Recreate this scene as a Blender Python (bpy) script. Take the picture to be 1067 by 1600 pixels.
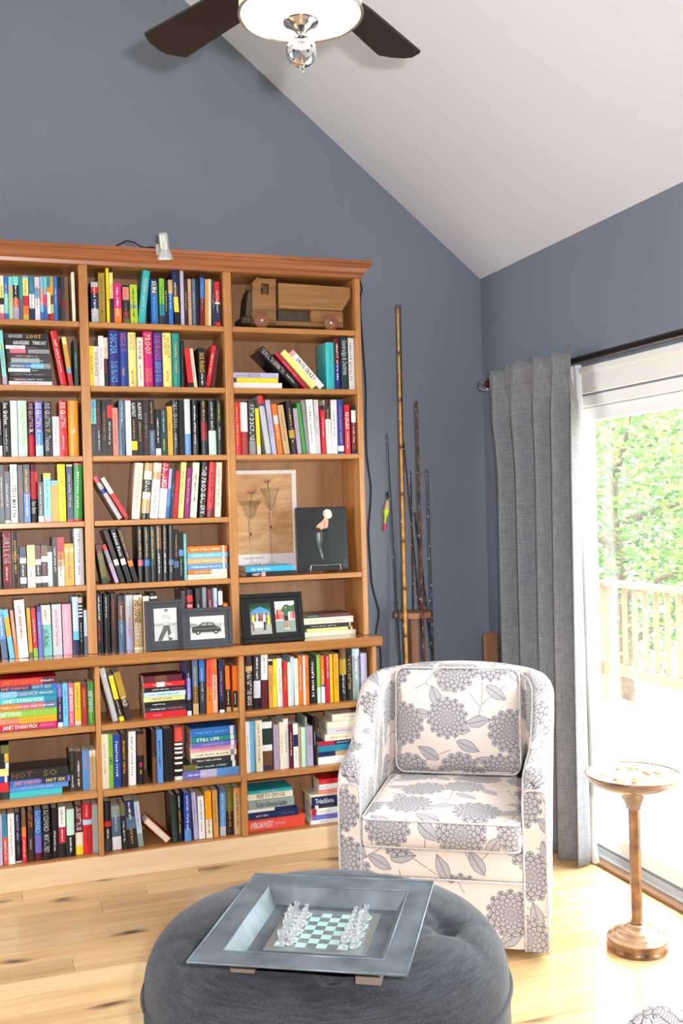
import bpy, bmesh, math, random
from mathutils import Vector, Matrix
random.seed(11)
PI = math.pi
for o in list(bpy.data.objects):
    bpy.data.objects.remove(o)
SC = bpy.context.scene
COL = SC.collection

# ------------------------------------------------------------------ camera, world, lights, exposure
def link(o):
    COL.objects.link(o)
    return o

cam = bpy.data.cameras.new('camera')
cam.sensor_fit = 'VERTICAL'
cam.sensor_height = 24.0
cam.lens = 24.0 * 1605.594 / 1600.0
cam.clip_start = 0.05
cam.clip_end = 300
camo = link(bpy.data.objects.new('camera', cam))
CR, CU, CF = Vector((.94467, -.32626, -.02630)), Vector((.0264, -.0041, .99964)), Vector((.32639, .94523, -.0048))
CR = CU.cross(-CF).normalized()
CU = (-CF).cross(CR).normalized()
EYE = Vector((0, 0, 1.6))
camo.matrix_world = Matrix(((CR.x, CU.x, -CF.x, EYE.x), (CR.y, CU.y, -CF.y, EYE.y), (CR.z, CU.z, -CF.z, EYE.z), (0, 0, 0, 1)))
SC.camera = camo

SC.view_settings.view_transform = 'Standard'
SC.view_settings.look = 'None'
SC.view_settings.gamma = 1
SC.view_settings.use_curve_mapping = False
SC.view_settings.exposure = -0.04

world = bpy.data.worlds.new('daylight')
SC.world = world
world.use_nodes = True
wt = world.node_tree
bg = wt.nodes['Background']
bg.inputs[0].default_value = (.93, .97, 1.0, 1)
bg.inputs[1].default_value = 16.0

def lamp(name, kind, loc, direction, power, color=(1, 1, 1), **kw):
    l = bpy.data.lights.new(name, kind)
    l.energy = power
    l.color = color
    for k, v in kw.items():
        setattr(l, k, v)
    o = link(bpy.data.objects.new(name, l))
    o.location = loc
    o.rotation_euler = Vector(direction).to_track_quat('-Z', 'Y').to_euler()
    return o

lamp('sun', 'SUN', (6, 4, 9), (.42, .2, -.88), 14.0, (1, .95, .85), angle=.01)
# the photographer's flash, held up and to the right of the lens
lamp('camera_flash', 'AREA', EYE + CR * .17 + CU * .13 - CF * .03, CF + CU * .06, 122.0, (1, .985, .985), shape='DISK', size=.07)
portal = lamp('door_portal', 'AREA', (2.72, 3.04, 1.03), (-1, 0, 0), 1.0, shape='RECTANGLE', size=2.1, size_y=2.25)
portal.data.cycles.is_portal = True
portal.rotation_euler = (0, PI / 2, 0)
portal2 = lamp('unseen_window_portal', 'AREA', (-2.25, 3.72, 1.8), (1, 0, 0), 1.0, shape='RECTANGLE', size=1.55, size_y=1.7)  # daylight portal for the unseen window added in the left wall
portal2.data.cycles.is_portal = True
portal2.rotation_euler = (0, -PI / 2, 0)

# ------------------------------------------------------------------ colour and material helpers
def lin(h):
    if isinstance(h, (tuple, list)):
        return tuple(h)[:3] + (1,)
    v = [int(h[i:i + 2], 16) / 255 for i in (0, 2, 4)]
    return tuple((c / 12.92 if c <= .04045 else ((c + .055) / 1.055) ** 2.4) for c in v) + (1,)

PAL = dict(amber='f2a71b', aqua='7fd6d2', black='17161a', blue='2f6fc0', brick='a8322a', brown='6e4a30', charcoal='37363b', coral='e8503c',
    cornflower='5f95d6', cream='efe7cd', crimson='c4203f', darkbrown='3a2620', darkgreen='203a34', darkred='7d1a20', darkslate='2e3a45', darkteal='1c4648',
    gold='dbab3c', green='3f9a45', grey='8d8d92', indigo='2c2d80', lavender='bdb9dc', lilac='b6a2bd', lime='b5d23c', limegreen='84c341', magenta='d81f7c',
    maroon='5e1b2a', mint='c6e8d6', navy='1e2a58', olive='6b6a34', olivegold='b0902e', orange='ee7a2a', paleblue='bcd7ec', palegreen='b3d6a0', palegrey='d3d6dd',
    paleyellow='f3e88c', peach='f0b590', pink='eaa3b6', pinkwhite='efdde0', purple='4a3288', purplemagenta='9a2a78', red='d3212c', rose='d9607a', royal='2745a0',
    salmon='ec8b78', seafoam='7cc0b6', seagrey='93a5a0', silver='c3c5ca', sky='6cbde8', skyblue='2fa6dc', slate='56708c', tan='c9a877', tanorange='d99a4c',
    teal='2aa0a4', tealblue='2b86a6', tealgreen='1f8f84', turquoise='3fbfc4', violet='6f6ac2', white='f1f1ef', yellow='f6dc2c')

def new_mat(name):
    m = bpy.data.materials.new(name)
    m.use_nodes = True
    return m, m.node_tree, m.node_tree.nodes['Principled BSDF']

class G:
    """small node-graph helper"""
    def __init__(s, nt):
        s.nt = nt
    def n(s, t, **kw):
        x = s.nt.nodes.new(t)
        for k, v in kw.items():
            setattr(x, k, v)
        return x
    def put(s, sock, v):
        if hasattr(v, 'node'):
            s.nt.links.new(v, sock)
        elif isinstance(v, (tuple, list)) and len(v) == 3 and sock.type == 'RGBA':
            sock.default_value = tuple(v) + (1,)
        else:
            sock.default_value = v
    def m(s, op, a, b=0.0, c=None):
        x = s.n('ShaderNodeMath', operation=op)
        s.put(x.inputs[0], a)
        s.put(x.inputs[1], b)
        if c is not None:
            s.put(x.inputs[2], c)
        return x.outputs[0]
    def mix(s, f, a, b, mode='MIX'):
        x = s.n('ShaderNodeMix', data_type='RGBA', blend_type=mode)
        s.put(x.inputs[0], f)
        s.put(x.inputs[6], a)
        s.put(x.inputs[7], b)
        return x.outputs[2]
    def ramp(s, f, stops):
        x = s.n('ShaderNodeValToRGB')
        s.put(x.inputs[0], f)
        e = x.color_ramp.elements
        while len(e) < len(stops):
            e.new(.5)
        for i, (p, c) in enumerate(stops):
            e[i].position = p
            e[i].color = c
        return x.outputs[0]
    def noise(s, vec, scale, detail=3, rough=.5, dist=0):
        x = s.n('ShaderNodeTexNoise')
        if vec is not None:
            s.put(x.inputs['Vector'], vec)
        x.inputs['Scale'].default_value = scale
        x.inputs['Detail'].default_value = detail
        x.inputs['Roughness'].default_value = rough
        x.inputs['Distortion'].default_value = dist
        return x.outputs[0]
    def coord(s, kind='Object', scale=(1, 1, 1), jitter=False):
        c = s.n('ShaderNodeTexCoord').outputs[kind]
        mp = s.n('ShaderNodeMapping')
        s.put(mp.inputs[0], c)
        mp.inputs['Scale'].default_value = scale
        if jitter:
            r = s.n('ShaderNodeObjectInfo').outputs['Random']
            cb = s.n('ShaderNodeCombineXYZ')
            s.put(cb.inputs[0], s.m('MULTIPLY', r, 37.0))
            s.put(cb.inputs[1], s.m('MULTIPLY', r, 91.0))
            s.put(cb.inputs[2], s.m('MULTIPLY', r, 53.0))
            s.put(mp.inputs['Location'], cb.outputs[0])
        return mp.outputs[0]
    def bump(s, h, strength=.2, dist=.002):
        b = s.n('ShaderNodeBump')
        b.inputs['Strength'].default_value = strength
        b.inputs['Distance'].default_value = dist
        s.put(b.inputs['Height'], h)
        return b.outputs[0]

def plain(name, col, rough=.5, metal=0.0, spec=.5, noise=0.0, nscale=40, coat=0.0, bump=0.0):
    m, nt, p = new_mat(name)
    g = G(nt)
    c = lin(col)
    f = g.noise(g.coord(), nscale, 4)
    if noise:
        a = tuple(x * (1 - noise) for x in c[:3]) + (1,)
        b = tuple(min(1, x * (1 + noise)) for x in c[:3]) + (1,)
        g.put(p.inputs['Base Color'], g.ramp(f, [(.3, a), (.7, b)]))
    else:
        p.inputs['Base Color'].default_value = c
    if bump:
        g.put(p.inputs['Normal'], g.bump(f, bump))
    p.inputs['Roughness'].default_value = rough
    p.inputs['Metallic'].default_value = metal
    p.inputs['Specular IOR Level'].default_value = spec
    p.inputs['Coat Weight'].default_value = coat
    return m

def attr_mat(name, rough=.4, spec=.5, noise=.06):
    """colour per piece comes from the mesh's own colour attribute"""
    m, nt, p = new_mat(name)
    g = G(nt)
    a = g.n('ShaderNodeAttribute', attribute_name='Col')
    f = g.noise(g.coord(), 60, 3)
    v = g.m('ADD', 1 - noise, g.m('MULTIPLY', f, 2 * noise))
    hsv = g.n('ShaderNodeHueSaturation')
    g.put(hsv.inputs['Value'], v)
    g.put(hsv.inputs['Color'], a.outputs['Color'])
    g.put(p.inputs['Base Color'], hsv.outputs[0])
    p.inputs['Roughness'].default_value = rough
    p.inputs['Specular IOR Level'].default_value = spec
    return m

def wood(name, axis, dark, mid, light, rough=.4, scale=1.0, knots=0.0, coat=.0, plank=False):
    m, nt, p = new_mat(name)
    g = G(nt)
    st = {'x': (1.6, 22, 22), 'y': (22, 1.6, 22), 'z': (22, 22, 1.6)}[axis]
    st = tuple(v * scale for v in st)
    v = g.coord('Object', st, True)
    f1 = g.noise(v, 1.0, 5, .6, .6)
    f2 = g.noise(v, 4.5, 3, .6, .2)
    f = g.m('ADD', g.m('MULTIPLY', f1, .72), g.m('MULTIPLY', f2, .28))
    c = g.ramp(f, [(.3, lin(dark)), (.5, lin(mid)), (.68, lin(light))])
    r = g.n('ShaderNodeObjectInfo').outputs['Random']
    hs = g.n('ShaderNodeHueSaturation')
    g.put(hs.inputs['Value'], g.m('ADD', .84 if plank else .94, g.m('MULTIPLY', r, .26 if plank else .12)))
    g.put(hs.inputs['Color'], c)
    c = hs.outputs[0]
    if knots:
        flat = plank
        kv = {'x': (1.5, 4.6, 4.6), 'y': (4.6, 1.5, 4.6), 'z': (4.6, 4.6, 1.5)}[axis]
        vo = g.n('ShaderNodeTexVoronoi', feature='F1', voronoi_dimensions='2D' if flat else '3D')
        jv = g.coord('Object', kv, True)
        nn = g.n('ShaderNodeVectorMath', operation='ADD')
        g.put(nn.inputs[0], jv)
        nz = g.n('ShaderNodeTexNoise')
        g.put(nz.inputs['Vector'], jv)
        nz.inputs['Scale'].default_value = 2.0
        sc = g.n('ShaderNodeVectorMath', operation='SCALE')
        g.put(sc.inputs[0], nz.outputs['Color'])
        sc.inputs['Scale'].default_value = .45
        g.put(nn.inputs[1], sc.outputs[0])
        g.put(vo.inputs['Vector'], nn.outputs[0])
        vo.inputs['Scale'].default_value = .8
        d = vo.outputs['Distance']
        pick = g.m('GREATER_THAN', g.n('ShaderNodeSeparateColor').outputs[0], .4)
        sep = pick.node.inputs[0].links[0].from_node
        g.put(sep.inputs[0], vo.outputs['Color'])
        k = g.m('MULTIPLY', g.m('MULTIPLY', pick, knots), g.m('SUBTRACT', 1.0, g.m('SMOOTH_MIN', g.m('MULTIPLY', d, 9.0 if plank else 5.0), 1.0, .1)))
        k = g.m('MAXIMUM', k, 0.0)
        c = g.mix(k, c, lin('4a2c18'))
        sk = g.noise(g.coord('Object', tuple(x * .5 for x in st), True), 1.0, 4, .7, 1.5)
        c = g.mix(g.m('MULTIPLY', g.m('GREATER_THAN', sk, .63), g.m('MULTIPLY', g.m('SUBTRACT', sk, .63), 3.2)), c, lin('8a5c30'))
    g.put(p.inputs['Base Color'], c)
    g.put(p.inputs['Normal'], g.bump(f, .12, .001))
    p.inputs['Roughness'].default_value = rough
    p.inputs['Coat Weight'].default_value = coat
    p.inputs['Coat Roughness'].default_value = .15
    return m

def glass_mat(name, tint=(1, 1, 1), rough=0.0, ior=1.45):
    m, nt, p = new_mat(name)
    p.inputs['Base Color'].default_value = tint + (1,)
    p.inputs['Transmission Weight'].default_value = 1
    p.inputs['Roughness'].default_value = rough
    p.inputs['IOR'].default_value = ior
    return m

def pane_mat(name, tint=(1, 1, 1), refl=.045, veil=0.0):
    m, nt, p = new_mat(name)
    g = G(nt)
    tr = g.n('ShaderNodeBsdfTransparent')
    tr.inputs[0].default_value = tint + (1,)
    gl = g.n('ShaderNodeBsdfGlossy')
    gl.inputs['Roughness'].default_value = .02
    lw = g.n('ShaderNodeLayerWeight')
    lw.inputs[0].default_value = .5
    fr = g.m('ADD', refl, g.m('MULTIPLY', .9 if refl > .03 else .45, g.m('POWER', lw.outputs['Facing'], 5.0)))
    mx = g.n('ShaderNodeMixShader')
    g.put(mx.inputs[0], fr)
    g.put(mx.inputs[1], tr.outputs[0])
    g.put(mx.inputs[2], gl.outputs[0])
    out = mx.outputs[0]
    if veil:  # pale translucent share put in as the reflected haze on the glass
        df = g.n('ShaderNodeBsdfTranslucent')
        df.inputs[0].default_value = (.95, 1, .99, 1)
        m2 = g.n('ShaderNodeMixShader')
        m2.inputs[0].default_value = veil
        g.put(m2.inputs[1], out)
        g.put(m2.inputs[2], df.outputs[0])
        out = m2.outputs[0]
    g.put(nt.nodes['Material Output'].inputs[0], out)
    nt.nodes.remove(p)
    return m

def cloth(name, a, b, scale=900, rough=.9, sheen=.2, bump=.25, big=.0):
    """woven cloth: fine crossing threads in two tones"""
    m, nt, p = new_mat(name)
    g = G(nt)
    co = g.coord('Object')
    n1 = g.noise(g.coord('Object', (1, 1, .06)), scale * .5, 2)
    n2 = g.noise(g.coord('Object', (.06, .06, 1)), scale * .5, 2)
    f = g.m('MULTIPLY', g.m('ADD', n1, n2), .5)
    if big:
        f = g.m('ADD', f, g.m('MULTIPLY', g.m('SUBTRACT', g.noise(co, 9, 3), .5), big))
    g.put(p.inputs['Base Color'], g.ramp(f, [(.36, lin(a)), (.64, lin(b))]))
    g.put(p.inputs['Normal'], g.bump(f, bump, .001))
    p.inputs['Roughness'].default_value = rough
    p.inputs['Sheen Weight'].default_value = sheen
    p.inputs['Specular IOR Level'].default_value = .2
    return m

def floral(name):
    """cream upholstery printed with grey dahlias, leaves and stems (flat print, from the fabric's own UVs in metres)"""
    m, nt, p = new_mat(name)
    g = G(nt)
    uv = g.n('ShaderNodeTexCoord').outputs['UV']
    wob = g.n('ShaderNodeTexNoise')
    g.put(wob.inputs['Vector'], uv)
    wob.inputs['Scale'].default_value = 45
    ws = g.n('ShaderNodeVectorMath', operation='MULTIPLY_ADD')
    g.put(ws.inputs[0], wob.outputs['Color'])
    ws.inputs[1].default_value = (.006, .006, 0)
    g.put(ws.inputs[2], uv)
    P = ws.outputs[0]

    def cell(scale, randomness, off):
        ad = g.n('ShaderNodeVectorMath', operation='ADD')
        g.put(ad.inputs[0], P)
        ad.inputs[1].default_value = off
        v = g.n('ShaderNodeTexVoronoi', feature='F1', voronoi_dimensions='2D')
        g.put(v.inputs['Vector'], ad.outputs[0])
        v.inputs['Scale'].default_value = scale
        v.inputs['Randomness'].default_value = randomness
        sb = g.n('ShaderNodeVectorMath', operation='SUBTRACT')
        g.put(sb.inputs[0], ad.outputs[0])
        g.put(sb.inputs[1], v.outputs['Position'])
        sp = g.n('ShaderNodeSeparateXYZ')
        g.put(sp.inputs[0], sb.outputs[0])
        sc = g.n('ShaderNodeSeparateColor')
        g.put(sc.inputs[0], v.outputs['Color'])
        return sp.outputs[0], sp.outputs[1], sc.outputs, ad.outputs[0]

    # dahlias
    fx, fy, fc, fp = cell(4.6, .45, (.03, .05, 0))
    r = g.m('SQRT', g.m('ADD', g.m('MULTIPLY', fx, fx), g.m('MULTIPLY', fy, fy)))
    a = g.m('ARCTAN2', fy, fx)
    scal = g.m('ABSOLUTE', g.m('SINE', g.m('MULTIPLY', a, 7.0)))
    rout = g.m('ADD', g.m('ADD', .069, g.m('MULTIPLY', fc[0], .012)), g.m('MULTIPLY', scal, .013))
    flower = g.m('LESS_THAN', r, rout)
    t0 = g.m('DIVIDE', r, .0145)
    k = g.m('FLOOR', t0)
    pet = g.m('ABSOLUTE', g.m('SINE', g.m('ADD', g.m('MULTIPLY', a, 7.0), g.m('MULTIPLY', k, 1.5708))))
    v = g.m('FRACT', g.m('SUBTRACT', t0, g.m('MULTIPLY', pet, .75)))
    vein = g.m('ABSOLUTE', g.m('SINE', g.m('MULTIPLY', a, 42.0)))
    line = g.m('MAXIMUM', g.m('LESS_THAN', v, .2), g.m('MULTIPLY', g.m('LESS_THAN', pet, .14), .8))
    tone = g.m('ADD', g.m('MULTIPLY', v, .55), g.m('MULTIPLY', vein, .28))
    fcol = g.mix(tone, lin('7d7880'), lin('d6cfcc'))
    fcol = g.mix(line, fcol, lin('544f56'))
    # leaves
    lx, ly, lc, lp = cell(8.4, .7, (.4, .13, 0))
    ang = g.m('MULTIPLY', lc[0], 6.283)
    cs, sn = g.m('COSINE', ang), g.m('SINE', ang)
    u = g.m('ADD', g.m('MULTIPLY', lx, cs), g.m('MULTIPLY', ly, sn))
    w = g.m('SUBTRACT', g.m('MULTIPLY', ly, cs), g.m('MULTIPLY', lx, sn))
    aw = g.m('ABSOLUTE', w)
    q = g.m('DIVIDE', u, .052)
    half = g.m('MULTIPLY', g.m('MULTIPLY', .023, g.m('SUBTRACT', 1.0, g.m('MULTIPLY', q, q))), g.m('ADD', 1.0, g.m('MULTIPLY', q, -.25)))
    leaf = g.m('MULTIPLY', g.m('LESS_THAN', aw, half), g.m('GREATER_THAN', lc[1], .12))
    rim = g.m('GREATER_THAN', aw, g.m('SUBTRACT', half, .0022))
    mid = g.m('LESS_THAN', aw, .0011)
    hat = g.m('ABSOLUTE', g.m('SINE', g.m('ADD', g.m('MULTIPLY', u, 420.0), g.m('MULTIPLY', aw, -330.0))))
    lcol = g.mix(g.m('MULTIPLY', hat, .8), lin('86818a'), lin('d2ccca'))
    lcol = g.mix(g.m('MAXIMUM', rim, mid), lcol, lin('5f5a61'))
    # stems
    ve = g.n('ShaderNodeTexVoronoi', feature='DISTANCE_TO_EDGE', voronoi_dimensions='2D')
    g.put(ve.inputs['Vector'], P)
    ve.inputs['Scale'].default_value = 6.0
    stem = g.m('MULTIPLY', g.m('LESS_THAN', ve.outputs['Distance'], .011), g.m('GREATER_THAN', g.noise(uv, 9, 1), .47))
    base = g.mix(g.noise(uv, 300, 2), lin('d8cac0'), lin('e6d9cf'))
    c = g.mix(g.m('MULTIPLY', stem, .8), base, lin('7d7880'))
    c = g.mix(leaf, c, lcol)
    c = g.mix(flower, c, fcol)
    g.put(p.inputs['Base Color'], c)
    wv = g.noise(uv, 1500, 1)
    g.put(p.inputs['Normal'], g.bump(wv, .2, .001))
    p.inputs['Roughness'].default_value = .9
    p.inputs['Sheen Weight'].default_value = .15
    p.inputs['Specular IOR Level'].default_value = .2
    return m

# ------------------------------------------------------------------ mesh builder
class MB:
    def __init__(s):
        s.v, s.f, s.mi, s.sm, s.c, s.uv = [], [], [], [], [], []
        s.cur = (1, 1, 1, 1)
        s.mat = 0
        s.smooth = False
    def col(s, c):
        s.cur = lin(PAL.get(c, c)) if isinstance(c, str) else tuple(c)
        return s
    def face(s, idx, uv=None, smooth=None):
        s.f.append(tuple(idx))
        s.mi.append(s.mat)
        s.sm.append(s.smooth if smooth is None else smooth)
        s.c.append(s.cur)
        s.uv.append(uv)
    def poly(s, pts, uv=None):
        b = len(s.v)
        s.v += [tuple(p) for p in pts]
        s.face(range(b, b + len(pts)), uv)
    def box(s, x0, x1, y0, y1, z0, z1, c=0.0):
        if x0 > x1: x0, x1 = x1, x0
        if y0 > y1: y0, y1 = y1, y0
        if z0 > z1: z0, z1 = z1, z0
        b = len(s.v)
        if not c:
            s.v += [(x, y, z) for x in (x0, x1) for y in (y0, y1) for z in (z0, z1)]
            for q in ((0, 1, 3, 2), (4, 6, 7, 5), (0, 4, 5, 1), (2, 3, 7, 6), (0, 2, 6, 4), (1, 5, 7, 3)):
                s.face([b + i for i in q], smooth=False)
            return s
        c = min(c, (x1 - x0) * .45, (y1 - y0) * .45, (z1 - z0) * .45)
        X, Y, Z = (x0, x1), (y0, y1), (z0, z1)
        id = {}
        for i in (0, 1):
            for j in (0, 1):
                for k in (0, 1):
                    sx, sy, sz = (1 - 2 * i) * c, (1 - 2 * j) * c, (1 - 2 * k) * c
                    for a, p in enumerate(((X[i], Y[j] + sy, Z[k] + sz), (X[i] + sx, Y[j], Z[k] + sz), (X[i] + sx, Y[j] + sy, Z[k]))):
                        id[i, j, k, a] = len(s.v)
                        s.v.append(p)
        for a in range(3):
            for e in (0, 1):
                o = [x for x in range(3) if x != a]
                q = []
                for p, r in ((0, 0), (1, 0), (1, 1), (0, 1)):
                    t = [0, 0, 0]
                    t[a], t[o[0]], t[o[1]] = e, p, r
                    q.append(id[t[0], t[1], t[2], a])
                s.face(q if (e == 1) ^ (a == 1) else q[::-1], smooth=False)
        for a in range(3):
            o = [x for x in range(3) if x != a]
            for p in (0, 1):
                for r in (0, 1):
                    q = []
                    for e, ax in ((0, o[0]), (1, o[0]), (1, o[1]), (0, o[1])):
                        t = [0, 0, 0]
                        t[a], t[o[0]], t[o[1]] = e, p, r
                        q.append(id[t[0], t[1], t[2], ax])
                    s.face(q, smooth=False)
        for i in (0, 1):
            for j in (0, 1):
                for k in (0, 1):
                    s.face([id[i, j, k, 0], id[i, j, k, 1], id[i, j, k, 2]], smooth=False)
        return s
    def tube(s, pts, r, n=8, closed=False, caps=True):
        pts = [Vector(p) for p in pts]
        N = len(pts)
        rs = r if isinstance(r, (list, tuple)) else [r] * N
        b = len(s.v)
        up = None
        for i, p in enumerate(pts):
            if closed:
                t = pts[(i + 1) % N] - pts[i - 1]
            else:
                t = pts[min(i + 1, N - 1)] - pts[max(i - 1, 0)]
            t = t.normalized() if t.length > 1e-9 else Vector((0, 0, 1))
            if up is None:
                up = t.orthogonal().normalized()
            up = (up - t * up.dot(t))
            up = up.normalized() if up.length > 1e-6 else t.orthogonal().normalized()
            w = t.cross(up)
            for k in range(n):
                a = 2 * PI * k / n
                s.v.append(tuple(p + (up * math.cos(a) + w * math.sin(a)) * rs[i]))
        for i in range(N if closed else N - 1):
            j = (i + 1) % N
            for k in range(n):
                l = (k + 1) % n
                s.face((b + i * n + k, b + i * n + l, b + j * n + l, b + j * n + k), smooth=True)
        if caps and not closed:
            s.face([b + k for k in range(n)][::-1], smooth=False)
            s.face([b + (N - 1) * n + k for k in range(n)], smooth=False)
        return s
    def lathe(s, prof, n=32, o=(0, 0, 0), smooth=True, cap=True):
        b = len(s.v)
        for r, z in prof:
            for k in range(n):
                a = 2 * PI * k / n
                s.v.append((o[0] + r * math.cos(a), o[1] + r * math.sin(a), o[2] + z))
        for i in range(len(prof) - 1):
            for k in range(n):
                l = (k + 1) % n
                s.face((b + i * n + k, b + i * n + l, b + (i + 1) * n + l, b + (i + 1) * n + k), smooth=smooth)
        if cap:
            if prof[0][0] > 1e-5:
                s.face([b + k for k in range(n)][::-1], smooth=False)
            if prof[-1][0] > 1e-5:
                s.face([b + (len(prof) - 1) * n + k for k in range(n)], smooth=False)
        return s
    def grid(s, fn, nu, nv, closed_u=False, uvf=None):
        b = len(s.v)
        cu = nu if closed_u else nu + 1
        for j in range(nv + 1):
            for i in range(cu):
                s.v.append(tuple(fn(i / nu, j / nv)))
        for j in range(nv):
            for i in range(nu):
                i2 = (i + 1) % cu
                q = (b + j * cu + i, b + j * cu + i2, b + (j + 1) * cu + i2, b + (j + 1) * cu + i)
                uv = None
                if uvf:
                    uv = [uvf(i / nu, j / nv), uvf((i + 1) / nu, j / nv), uvf((i + 1) / nu, (j + 1) / nv), uvf(i / nu, (j + 1) / nv)]
                s.face(q, uv, smooth=True)
        return s
    def prism(s, poly, a0, a1, axis='y', side_smooth=False):
        """closed 2D outline pushed along one axis"""
        def P(p, a):
            return {'y': (p[0], a, p[1]), 'x': (a, p[0], p[1]), 'z': (p[0], p[1], a)}[axis]
        b, n = len(s.v), len(poly)
        s.v += [P(p, a0) for p in poly] + [P(p, a1) for p in poly]
        s.face(list(range(b, b + n)), smooth=False)
        s.face(list(range(b + 2 * n - 1, b + n - 1, -1)), smooth=False)
        for i in range(n):
            j = (i + 1) % n
            s.face((b + i, b + n + i, b + n + j, b + j), smooth=side_smooth)
        return s
    def pillow(s, c, w, d, h, r, bulge=(0, 0, 0), n=10, uvo=(0, 0), rot=None):
        """soft box: rounded edges of radius r and faces that puff out"""
        hw = (w / 2, d / 2, h / 2)
        for ax in range(3):
            o = [i for i in range(3) if i != ax]
            for sg in (-1, 1):
                b = len(s.v)
                uvs = []
                for j in range(n + 1):
                    for i in range(n + 1):
                        e = [0, 0, 0]
                        e[ax] = sg
                        e[o[0]] = math.sin((2 * i / n - 1) * PI / 2)
                        e[o[1]] = math.sin((2 * j / n - 1) * PI / 2)
                        q = [e[k] * hw[k] for k in range(3)]
                        core = [max(-hw[k] + r, min(hw[k] - r, q[k])) for k in range(3)]
                        dv = Vector([q[k] - core[k] for k in range(3)])
                        pos = Vector(core) + (dv.normalized() * r if dv.length > 1e-9 else Vector((0, 0, 0)))
                        for k in range(3):
                            oo = [x for x in range(3) if x != k]
                            wgt = (1 - (q[oo[0]] / hw[oo[0]]) ** 2) * (1 - (q[oo[1]] / hw[oo[1]]) ** 2)
                            pos[k] += bulge[k] * max(0, wgt) * max(-1, min(1, q[k] / hw[k]))
                        pr = (pos[0], pos[1]) if ax == 2 else ((pos[0], pos[2]) if ax == 1 else (pos[1], pos[2]))
                        uvs.append((pr[0] + uvo[0] + .37 * ax, pr[1] + uvo[1] + .21 * sg))
                        if rot is not None:
                            pos = rot @ pos
                        s.v.append(tuple(pos + Vector(c)))
                for j in range(n):
                    for i in range(n):
                        q = [j * (n + 1) + i, j * (n + 1) + i + 1, (j + 1) * (n + 1) + i + 1, (j + 1) * (n + 1) + i]
                        if (sg == 1) ^ (ax != 1):
                            q = q[::-1]
                        s.face([b + x for x in q], [uvs[x] for x in q], smooth=True)
        return s
    def move(s, M, start=0):
        for i in range(start, len(s.v)):
            s.v[i] = tuple(M @ Vector(s.v[i]))
        return s
    def mesh(s, name, mats, weld=False, origin=(0, 0, 0)):
        me = bpy.data.meshes.new(name)
        ox, oy, oz = origin
        me.from_pydata([(x - ox, y - oy, z - oz) for x, y, z in s.v], [], s.f)
        for m in (mats if isinstance(mats, (list, tuple)) else [mats]):
            me.materials.append(m)
        me.polygons.foreach_set('material_index', s.mi)
        me.polygons.foreach_set('use_smooth', s.sm)
        if any(c != (1, 1, 1, 1) for c in s.c):
            ca = me.color_attributes.new('Col', 'FLOAT_COLOR', 'CORNER')
            buf = []
            for f, c in zip(s.f, s.c):
                buf += list(c) * len(f)
            ca.data.foreach_set('color', buf)
        if any(s.uv):
            ul = me.uv_layers.new(name='UVMap')
            buf = []
            for f, u in zip(s.f, s.uv):
                for i in range(len(f)):
                    buf += list(u[i]) if u else [0, 0]
            ul.data.foreach_set('uv', buf)
        if weld:
            bm = bmesh.new()
            bm.from_mesh(me)
            bmesh.ops.remove_doubles(bm, verts=bm.verts, dist=1e-5)
            bmesh.ops.recalc_face_normals(bm, faces=bm.faces)
            bm.to_mesh(me)
            bm.free()
        me.update()
        return me
    def obj(s, name, mats, parent=None, weld=False, world=True):
        o = (0, 0, 0)
        if parent is not None and world:
            p = parent
            o = Vector((0, 0, 0))
            while p is not None:
                o = o + p.location
                p = p.parent
        return put(name, s.mesh(name, mats, weld, o), parent)

def put(name, me, parent=None, loc=None):
    o = link(bpy.data.objects.new(name, me))
    if parent is not None:
        o.parent = parent
    if loc is not None:
        o.location = loc
    return o

def thing(name, label, cat, loc=(0, 0, 0), rot=0.0, group=None):
    o = link(bpy.data.objects.new(name, None))
    o.empty_display_size = .05
    o.location = loc
    o.rotation_euler = (0, 0, rot)
    return tag(o, label, cat, group)

def tag(o, label, cat, group=None):
    o['label'] = label
    o['category'] = cat
    if group:
        o['group'] = group
    return o

def struct(o):
    o['kind'] = 'structure'
    return o

def dup(root, loc, rot, label=None):
    r = root.copy()
    link(r)
    r.location = loc
    r.rotation_euler = (0, 0, rot)
    if label:
        r['label'] = label
    for ch in root.children:
        c = ch.copy()
        link(c)
        c.parent = r
        for gch in ch.children:
            d = gch.copy()
            link(d)
            d.parent = c
    return r

# ------------------------------------------------------------------ lettering: letters cut from the built-in font
_gl = {}
def glyph(ch):
    if ch not in _gl:
        cu = bpy.data.curves.new('letter', 'FONT')
        cu.body = ch
        cu.resolution_u = 1
        cu.offset = .014
        o = bpy.data.objects.new('letter', cu)
        me = o.to_mesh()
        vs = [(v.co.x, v.co.y) for v in me.vertices]
        fs = [tuple(p.vertices) for p in me.polygons]
        x0 = min([v[0] for v in vs], default=0)
        x1 = max([v[0] for v in vs], default=.3)
        _gl[ch] = ([(x - x0, y) for x, y in vs], fs, x1 - x0)
        o.to_mesh_clear()
        bpy.data.objects.remove(o)
        bpy.data.curves.remove(cu)
    return _gl[ch]

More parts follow.
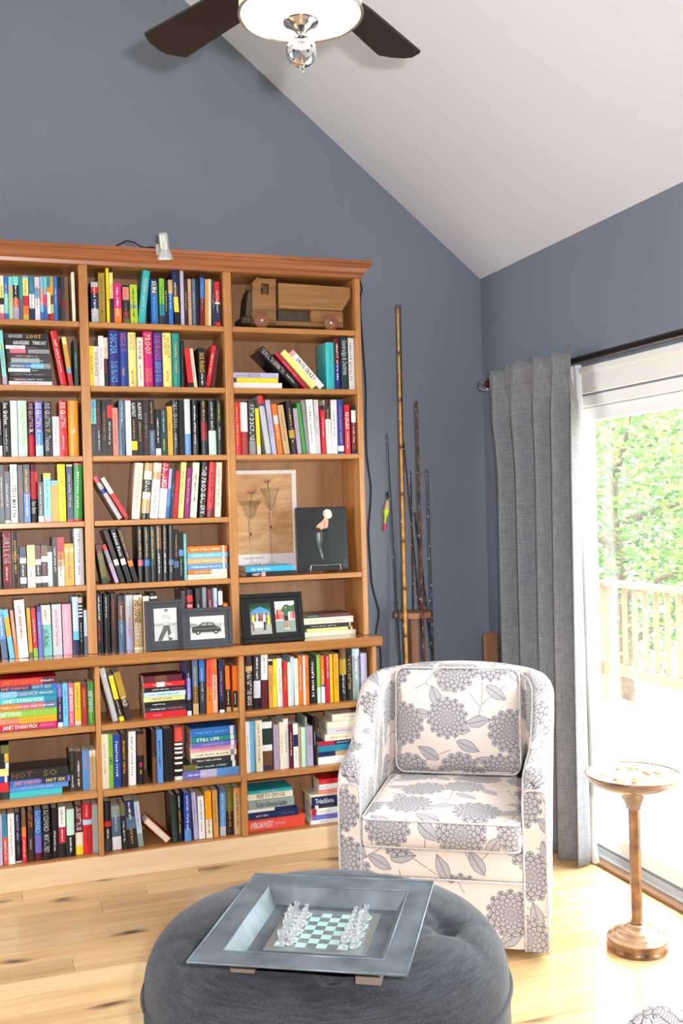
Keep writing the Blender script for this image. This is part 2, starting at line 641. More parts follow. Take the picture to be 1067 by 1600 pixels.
def layout(text, rng=None):
    """2D outline pieces of a line of text, cap height about 0.7; '#' gives a run of unreadable worn strokes"""
    vs, fs, x = [], [], 0.0
    if text == '#':
        n = rng.randint(13, 19)
        gap = rng.randint(4, 9)
        for i in range(n):
            if i in (gap, gap + 6):
                x += .4
                continue
            w = rng.uniform(.3, .5)
            b = len(vs)
            h = rng.choice((.7, .52, .52))
            vs += [(x, 0), (x + .16, 0), (x + .16, h), (x, h), (x + .16, h - .17), (x + w, h - .17), (x + w, h), (x + w - .15, 0), (x + w, 0)]
            if rng.random() < .6:
                fs += [(b, b + 1, b + 2, b + 3), (b + 1, b + 8, b + 5, b + 4)]
            else:
                fs += [(b, b + 1, b + 2, b + 3), (b + 2, b + 4, b + 5, b + 6)]
            x += w + .17
        return vs, fs, x - .17
    for ch in text:
        if ch == ' ':
            x += .32
            continue
        gv, gf, w = glyph(ch)
        b = len(vs)
        vs += [(x + p[0], p[1]) for p in gv]
        fs += [tuple(b + i for i in f) for f in gf]
        x += w + .08
    return vs, fs, max(x - .08, .1)

def flat_text(mb, text, origin, ux, uy, size, width=None, rng=None):
    """lay text into a builder: origin = left end of the base line, ux/uy = unit directions"""
    vs, fs, w = layout(text, rng)
    sx = size
    if width and w * size > width:
        sx = width / w
    b = len(mb.v)
    O, ux, uy = Vector(origin), Vector(ux), Vector(uy)
    mb.v += [tuple(O + ux * (x * sx) + uy * (y * size)) for x, y in vs]
    for f in fs:
        mb.face([b + i for i in f], smooth=False)
    return w * sx
BOOKS = """
1|1|0.0605|4.672|2.4470|0.00000|0.0169|0.1847|0.115|00|teal|#white|teal paperback cut by the photo edge, top row, left bay
1|1|0.0787|4.674|2.4470|0.00000|0.0166|0.1907|0.118|00|cream@.2 paleyellow@.5 black@.65 cream@.85 rose|#brown|thin cream and yellow paperback with black band, top row, left bay
0|1|0.0969|4.675|2.4470|0.00000|0.0164|0.1892|0.117|00|blue@.4 aqua@.85 blue|#white|thin blue paperback with aqua middle, top row, left bay
0|1|0.1155|4.677|2.4470|0.00000|0.0171|0.1891|0.117|00|aqua@.22 peach@.3 palegreen|#orange|thin pale green paperback with aqua top, top row, left bay
0|1|0.1341|4.674|2.4470|0.00000|0.0229|0.1911|0.119|00|aqua@.2 black@.5 coral@.7 lilac|#white|aqua topped paperback with black and red middle, top row, left bay
1|1|0.1590|4.677|2.4470|0.00000|0.0143|0.1911|0.119|00|teal@.5 slate|-|thin teal paperback without lettering, top row, left bay
0|1|0.1748|4.662|2.4470|0.00000|0.0224|0.1921|0.119|00|sky@.05 paleyellow@.45 crimson@.68 orange@.88 gold|#red|paperback banded pale yellow, crimson and orange, top row, left bay
0|1|0.2004|4.669|2.4470|0.00000|0.0215|0.1933|0.120|00|tealblue@.4 white@.72 navy|#grey|dark teal paperback with white label, top row, left bay
0|1|0.2242|4.677|2.4470|0.00000|0.0206|0.1927|0.120|00|pinkwhite@.25 sky@.48 white|#crimson|white paperback with sky blue band and red lettering, top row, left bay
1|1|0.2464|4.672|2.4470|0.00000|0.0138|0.1943|0.121|00|sky@.25 salmon@.6 sky@.8 blue|#white|thin sky blue paperback with salmon middle, top row, left bay
1|1|0.2615|4.676|2.4470|0.00000|0.0132|0.1951|0.121|00|aqua@.4 magenta@.66 blue|#pink|thin aqua paperback with magenta middle, top row, left bay
1|1|0.2756|4.664|2.4470|0.00000|0.0132|0.1968|0.122|00|tealblue@.25 orange@.36 cream@.84 darkred|#gold|thin cream paperback with orange head and red foot, top row, left bay
1|1|0.2894|4.670|2.4470|0.00000|0.0135|0.1964|0.122|00|gold@.42 brown@.62 palegreen@.82 red|-|thin gold and brown paperback with red foot, top row, left bay
1|1|0.3043|4.666|2.4470|0.00000|0.0146|0.1972|0.122|00|blue|#cream|thin royal blue paperback with pale lettering, top row, left bay
0|1|0.3201|4.671|2.4470|0.00000|0.0156|0.1980|0.123|00|black|#magenta|black paperback with magenta lettering, top row, left bay
1|1|0.3363|4.671|2.4470|0.00000|0.0146|0.1980|0.123|00|charcoal@.5 darkred@.7 charcoal|-|charcoal paperback with dark red smudge, top row, left bay
1|1|0.3813|4.662|2.4470|-0.00989|0.0131|0.2184|0.136|00|cream|-|tall cream booklet tilted at shelf end, top row, left bay
0|2|0.0830|4.665|2.1640|-0.06006|0.0163|0.2362|0.147|00|aqua@.25 palegreen@.35 aqua@.85 lilac|#purple|aqua paperback with purple lettering tilted beside stack, second row, left bay
0|2|0.2717|4.666|2.3653|-1.57080|0.0246|0.1813|0.120|00|black|AARON ELKINS:silver:.1:.42;LOOT:gold:.52:.85|black hardback titled LOOT topmost of the flat stack, second row, left bay
0|2|0.2752|4.677|2.3388|-1.57080|0.0256|0.1789|0.118|00|black|AARON ELKINS:white:.18:.55;TURNCOAT:white:.63:.95|black paperback titled TURNCOAT with white lettering in flat stack, second row, left bay
1|2|0.2771|4.674|2.3225|-1.57080|0.0154|0.1802|0.119|00|white@.45 black|#grey|white and black paperback lying third in flat stack, second row, left bay
0|2|0.2780|4.665|2.3034|-1.57080|0.0181|0.1783|0.118|00|black@.08 rose@.45 black@.5 grey|#lilac|black paperback with rose lettering in flat stack, second row, left bay
0|2|0.2808|4.675|2.2830|-1.57080|0.0195|0.1791|0.118|00|black@.08 maroon@.48 charcoal|#silver|black paperback with maroon half in flat stack, second row, left bay
0|2|0.2809|4.664|2.2616|-1.57080|0.0205|0.1775|0.117|00|black@.08 seagrey@.75 charcoal|#silver|grey green paperback with round badge in flat stack, second row, left bay
0|2|0.2823|4.672|2.2381|-1.57080|0.0226|0.1794|0.119|00|black@.05 slate@.4 blue@.55 sky@.85 grey|#white|slate and light blue paperback in flat stack, second row, left bay
1|2|0.2856|4.664|2.2225|-1.57080|0.0147|0.1802|0.119|00|white@.5 black|#white|white and black paperback above two dark books in flat stack, second row, left bay
0|2|0.2851|4.662|2.2021|-1.57080|0.0195|0.1754|0.116|00|black|#grey|plain black paperback with grey lettering in flat stack, second row, left bay
0|2|0.2865|4.676|2.1824|-1.57080|0.0188|0.1773|0.117|00|black@.1 maroon@.35 navy@.5 black|#white|black paperback with maroon and navy patches in flat stack, second row, left bay
0|2|0.2866|4.665|2.1640|-1.57080|0.0175|0.1806|0.119|00|pinkwhite|#rose|pinkish white paperback at bottom of flat stack, second row, left bay
0|2|0.3248|4.665|2.1640|-0.16498|0.0253|0.2424|0.158|10|red|#white|red hardback with white dotted lettering tilted against stack, second row, left bay
0|2|0.3597|4.678|2.1640|-0.12631|0.0182|0.2177|0.135|00|paleyellow@.15 gold@.62 sky@.74 red|#orange|gold paperback with sky band and red foot, tilted, second row, left bay
0|2|0.3837|4.676|2.1640|0.00000|0.0151|0.2082|0.129|00|charcoal@.2 darkteal|#aqua|dark teal paperback against the bay divider, second row, left bay
0|1|0.4636|4.667|2.4470|0.00000|0.0309|0.1800|0.112|00|silver@.12 red@.27 black@.34 navy@.66 silver@.96 aqua|#white|paperback with red band above black and white foot, top row, middle bay
0|1|0.4974|4.677|2.4470|0.00000|0.0272|0.2249|0.140|00|olivegold|#brown|tall olive gold paperback, top row, middle bay
1|1|0.5308|4.671|2.4470|0.00000|0.0122|0.2462|0.153|00|yellow|#black|very thin tall yellow paperback, top row, middle bay
0|1|0.5452|4.673|2.4470|0.00000|0.0155|0.2471|0.153|00|black@.08 paleyellow@.55 darkbrown|#black|thin black and pale yellow paperback, top row, middle bay
0|1|0.5630|4.665|2.4470|0.00000|0.0314|0.1779|0.110|00|magenta@.62 orange|#white|magenta paperback with orange foot, top row, middle bay
0|1|0.6026|4.677|2.4470|0.00000|0.0289|0.1750|0.109|00|black@.05 salmon@.38 black@.66 darkred@.85 olive|#grey|black paperback with salmon panel, top row, middle bay
0|1|0.6353|4.673|2.4470|0.00000|0.0316|0.1779|0.110|00|lime@.5 seagrey@.6 lime|#black|lime green paperback with grey band, top row, middle bay
0|1|0.6675|4.677|2.4510|0.12571|0.0316|0.2455|0.160|10|turquoise|#pink|turquoise hardback tilted with one red dot, top row, middle bay
0|1|0.7296|4.676|2.4470|0.00000|0.0294|0.2098|0.130|00|navy@.1 slate@.35 blue|SUN:white:.05:.3;#sky:.4:.9|blue paperback with big white letters at head, top row, middle bay
0|1|0.7668|4.667|2.4470|0.00000|0.0214|0.2101|0.130|00|limegreen@.55 tealblue@.8 navy|#darkteal|lime and teal paperback, top row, middle bay
1|1|0.7892|4.668|2.4470|0.00000|0.0154|0.2010|0.125|00|black|#paleyellow|thin black paperback with yellow lettering, top row, middle bay
0|1|0.8066|4.665|2.4470|0.00000|0.0194|0.2052|0.127|00|tan@.3 blue|#white|thin blue paperback with tan head, top row, middle bay
0|1|0.8339|4.664|2.4470|-0.03510|0.0209|0.2488|0.154|00|navy@.28 brown@.48 yellow@.76 black|#white|navy and yellow paperback with black foot, top row, middle bay
0|1|0.8617|4.663|2.4470|0.00000|0.0148|0.2487|0.154|00|lavender|-|tall thin lavender booklet, top row, middle bay
0|1|0.8782|4.667|2.4470|0.00000|0.0176|0.2120|0.132|00|darkbrown|#tan|thin dark brown paperback, top row, middle bay
1|1|0.8982|4.672|2.4470|0.00000|0.0142|0.2150|0.133|00|peach|#brown|thin peach paperback, top row, middle bay
1|1|0.9154|4.662|2.4470|0.00000|0.0142|0.2139|0.133|00|slate|#silver|thin slate grey paperback, top row, middle bay
0|1|0.9314|4.673|2.4470|0.00000|0.0157|0.2181|0.135|00|black|#maroon|thin black paperback with maroon lettering, top row, middle bay
0|1|0.9494|4.667|2.4474|0.01877|0.0199|0.2466|0.153|00|black@.1 blue@.48 darkred|#sky|black paperback lettered blue and red, top row, middle bay
0|1|0.9729|4.667|2.4473|0.02081|0.0157|0.2168|0.135|00|tanorange|-|thin orange tan paperback, top row, middle bay
1|1|0.9892|4.675|2.4473|0.02408|0.0132|0.2197|0.136|00|cream|#tan|thin cream paperback beside two tan ones, top row, middle bay
1|1|1.0079|4.670|2.4470|0.00000|0.0119|0.2166|0.134|00|darkslate|#silver|thin dark slate paperback, top row, middle bay
0|1|1.0207|4.667|2.4470|0.00000|0.0236|0.2079|0.129|00|red@.46 white@.5 navy@.9 red|#white|red and navy paperback at shelf end, top row, middle bay
0|2|0.4484|4.670|2.1640|0.00000|0.0194|0.1794|0.111|00|yellow|#brown|small bright yellow paperback, second row, middle bay
0|2|0.4681|4.673|2.1640|0.00000|0.0206|0.1787|0.111|00|white|DICK FRANCIS:grey:.15:.75|small white paperback with black bird mark, second row, middle bay
0|2|0.4890|4.663|2.1640|0.00000|0.0217|0.2240|0.139|00|white|#rose|taller white paperback with faint lettering, second row, middle bay
0|2|0.5114|4.678|2.1640|0.00000|0.0200|0.2200|0.136|00|cream@.43 black|#red|paperback half cream half black with red lettering, second row, middle bay
0|2|0.5343|4.662|2.1640|0.00000|0.0432|0.2504|0.163|10|indigo|DECIDER:sky:.06:.42;DICK FRANCIS:sky:.55:.92|indigo hardback titled DECIDER, second row, middle bay
0|2|0.5805|4.674|2.1640|0.00000|0.0368|0.2491|0.162|10|royal|BREAK IN:rose:.04:.36;#gold:.66:.8|royal blue hardback titled BREAK IN, second row, middle bay
0|2|0.6209|4.676|2.1640|0.00000|0.0350|0.2463|0.160|10|paleyellow|BANKER:tan:.04:.32;#olive:.7:.95|pale yellow hardback titled BANKER, second row, middle bay
0|2|0.6589|4.662|2.1640|0.00000|0.0258|0.2223|0.138|00|cream|IN THE FRAME:grey:.08:.45;#rose:.55:.85|cream paperback titled IN THE FRAME, second row, middle bay
0|2|0.6877|4.675|2.1640|0.00000|0.0428|0.2518|0.164|10|magenta|PROOF:paleyellow:.05:.4;DICK FRANCIS:gold:.66:.9|magenta hardback titled PROOF, second row, middle bay
0|2|0.7341|4.668|2.1640|0.00000|0.0383|0.2485|0.162|10|purple|DICK FRANCIS:rose:.05:.5;SECOND WIND:sky:.54:.9|purple hardback titled SECOND WIND, second row, middle bay
0|2|0.7748|4.671|2.1640|0.00000|0.0399|0.2484|0.162|10|paleyellow|LONGSHOT:red:.05:.46;#red:.7:.88|pale yellow hardback titled LONGSHOT, second row, middle bay
0|2|0.8177|4.662|2.1640|0.00000|0.0333|0.2455|0.160|10|tealgreen|#salmon|teal green hardback with faint red lettering, second row, middle bay
0|2|0.8556|4.663|2.1640|0.00000|0.0154|0.2140|0.139|10|black|-|black hardback standing behind tilted red book, second row, middle bay
0|2|0.8872|4.665|2.1640|-0.08862|0.0257|0.1786|0.111|00|red@.88 black|-|red paperback with black foot, tilted, second row, middle bay
1|2|0.9163|4.677|2.1640|-0.10344|0.0158|0.1802|0.112|00|cream|#grey|thin cream paperback, tilted, second row, middle bay
0|2|0.9364|4.665|2.1640|0.00000|0.0317|0.1822|0.113|00|black|DICK FRANCIS:gold:.12:.62;#white:.65:.95|black paperback with gold lettering, second row, middle bay
0|2|0.9687|4.674|2.1675|0.17336|0.0202|0.1972|0.122|00|red@.95 darkred|#cream|red paperback tilted towards shelf end, second row, middle bay
1|2|0.9943|4.677|2.1664|0.14663|0.0162|0.1828|0.113|00|maroon|-|dark maroon paperback behind tilted red one, second row, middle bay
0|2|1.3188|4.677|2.2132|-1.57080|0.0251|0.2183|0.144|00|lavender|#grey:.05:.3;BETTER:grey:.32:.6|lavender grey paperback topmost of three lying flat, second row, right bay
0|2|1.3136|4.668|2.1915|-1.57080|0.0209|0.1996|0.132|00|yellow|-|thin yellow paperback between two white ones lying flat, second row, right bay
0|2|1.3320|4.668|2.1640|-1.57080|0.0266|0.2343|0.155|00|white|-|white paperback undermost of three lying flat, second row, right bay
0|2|1.4010|4.670|2.1640|-0.78790|0.0339|0.2518|0.164|10|black|THE SOCIAL TRANSFORMATION:silver:.03:.62;#silver:.68:.9|large black hardback leaning over the flat white books, second row, right bay
1|2|1.4478|4.674|2.1640|-0.72636|0.0146|0.2195|0.136|00|crimson|#pink|thin crimson paperback leaning on black hardback, second row, right bay
0|2|1.4791|4.664|2.1640|-0.73468|0.0282|0.2248|0.139|00|paleyellow|-|pale yellow paperback leaning at an angle, second row, right bay
0|2|1.5196|4.674|2.1640|-0.72454|0.0299|0.2241|0.139|00|pink@.1 white|DRUG CRAZY:black:.2:.78|white paperback titled DRUG CRAZY leaning at an angle, second row, right bay
0|2|1.5573|4.675|2.1640|0.00000|0.0406|0.2267|0.148|10|turquoise|#teal|thick turquoise hardback with teal lettering, second row, right bay
0|2|1.5998|4.676|2.1640|0.00000|0.0286|0.2479|0.161|10|maroon@.5 indigo|#white|indigo and maroon hardback with white lettering, second row, right bay
0|2|1.6302|4.663|2.1640|0.00000|0.0375|0.2518|0.164|10|darkgreen|Knowledge & Decisions:silver:.06:.72|dark green hardback titled Knowledge and Decisions, second row, right bay
0|2|1.6655|4.677|2.1640|0.00000|0.0343|0.2518|0.156|00|white|#grey|white paperback against the bookcase side, second row, right bay
0|3|1.0961|4.663|1.8550|0.00000|0.0305|0.2432|0.158|10|red|#gold|red hardback with gold flourish by divider, third row, right bay
0|3|1.1276|4.667|1.8550|0.00000|0.0334|0.2434|0.158|10|white@.56 brick|-|hardback half white and half brick red, third row, right bay
0|3|1.1670|4.672|1.8550|0.00000|0.0325|0.2545|0.166|10|charcoal@.75 grey|FIFTH DISCIPLINE:white:.08:.74|charcoal hardback titled FIFTH DISCIPLINE, third row, right bay
0|3|1.2060|4.677|1.8550|-0.02671|0.0174|0.2170|0.135|00|yellow@.8 cream|-|thin yellow paperback beside charcoal hardback, third row, right bay
0|3|1.2478|4.667|1.8550|-0.12835|0.0246|0.2772|0.180|10|red@.14 charcoal@.18 silver|#lavender|silver hardback with red head, tilted, third row, right bay
0|3|1.2785|4.677|1.8550|-0.11145|0.0220|0.2567|0.159|00|lavender|#grey|pale grey paperback with black mark at foot, tilted, third row, right bay
0|3|1.3051|4.671|1.8550|-0.11488|0.0235|0.2366|0.147|00|orange@.22 silver@.4 orange|#cream|orange paperback with silver patch, tilted, third row, right bay
0|3|1.3346|4.667|1.8550|-0.12375|0.0277|0.2330|0.145|00|tan|#brown|tan paperback with brown lettering, tilted, third row, right bay
0|3|1.3686|4.667|1.8550|-0.08714|0.0294|0.2528|0.164|10|black@.55 olivegold@.7 black|#gold|black hardback with gold lettering, tilted, third row, right bay
0|3|1.4008|4.665|1.8550|-0.08668|0.0195|0.2176|0.135|00|lilac|#grey|lilac grey paperback, tilted, third row, right bay
0|3|1.4251|4.663|1.8550|-0.10493|0.0167|0.2421|0.150|00|green|-|thin green paperback, tilted, third row, right bay
0|3|1.4447|4.664|1.8550|-0.09256|0.0168|0.2557|0.159|00|grey|-|thin grey booklet, tilted, third row, right bay
0|3|1.4640|4.673|1.8550|-0.06045|0.0327|0.2601|0.161|00|white|#grey|wide white paperback, slightly tilted, third row, right bay
0|3|1.4985|4.678|1.8550|-0.03590|0.0213|0.2602|0.161|00|palegrey|#grey|pale grey paperback, slightly tilted, third row, right bay
0|3|1.5238|4.665|1.8550|-0.02528|0.0185|0.2315|0.144|00|black@.1 red|#cream|thin red paperback with black head, third row, right bay
0|3|1.5455|4.663|1.8550|-0.02254|0.0266|0.2591|0.169|10|darkbrown@.36 white|#tan|white hardback with dark brown upper label, third row, right bay
0|3|1.5760|4.678|1.8550|0.00000|0.0281|0.2608|0.162|00|white|#grey|white paperback between brown topped and blue books, third row, right bay
0|3|1.6059|4.671|1.8550|0.00000|0.0305|0.2611|0.170|10|royal@.85 white@.95 royal|#orange|royal blue hardback with orange lettering, third row, right bay
0|3|1.6404|4.668|1.8550|0.00000|0.0254|0.2358|0.146|00|red|RECKLESS:white:.15:.5;#white:.55:.9|red paperback with white lettering, third row, right bay
0|3|1.6735|4.666|1.8550|0.00000|0.0226|0.2326|0.144|00|black@.1 white@.35 black@.38 darkred@.9 black|#white|black and dark red paperback at shelf end, third row, right bay
1|3|0.0381|4.672|1.8550|0.00000|0.0215|0.2383|0.155|10|black|#white|black hardback cut by the photo edge, third row, left bay
1|3|0.0614|4.675|1.8550|0.00000|0.0110|0.2385|0.155|10|black@.8 white|#white|thin black hardback with white foot, third row, left bay
0|3|0.0772|4.669|1.8550|0.00000|0.0262|0.2407|0.157|10|black|Sue Grafton:white:.03:.42;#silver:.5:.9|black hardback with white italic lettering, third row, left bay
0|3|0.1090|4.669|1.8550|0.00000|0.0278|0.2422|0.158|10|white|-|plain white hardback, third row, left bay
0|3|0.1394|4.663|1.8550|0.00000|0.0367|0.2425|0.158|10|mint|#lime|thick pale mint hardback, third row, left bay
0|3|0.1802|4.677|1.8550|0.00000|0.0270|0.2388|0.155|10|maroon@.62 red|SUE GRAFTON:silver:.03:.46;R:white:.49:.57;#red:.6:.9|maroon hardback with large letter R, third row, left bay
0|3|0.2110|4.663|1.8550|0.00000|0.0309|0.2399|0.156|10|violet@.55 cornflower@.8 paleblue|SUE GRAFTON:white:.03:.46;S:white:.5:.57;#white:.6:.85|violet blue hardback with large letter S, third row, left bay
0|3|0.2468|4.670|1.8550|0.00000|0.0338|0.2402|0.156|10|charcoal|SUE GRAFTON:silver:.03:.46;T:gold:.49:.56;Trespass:silver:.62:.9|charcoal hardback with large letter T, third row, left bay
0|3|0.2833|4.675|1.8550|0.00000|0.0289|0.1751|0.109|00|palegrey|#tan|shorter white paperback between hardbacks, third row, left bay
0|3|0.3133|4.664|1.8550|0.00000|0.0314|0.2428|0.158|10|red|SUE GRAFTON:white:.03:.48;V:orange:.52:.59;#silver:.62:.88|red hardback with large letter V, third row, left bay
0|3|0.3497|4.674|1.8550|0.00000|0.0438|0.2452|0.160|10|amber@.97 gold|SUE GRAFTON:tan:.03:.46;W:white:.5:.59;#tan:.62:.88|amber hardback with large letter W, third row, left bay
1|4|0.0312|4.677|1.5680|0.00000|0.0207|0.2520|0.156|00|charcoal|#white|charcoal paperback cut by the photo edge, fourth row, left bay
0|4|0.0545|4.672|1.5680|0.00000|0.0193|0.2517|0.156|00|black@.7 darkgreen|#cream|black paperback with cream lettering, fourth row, left bay
0|4|0.0764|4.675|1.5680|0.00000|0.0209|0.2236|0.139|00|darkslate@.95 white|#white|shorter slate paperback with white lettering, fourth row, left bay
0|4|0.1006|4.664|1.5680|0.00000|0.0278|0.2531|0.157|00|white|STEVE MARTINI:black:.35:.9;#rose:.05:.3|white paperback with black lettering, fourth row, left bay
0|4|0.1325|4.669|1.5680|0.00000|0.0203|0.2508|0.156|00|charcoal@.5 black|#red|black paperback with red lettering, fourth row, left bay
0|4|0.1554|4.664|1.5680|0.00000|0.0250|0.2525|0.157|00|black@.5 blue|#yellow:.08:.48;#white:.52:.9|black and blue paperback with yellow lettering, fourth row, left bay
0|4|0.1814|4.676|1.5680|0.00000|0.0312|0.2522|0.164|10|maroon@.12 red@.6 black|#darkred:.15:.55;Steve Martini:white:.64:.85|red and black hardback with white script foot, fourth row, left bay
0|4|0.2145|4.667|1.5680|0.00000|0.0213|0.1756|0.109|00|darkbrown@.25 darkgreen@.85 white|#white|short dark green paperback with white foot, fourth row, left bay
0|4|0.2384|4.669|1.5680|0.00000|0.0299|0.2133|0.132|00|yellow@.1 aqua@.9 pink|#teal|aqua paperback with yellow head and pink foot, fourth row, left bay
0|4|0.2702|4.678|1.5680|0.00000|0.0285|0.1809|0.112|00|sky@.1 amber|#tan|short amber paperback with sky blue head, fourth row, left bay
0|4|0.2994|4.676|1.5680|0.00000|0.0325|0.2531|0.165|10|yellow|#gold|yellow green hardback with black diamond, fourth row, left bay
0|4|0.3373|4.678|1.5680|0.00000|0.0248|0.2507|0.156|00|cream@.03 navy@.97 red|#silver|navy paperback with red foot, fourth row, left bay
0|4|0.3641|4.669|1.5688|0.02212|0.0356|0.2556|0.166|10|rose@.03 green@.97 red|#mint|green hardback with rose head against divider, fourth row, left bay
0|3|0.4484|4.670|1.8550|0.00000|0.0232|0.2504|0.155|00|sky@.15 aqua@.43 black|#navy:.04:.4;#slate:.5:.9|paperback with aqua upper half and black lower half, third row, middle bay
0|3|0.4718|4.674|1.8550|0.00000|0.0206|0.2506|0.155|00|black|#red:.05:.5;#white:.55:.9|black paperback lettered red and white, third row, middle bay
0|3|0.4930|4.670|1.8554|0.01685|0.0221|0.2508|0.156|00|black|#orange|black paperback with orange lettering, third row, middle bay
0|3|0.5156|4.667|1.8554|0.01685|0.0227|0.2510|0.156|00|black@.1 red@.33 black|#white:.4:.8|black paperback with red panel near head, third row, middle bay
0|3|0.5421|4.668|1.8550|0.00000|0.0235|0.2146|0.133|00|salmon|#brown|short salmon paperback, third row, middle bay
0|3|0.5662|4.664|1.8556|0.02185|0.0278|0.2502|0.163|10|slate|#silver:.05:.4;#darkslate:.5:.9|slate blue hardback, third row, middle bay
0|3|0.6000|4.668|1.8550|0.00000|0.0235|0.2519|0.156|00|red@.02 white|-|white paperback with red edge, third row, middle bay
0|3|0.6252|4.678|1.8550|0.00000|0.0259|0.2521|0.156|00|black@.74 yellow@.9 black|ALAN FURST:white:.05:.3;#gold:.36:.7|black paperback with yellow orb near foot, third row, middle bay
0|3|0.6527|4.677|1.8550|0.00000|0.0248|0.2524|0.157|00|black|ALAN FURST:white:.05:.35;#gold:.4:.75|black paperback with white capitals, third row, middle bay
0|3|0.6791|4.672|1.8550|0.00000|0.0249|0.2526|0.157|00|darkbrown|#grey|dark brown paperback with grey lettering, third row, middle bay
0|3|0.7055|4.670|1.8550|0.00000|0.0237|0.2529|0.157|00|black@.55 slate|#gold:.05:.45;#silver:.6:.9|black paperback with gold lettering over slate foot, third row, middle bay
0|3|0.7321|4.667|1.8550|0.00000|0.0231|0.2094|0.130|00|black@.85 white|#white|short black paperback with white foot, third row, middle bay
0|3|0.7568|4.663|1.8550|0.00000|0.0251|0.2096|0.130|00|darkteal|#silver:.05:.5;#yellow:.65:.9|short dark teal paperback with yellow lettering, third row, middle bay
0|3|0.7861|4.666|1.8550|0.00000|0.0233|0.2229|0.138|00|gold|#brown:.35:.5|golden paperback with small oval mark, third row, middle bay
0|3|0.8104|4.675|1.8550|0.00000|0.0293|0.2539|0.165|10|black|THE SILVER SWAN:silver:.04:.5;#silver:.6:.85|black hardback titled THE SILVER SWAN, third row, middle bay
0|3|0.8413|4.676|1.8550|0.00000|0.0195|0.2541|0.158|00|black|-|plain black paperback without lettering, third row, middle bay
0|3|0.8670|4.668|1.8550|0.00000|0.0255|0.2562|0.167|10|palegrey@.62 cornflower|-|white hardback shading to blue at foot, third row, middle bay
0|3|0.9015|4.675|1.8550|0.00000|0.0270|0.2547|0.166|10|black@.7 charcoal|#white|black hardback with bold white lettering, third row, middle bay
0|3|0.9421|4.674|1.8550|0.00000|0.0292|0.2569|0.167|10|black@.4 darkred@.74 black|#gold:.04:.38;#red:.44:.7|black hardback with dark red panel and gold lettering, third row, middle bay
0|3|0.9769|4.673|1.8550|0.00000|0.0347|0.2555|0.166|10|black@.56 mint|#silver:.05:.6|black hardback with pale green foot, third row, middle bay
0|3|1.0153|4.673|1.8550|0.00000|0.0267|0.2578|0.168|10|black|#lime:.08:.4;#silver:.5:.72|black hardback with lime lettering at shelf end, third row, middle bay
0|4|0.5570|4.674|1.5680|-0.51529|0.0213|0.2201|0.143|10|rose@.15 silver@.3 royal@.4 silver|-|silver hardback with red and blue flashes leaning alone, fourth row, middle bay
0|4|0.5875|4.668|1.5680|-0.51889|0.0188|0.2125|0.132|00|cream@.38 red@.95 darkred|-|cream and red paperback leaning on silver hardback, fourth row, middle bay
0|4|0.6151|4.673|1.5715|0.09532|0.0369|0.2539|0.165|10|cream|#tan|cream hardback tilted beside empty space, fourth row, middle bay
0|4|0.6567|4.666|1.5715|0.09999|0.0345|0.2536|0.165|10|tan@.15 cream@.3 black@.52 cream@.65 tan@.9 black|SPAN:white:.32:.5|cream and tan hardback with black title panel, fourth row, middle bay
0|4|0.6954|4.670|1.5718|0.10215|0.0361|0.2533|0.165|10|cream@.16 tan@.3 white|#grey:.4:.9|white hardback with red lines on head, fourth row, middle bay
0|4|0.7351|4.674|1.5712|0.09601|0.0335|0.2537|0.165|10|crimson@.46 white|P.D. JAMES:white:.03:.44|hardback with crimson upper half and white lower half, fourth row, middle bay
1|4|0.7710|4.673|1.5692|0.08790|0.0138|0.2261|0.140|00|lavender@.4 cornflower@.75 blue|-|thin lavender blue paperback, fourth row, middle bay
1|4|0.7870|4.667|1.5690|0.07938|0.0126|0.2258|0.140|00|darkslate|#sky|thin dark slate paperback, tilted, fourth row, middle bay
0|4|0.8008|4.677|1.5700|0.09722|0.0207|0.2159|0.134|00|red|#rose|short red paperback, tilted, fourth row, middle bay
0|4|0.8244|4.672|1.5701|0.08932|0.0234|0.2550|0.158|00|paleyellow|#olive|pale yellow paperback with olive lettering, fourth row, middle bay
0|4|0.8527|4.671|1.5699|0.08814|0.0208|0.2283|0.142|00|purplemagenta|#pink|purple magenta paperback, fourth row, middle bay
0|4|0.8791|4.662|1.5705|0.08528|0.0289|0.2523|0.164|10|cream|#black|cream hardback with black lettering, fourth row, middle bay
0|4|0.9190|4.671|1.5705|0.07936|0.0318|0.2541|0.165|10|black|THE PRODIGAL SPY:white:.08:.94|black hardback titled THE PRODIGAL SPY, fourth row, middle bay
0|4|0.9551|4.666|1.5704|0.08232|0.0292|0.2542|0.165|10|red@.85 darkred|#black|red hardback with darker foot, fourth row, middle bay
0|4|0.9946|4.673|1.5697|0.05675|0.0295|0.2526|0.164|10|cream|#grey|off white hardback at shelf end, fourth row, middle bay
1|5|0.0275|4.669|1.2850|0.00000|0.0253|0.2453|0.160|10|darkgreen|#white|dark green hardback at the photo edge, fifth row, left bay
0|5|0.0583|4.675|1.2850|0.00000|0.0394|0.2441|0.159|10|darkred@.9 maroon|LAURIE R. KING:silver:.04:.55;#silver:.62:.85|dark red hardback with large pale lettering, fifth row, left bay
0|5|0.0992|4.672|1.2850|0.00000|0.0290|0.2477|0.161|10|darkbrown@.4 brown@.5 darkbrown|#gold|dark brown hardback, fifth row, left bay
0|5|0.1311|4.675|1.2850|0.00000|0.0260|0.1800|0.112|00|black@.05 navy@.28 white@.41 black@.75 white@.9 black|#white:.45:.72|black and navy paperback with two white squares, fifth row, left bay
0|5|0.1616|4.668|1.2850|0.00000|0.0327|0.1848|0.115|00|paleyellow@.5 cream|#brown:.6:.75|pale yellow paperback, fifth row, left bay
0|5|0.1962|4.672|1.2850|0.00000|0.0224|0.1837|0.114|00|black@.03 maroon@.34 white@.47 black@.75 white@.9 black|#white:.5:.72|maroon headed paperback with two white squares, fifth row, left bay
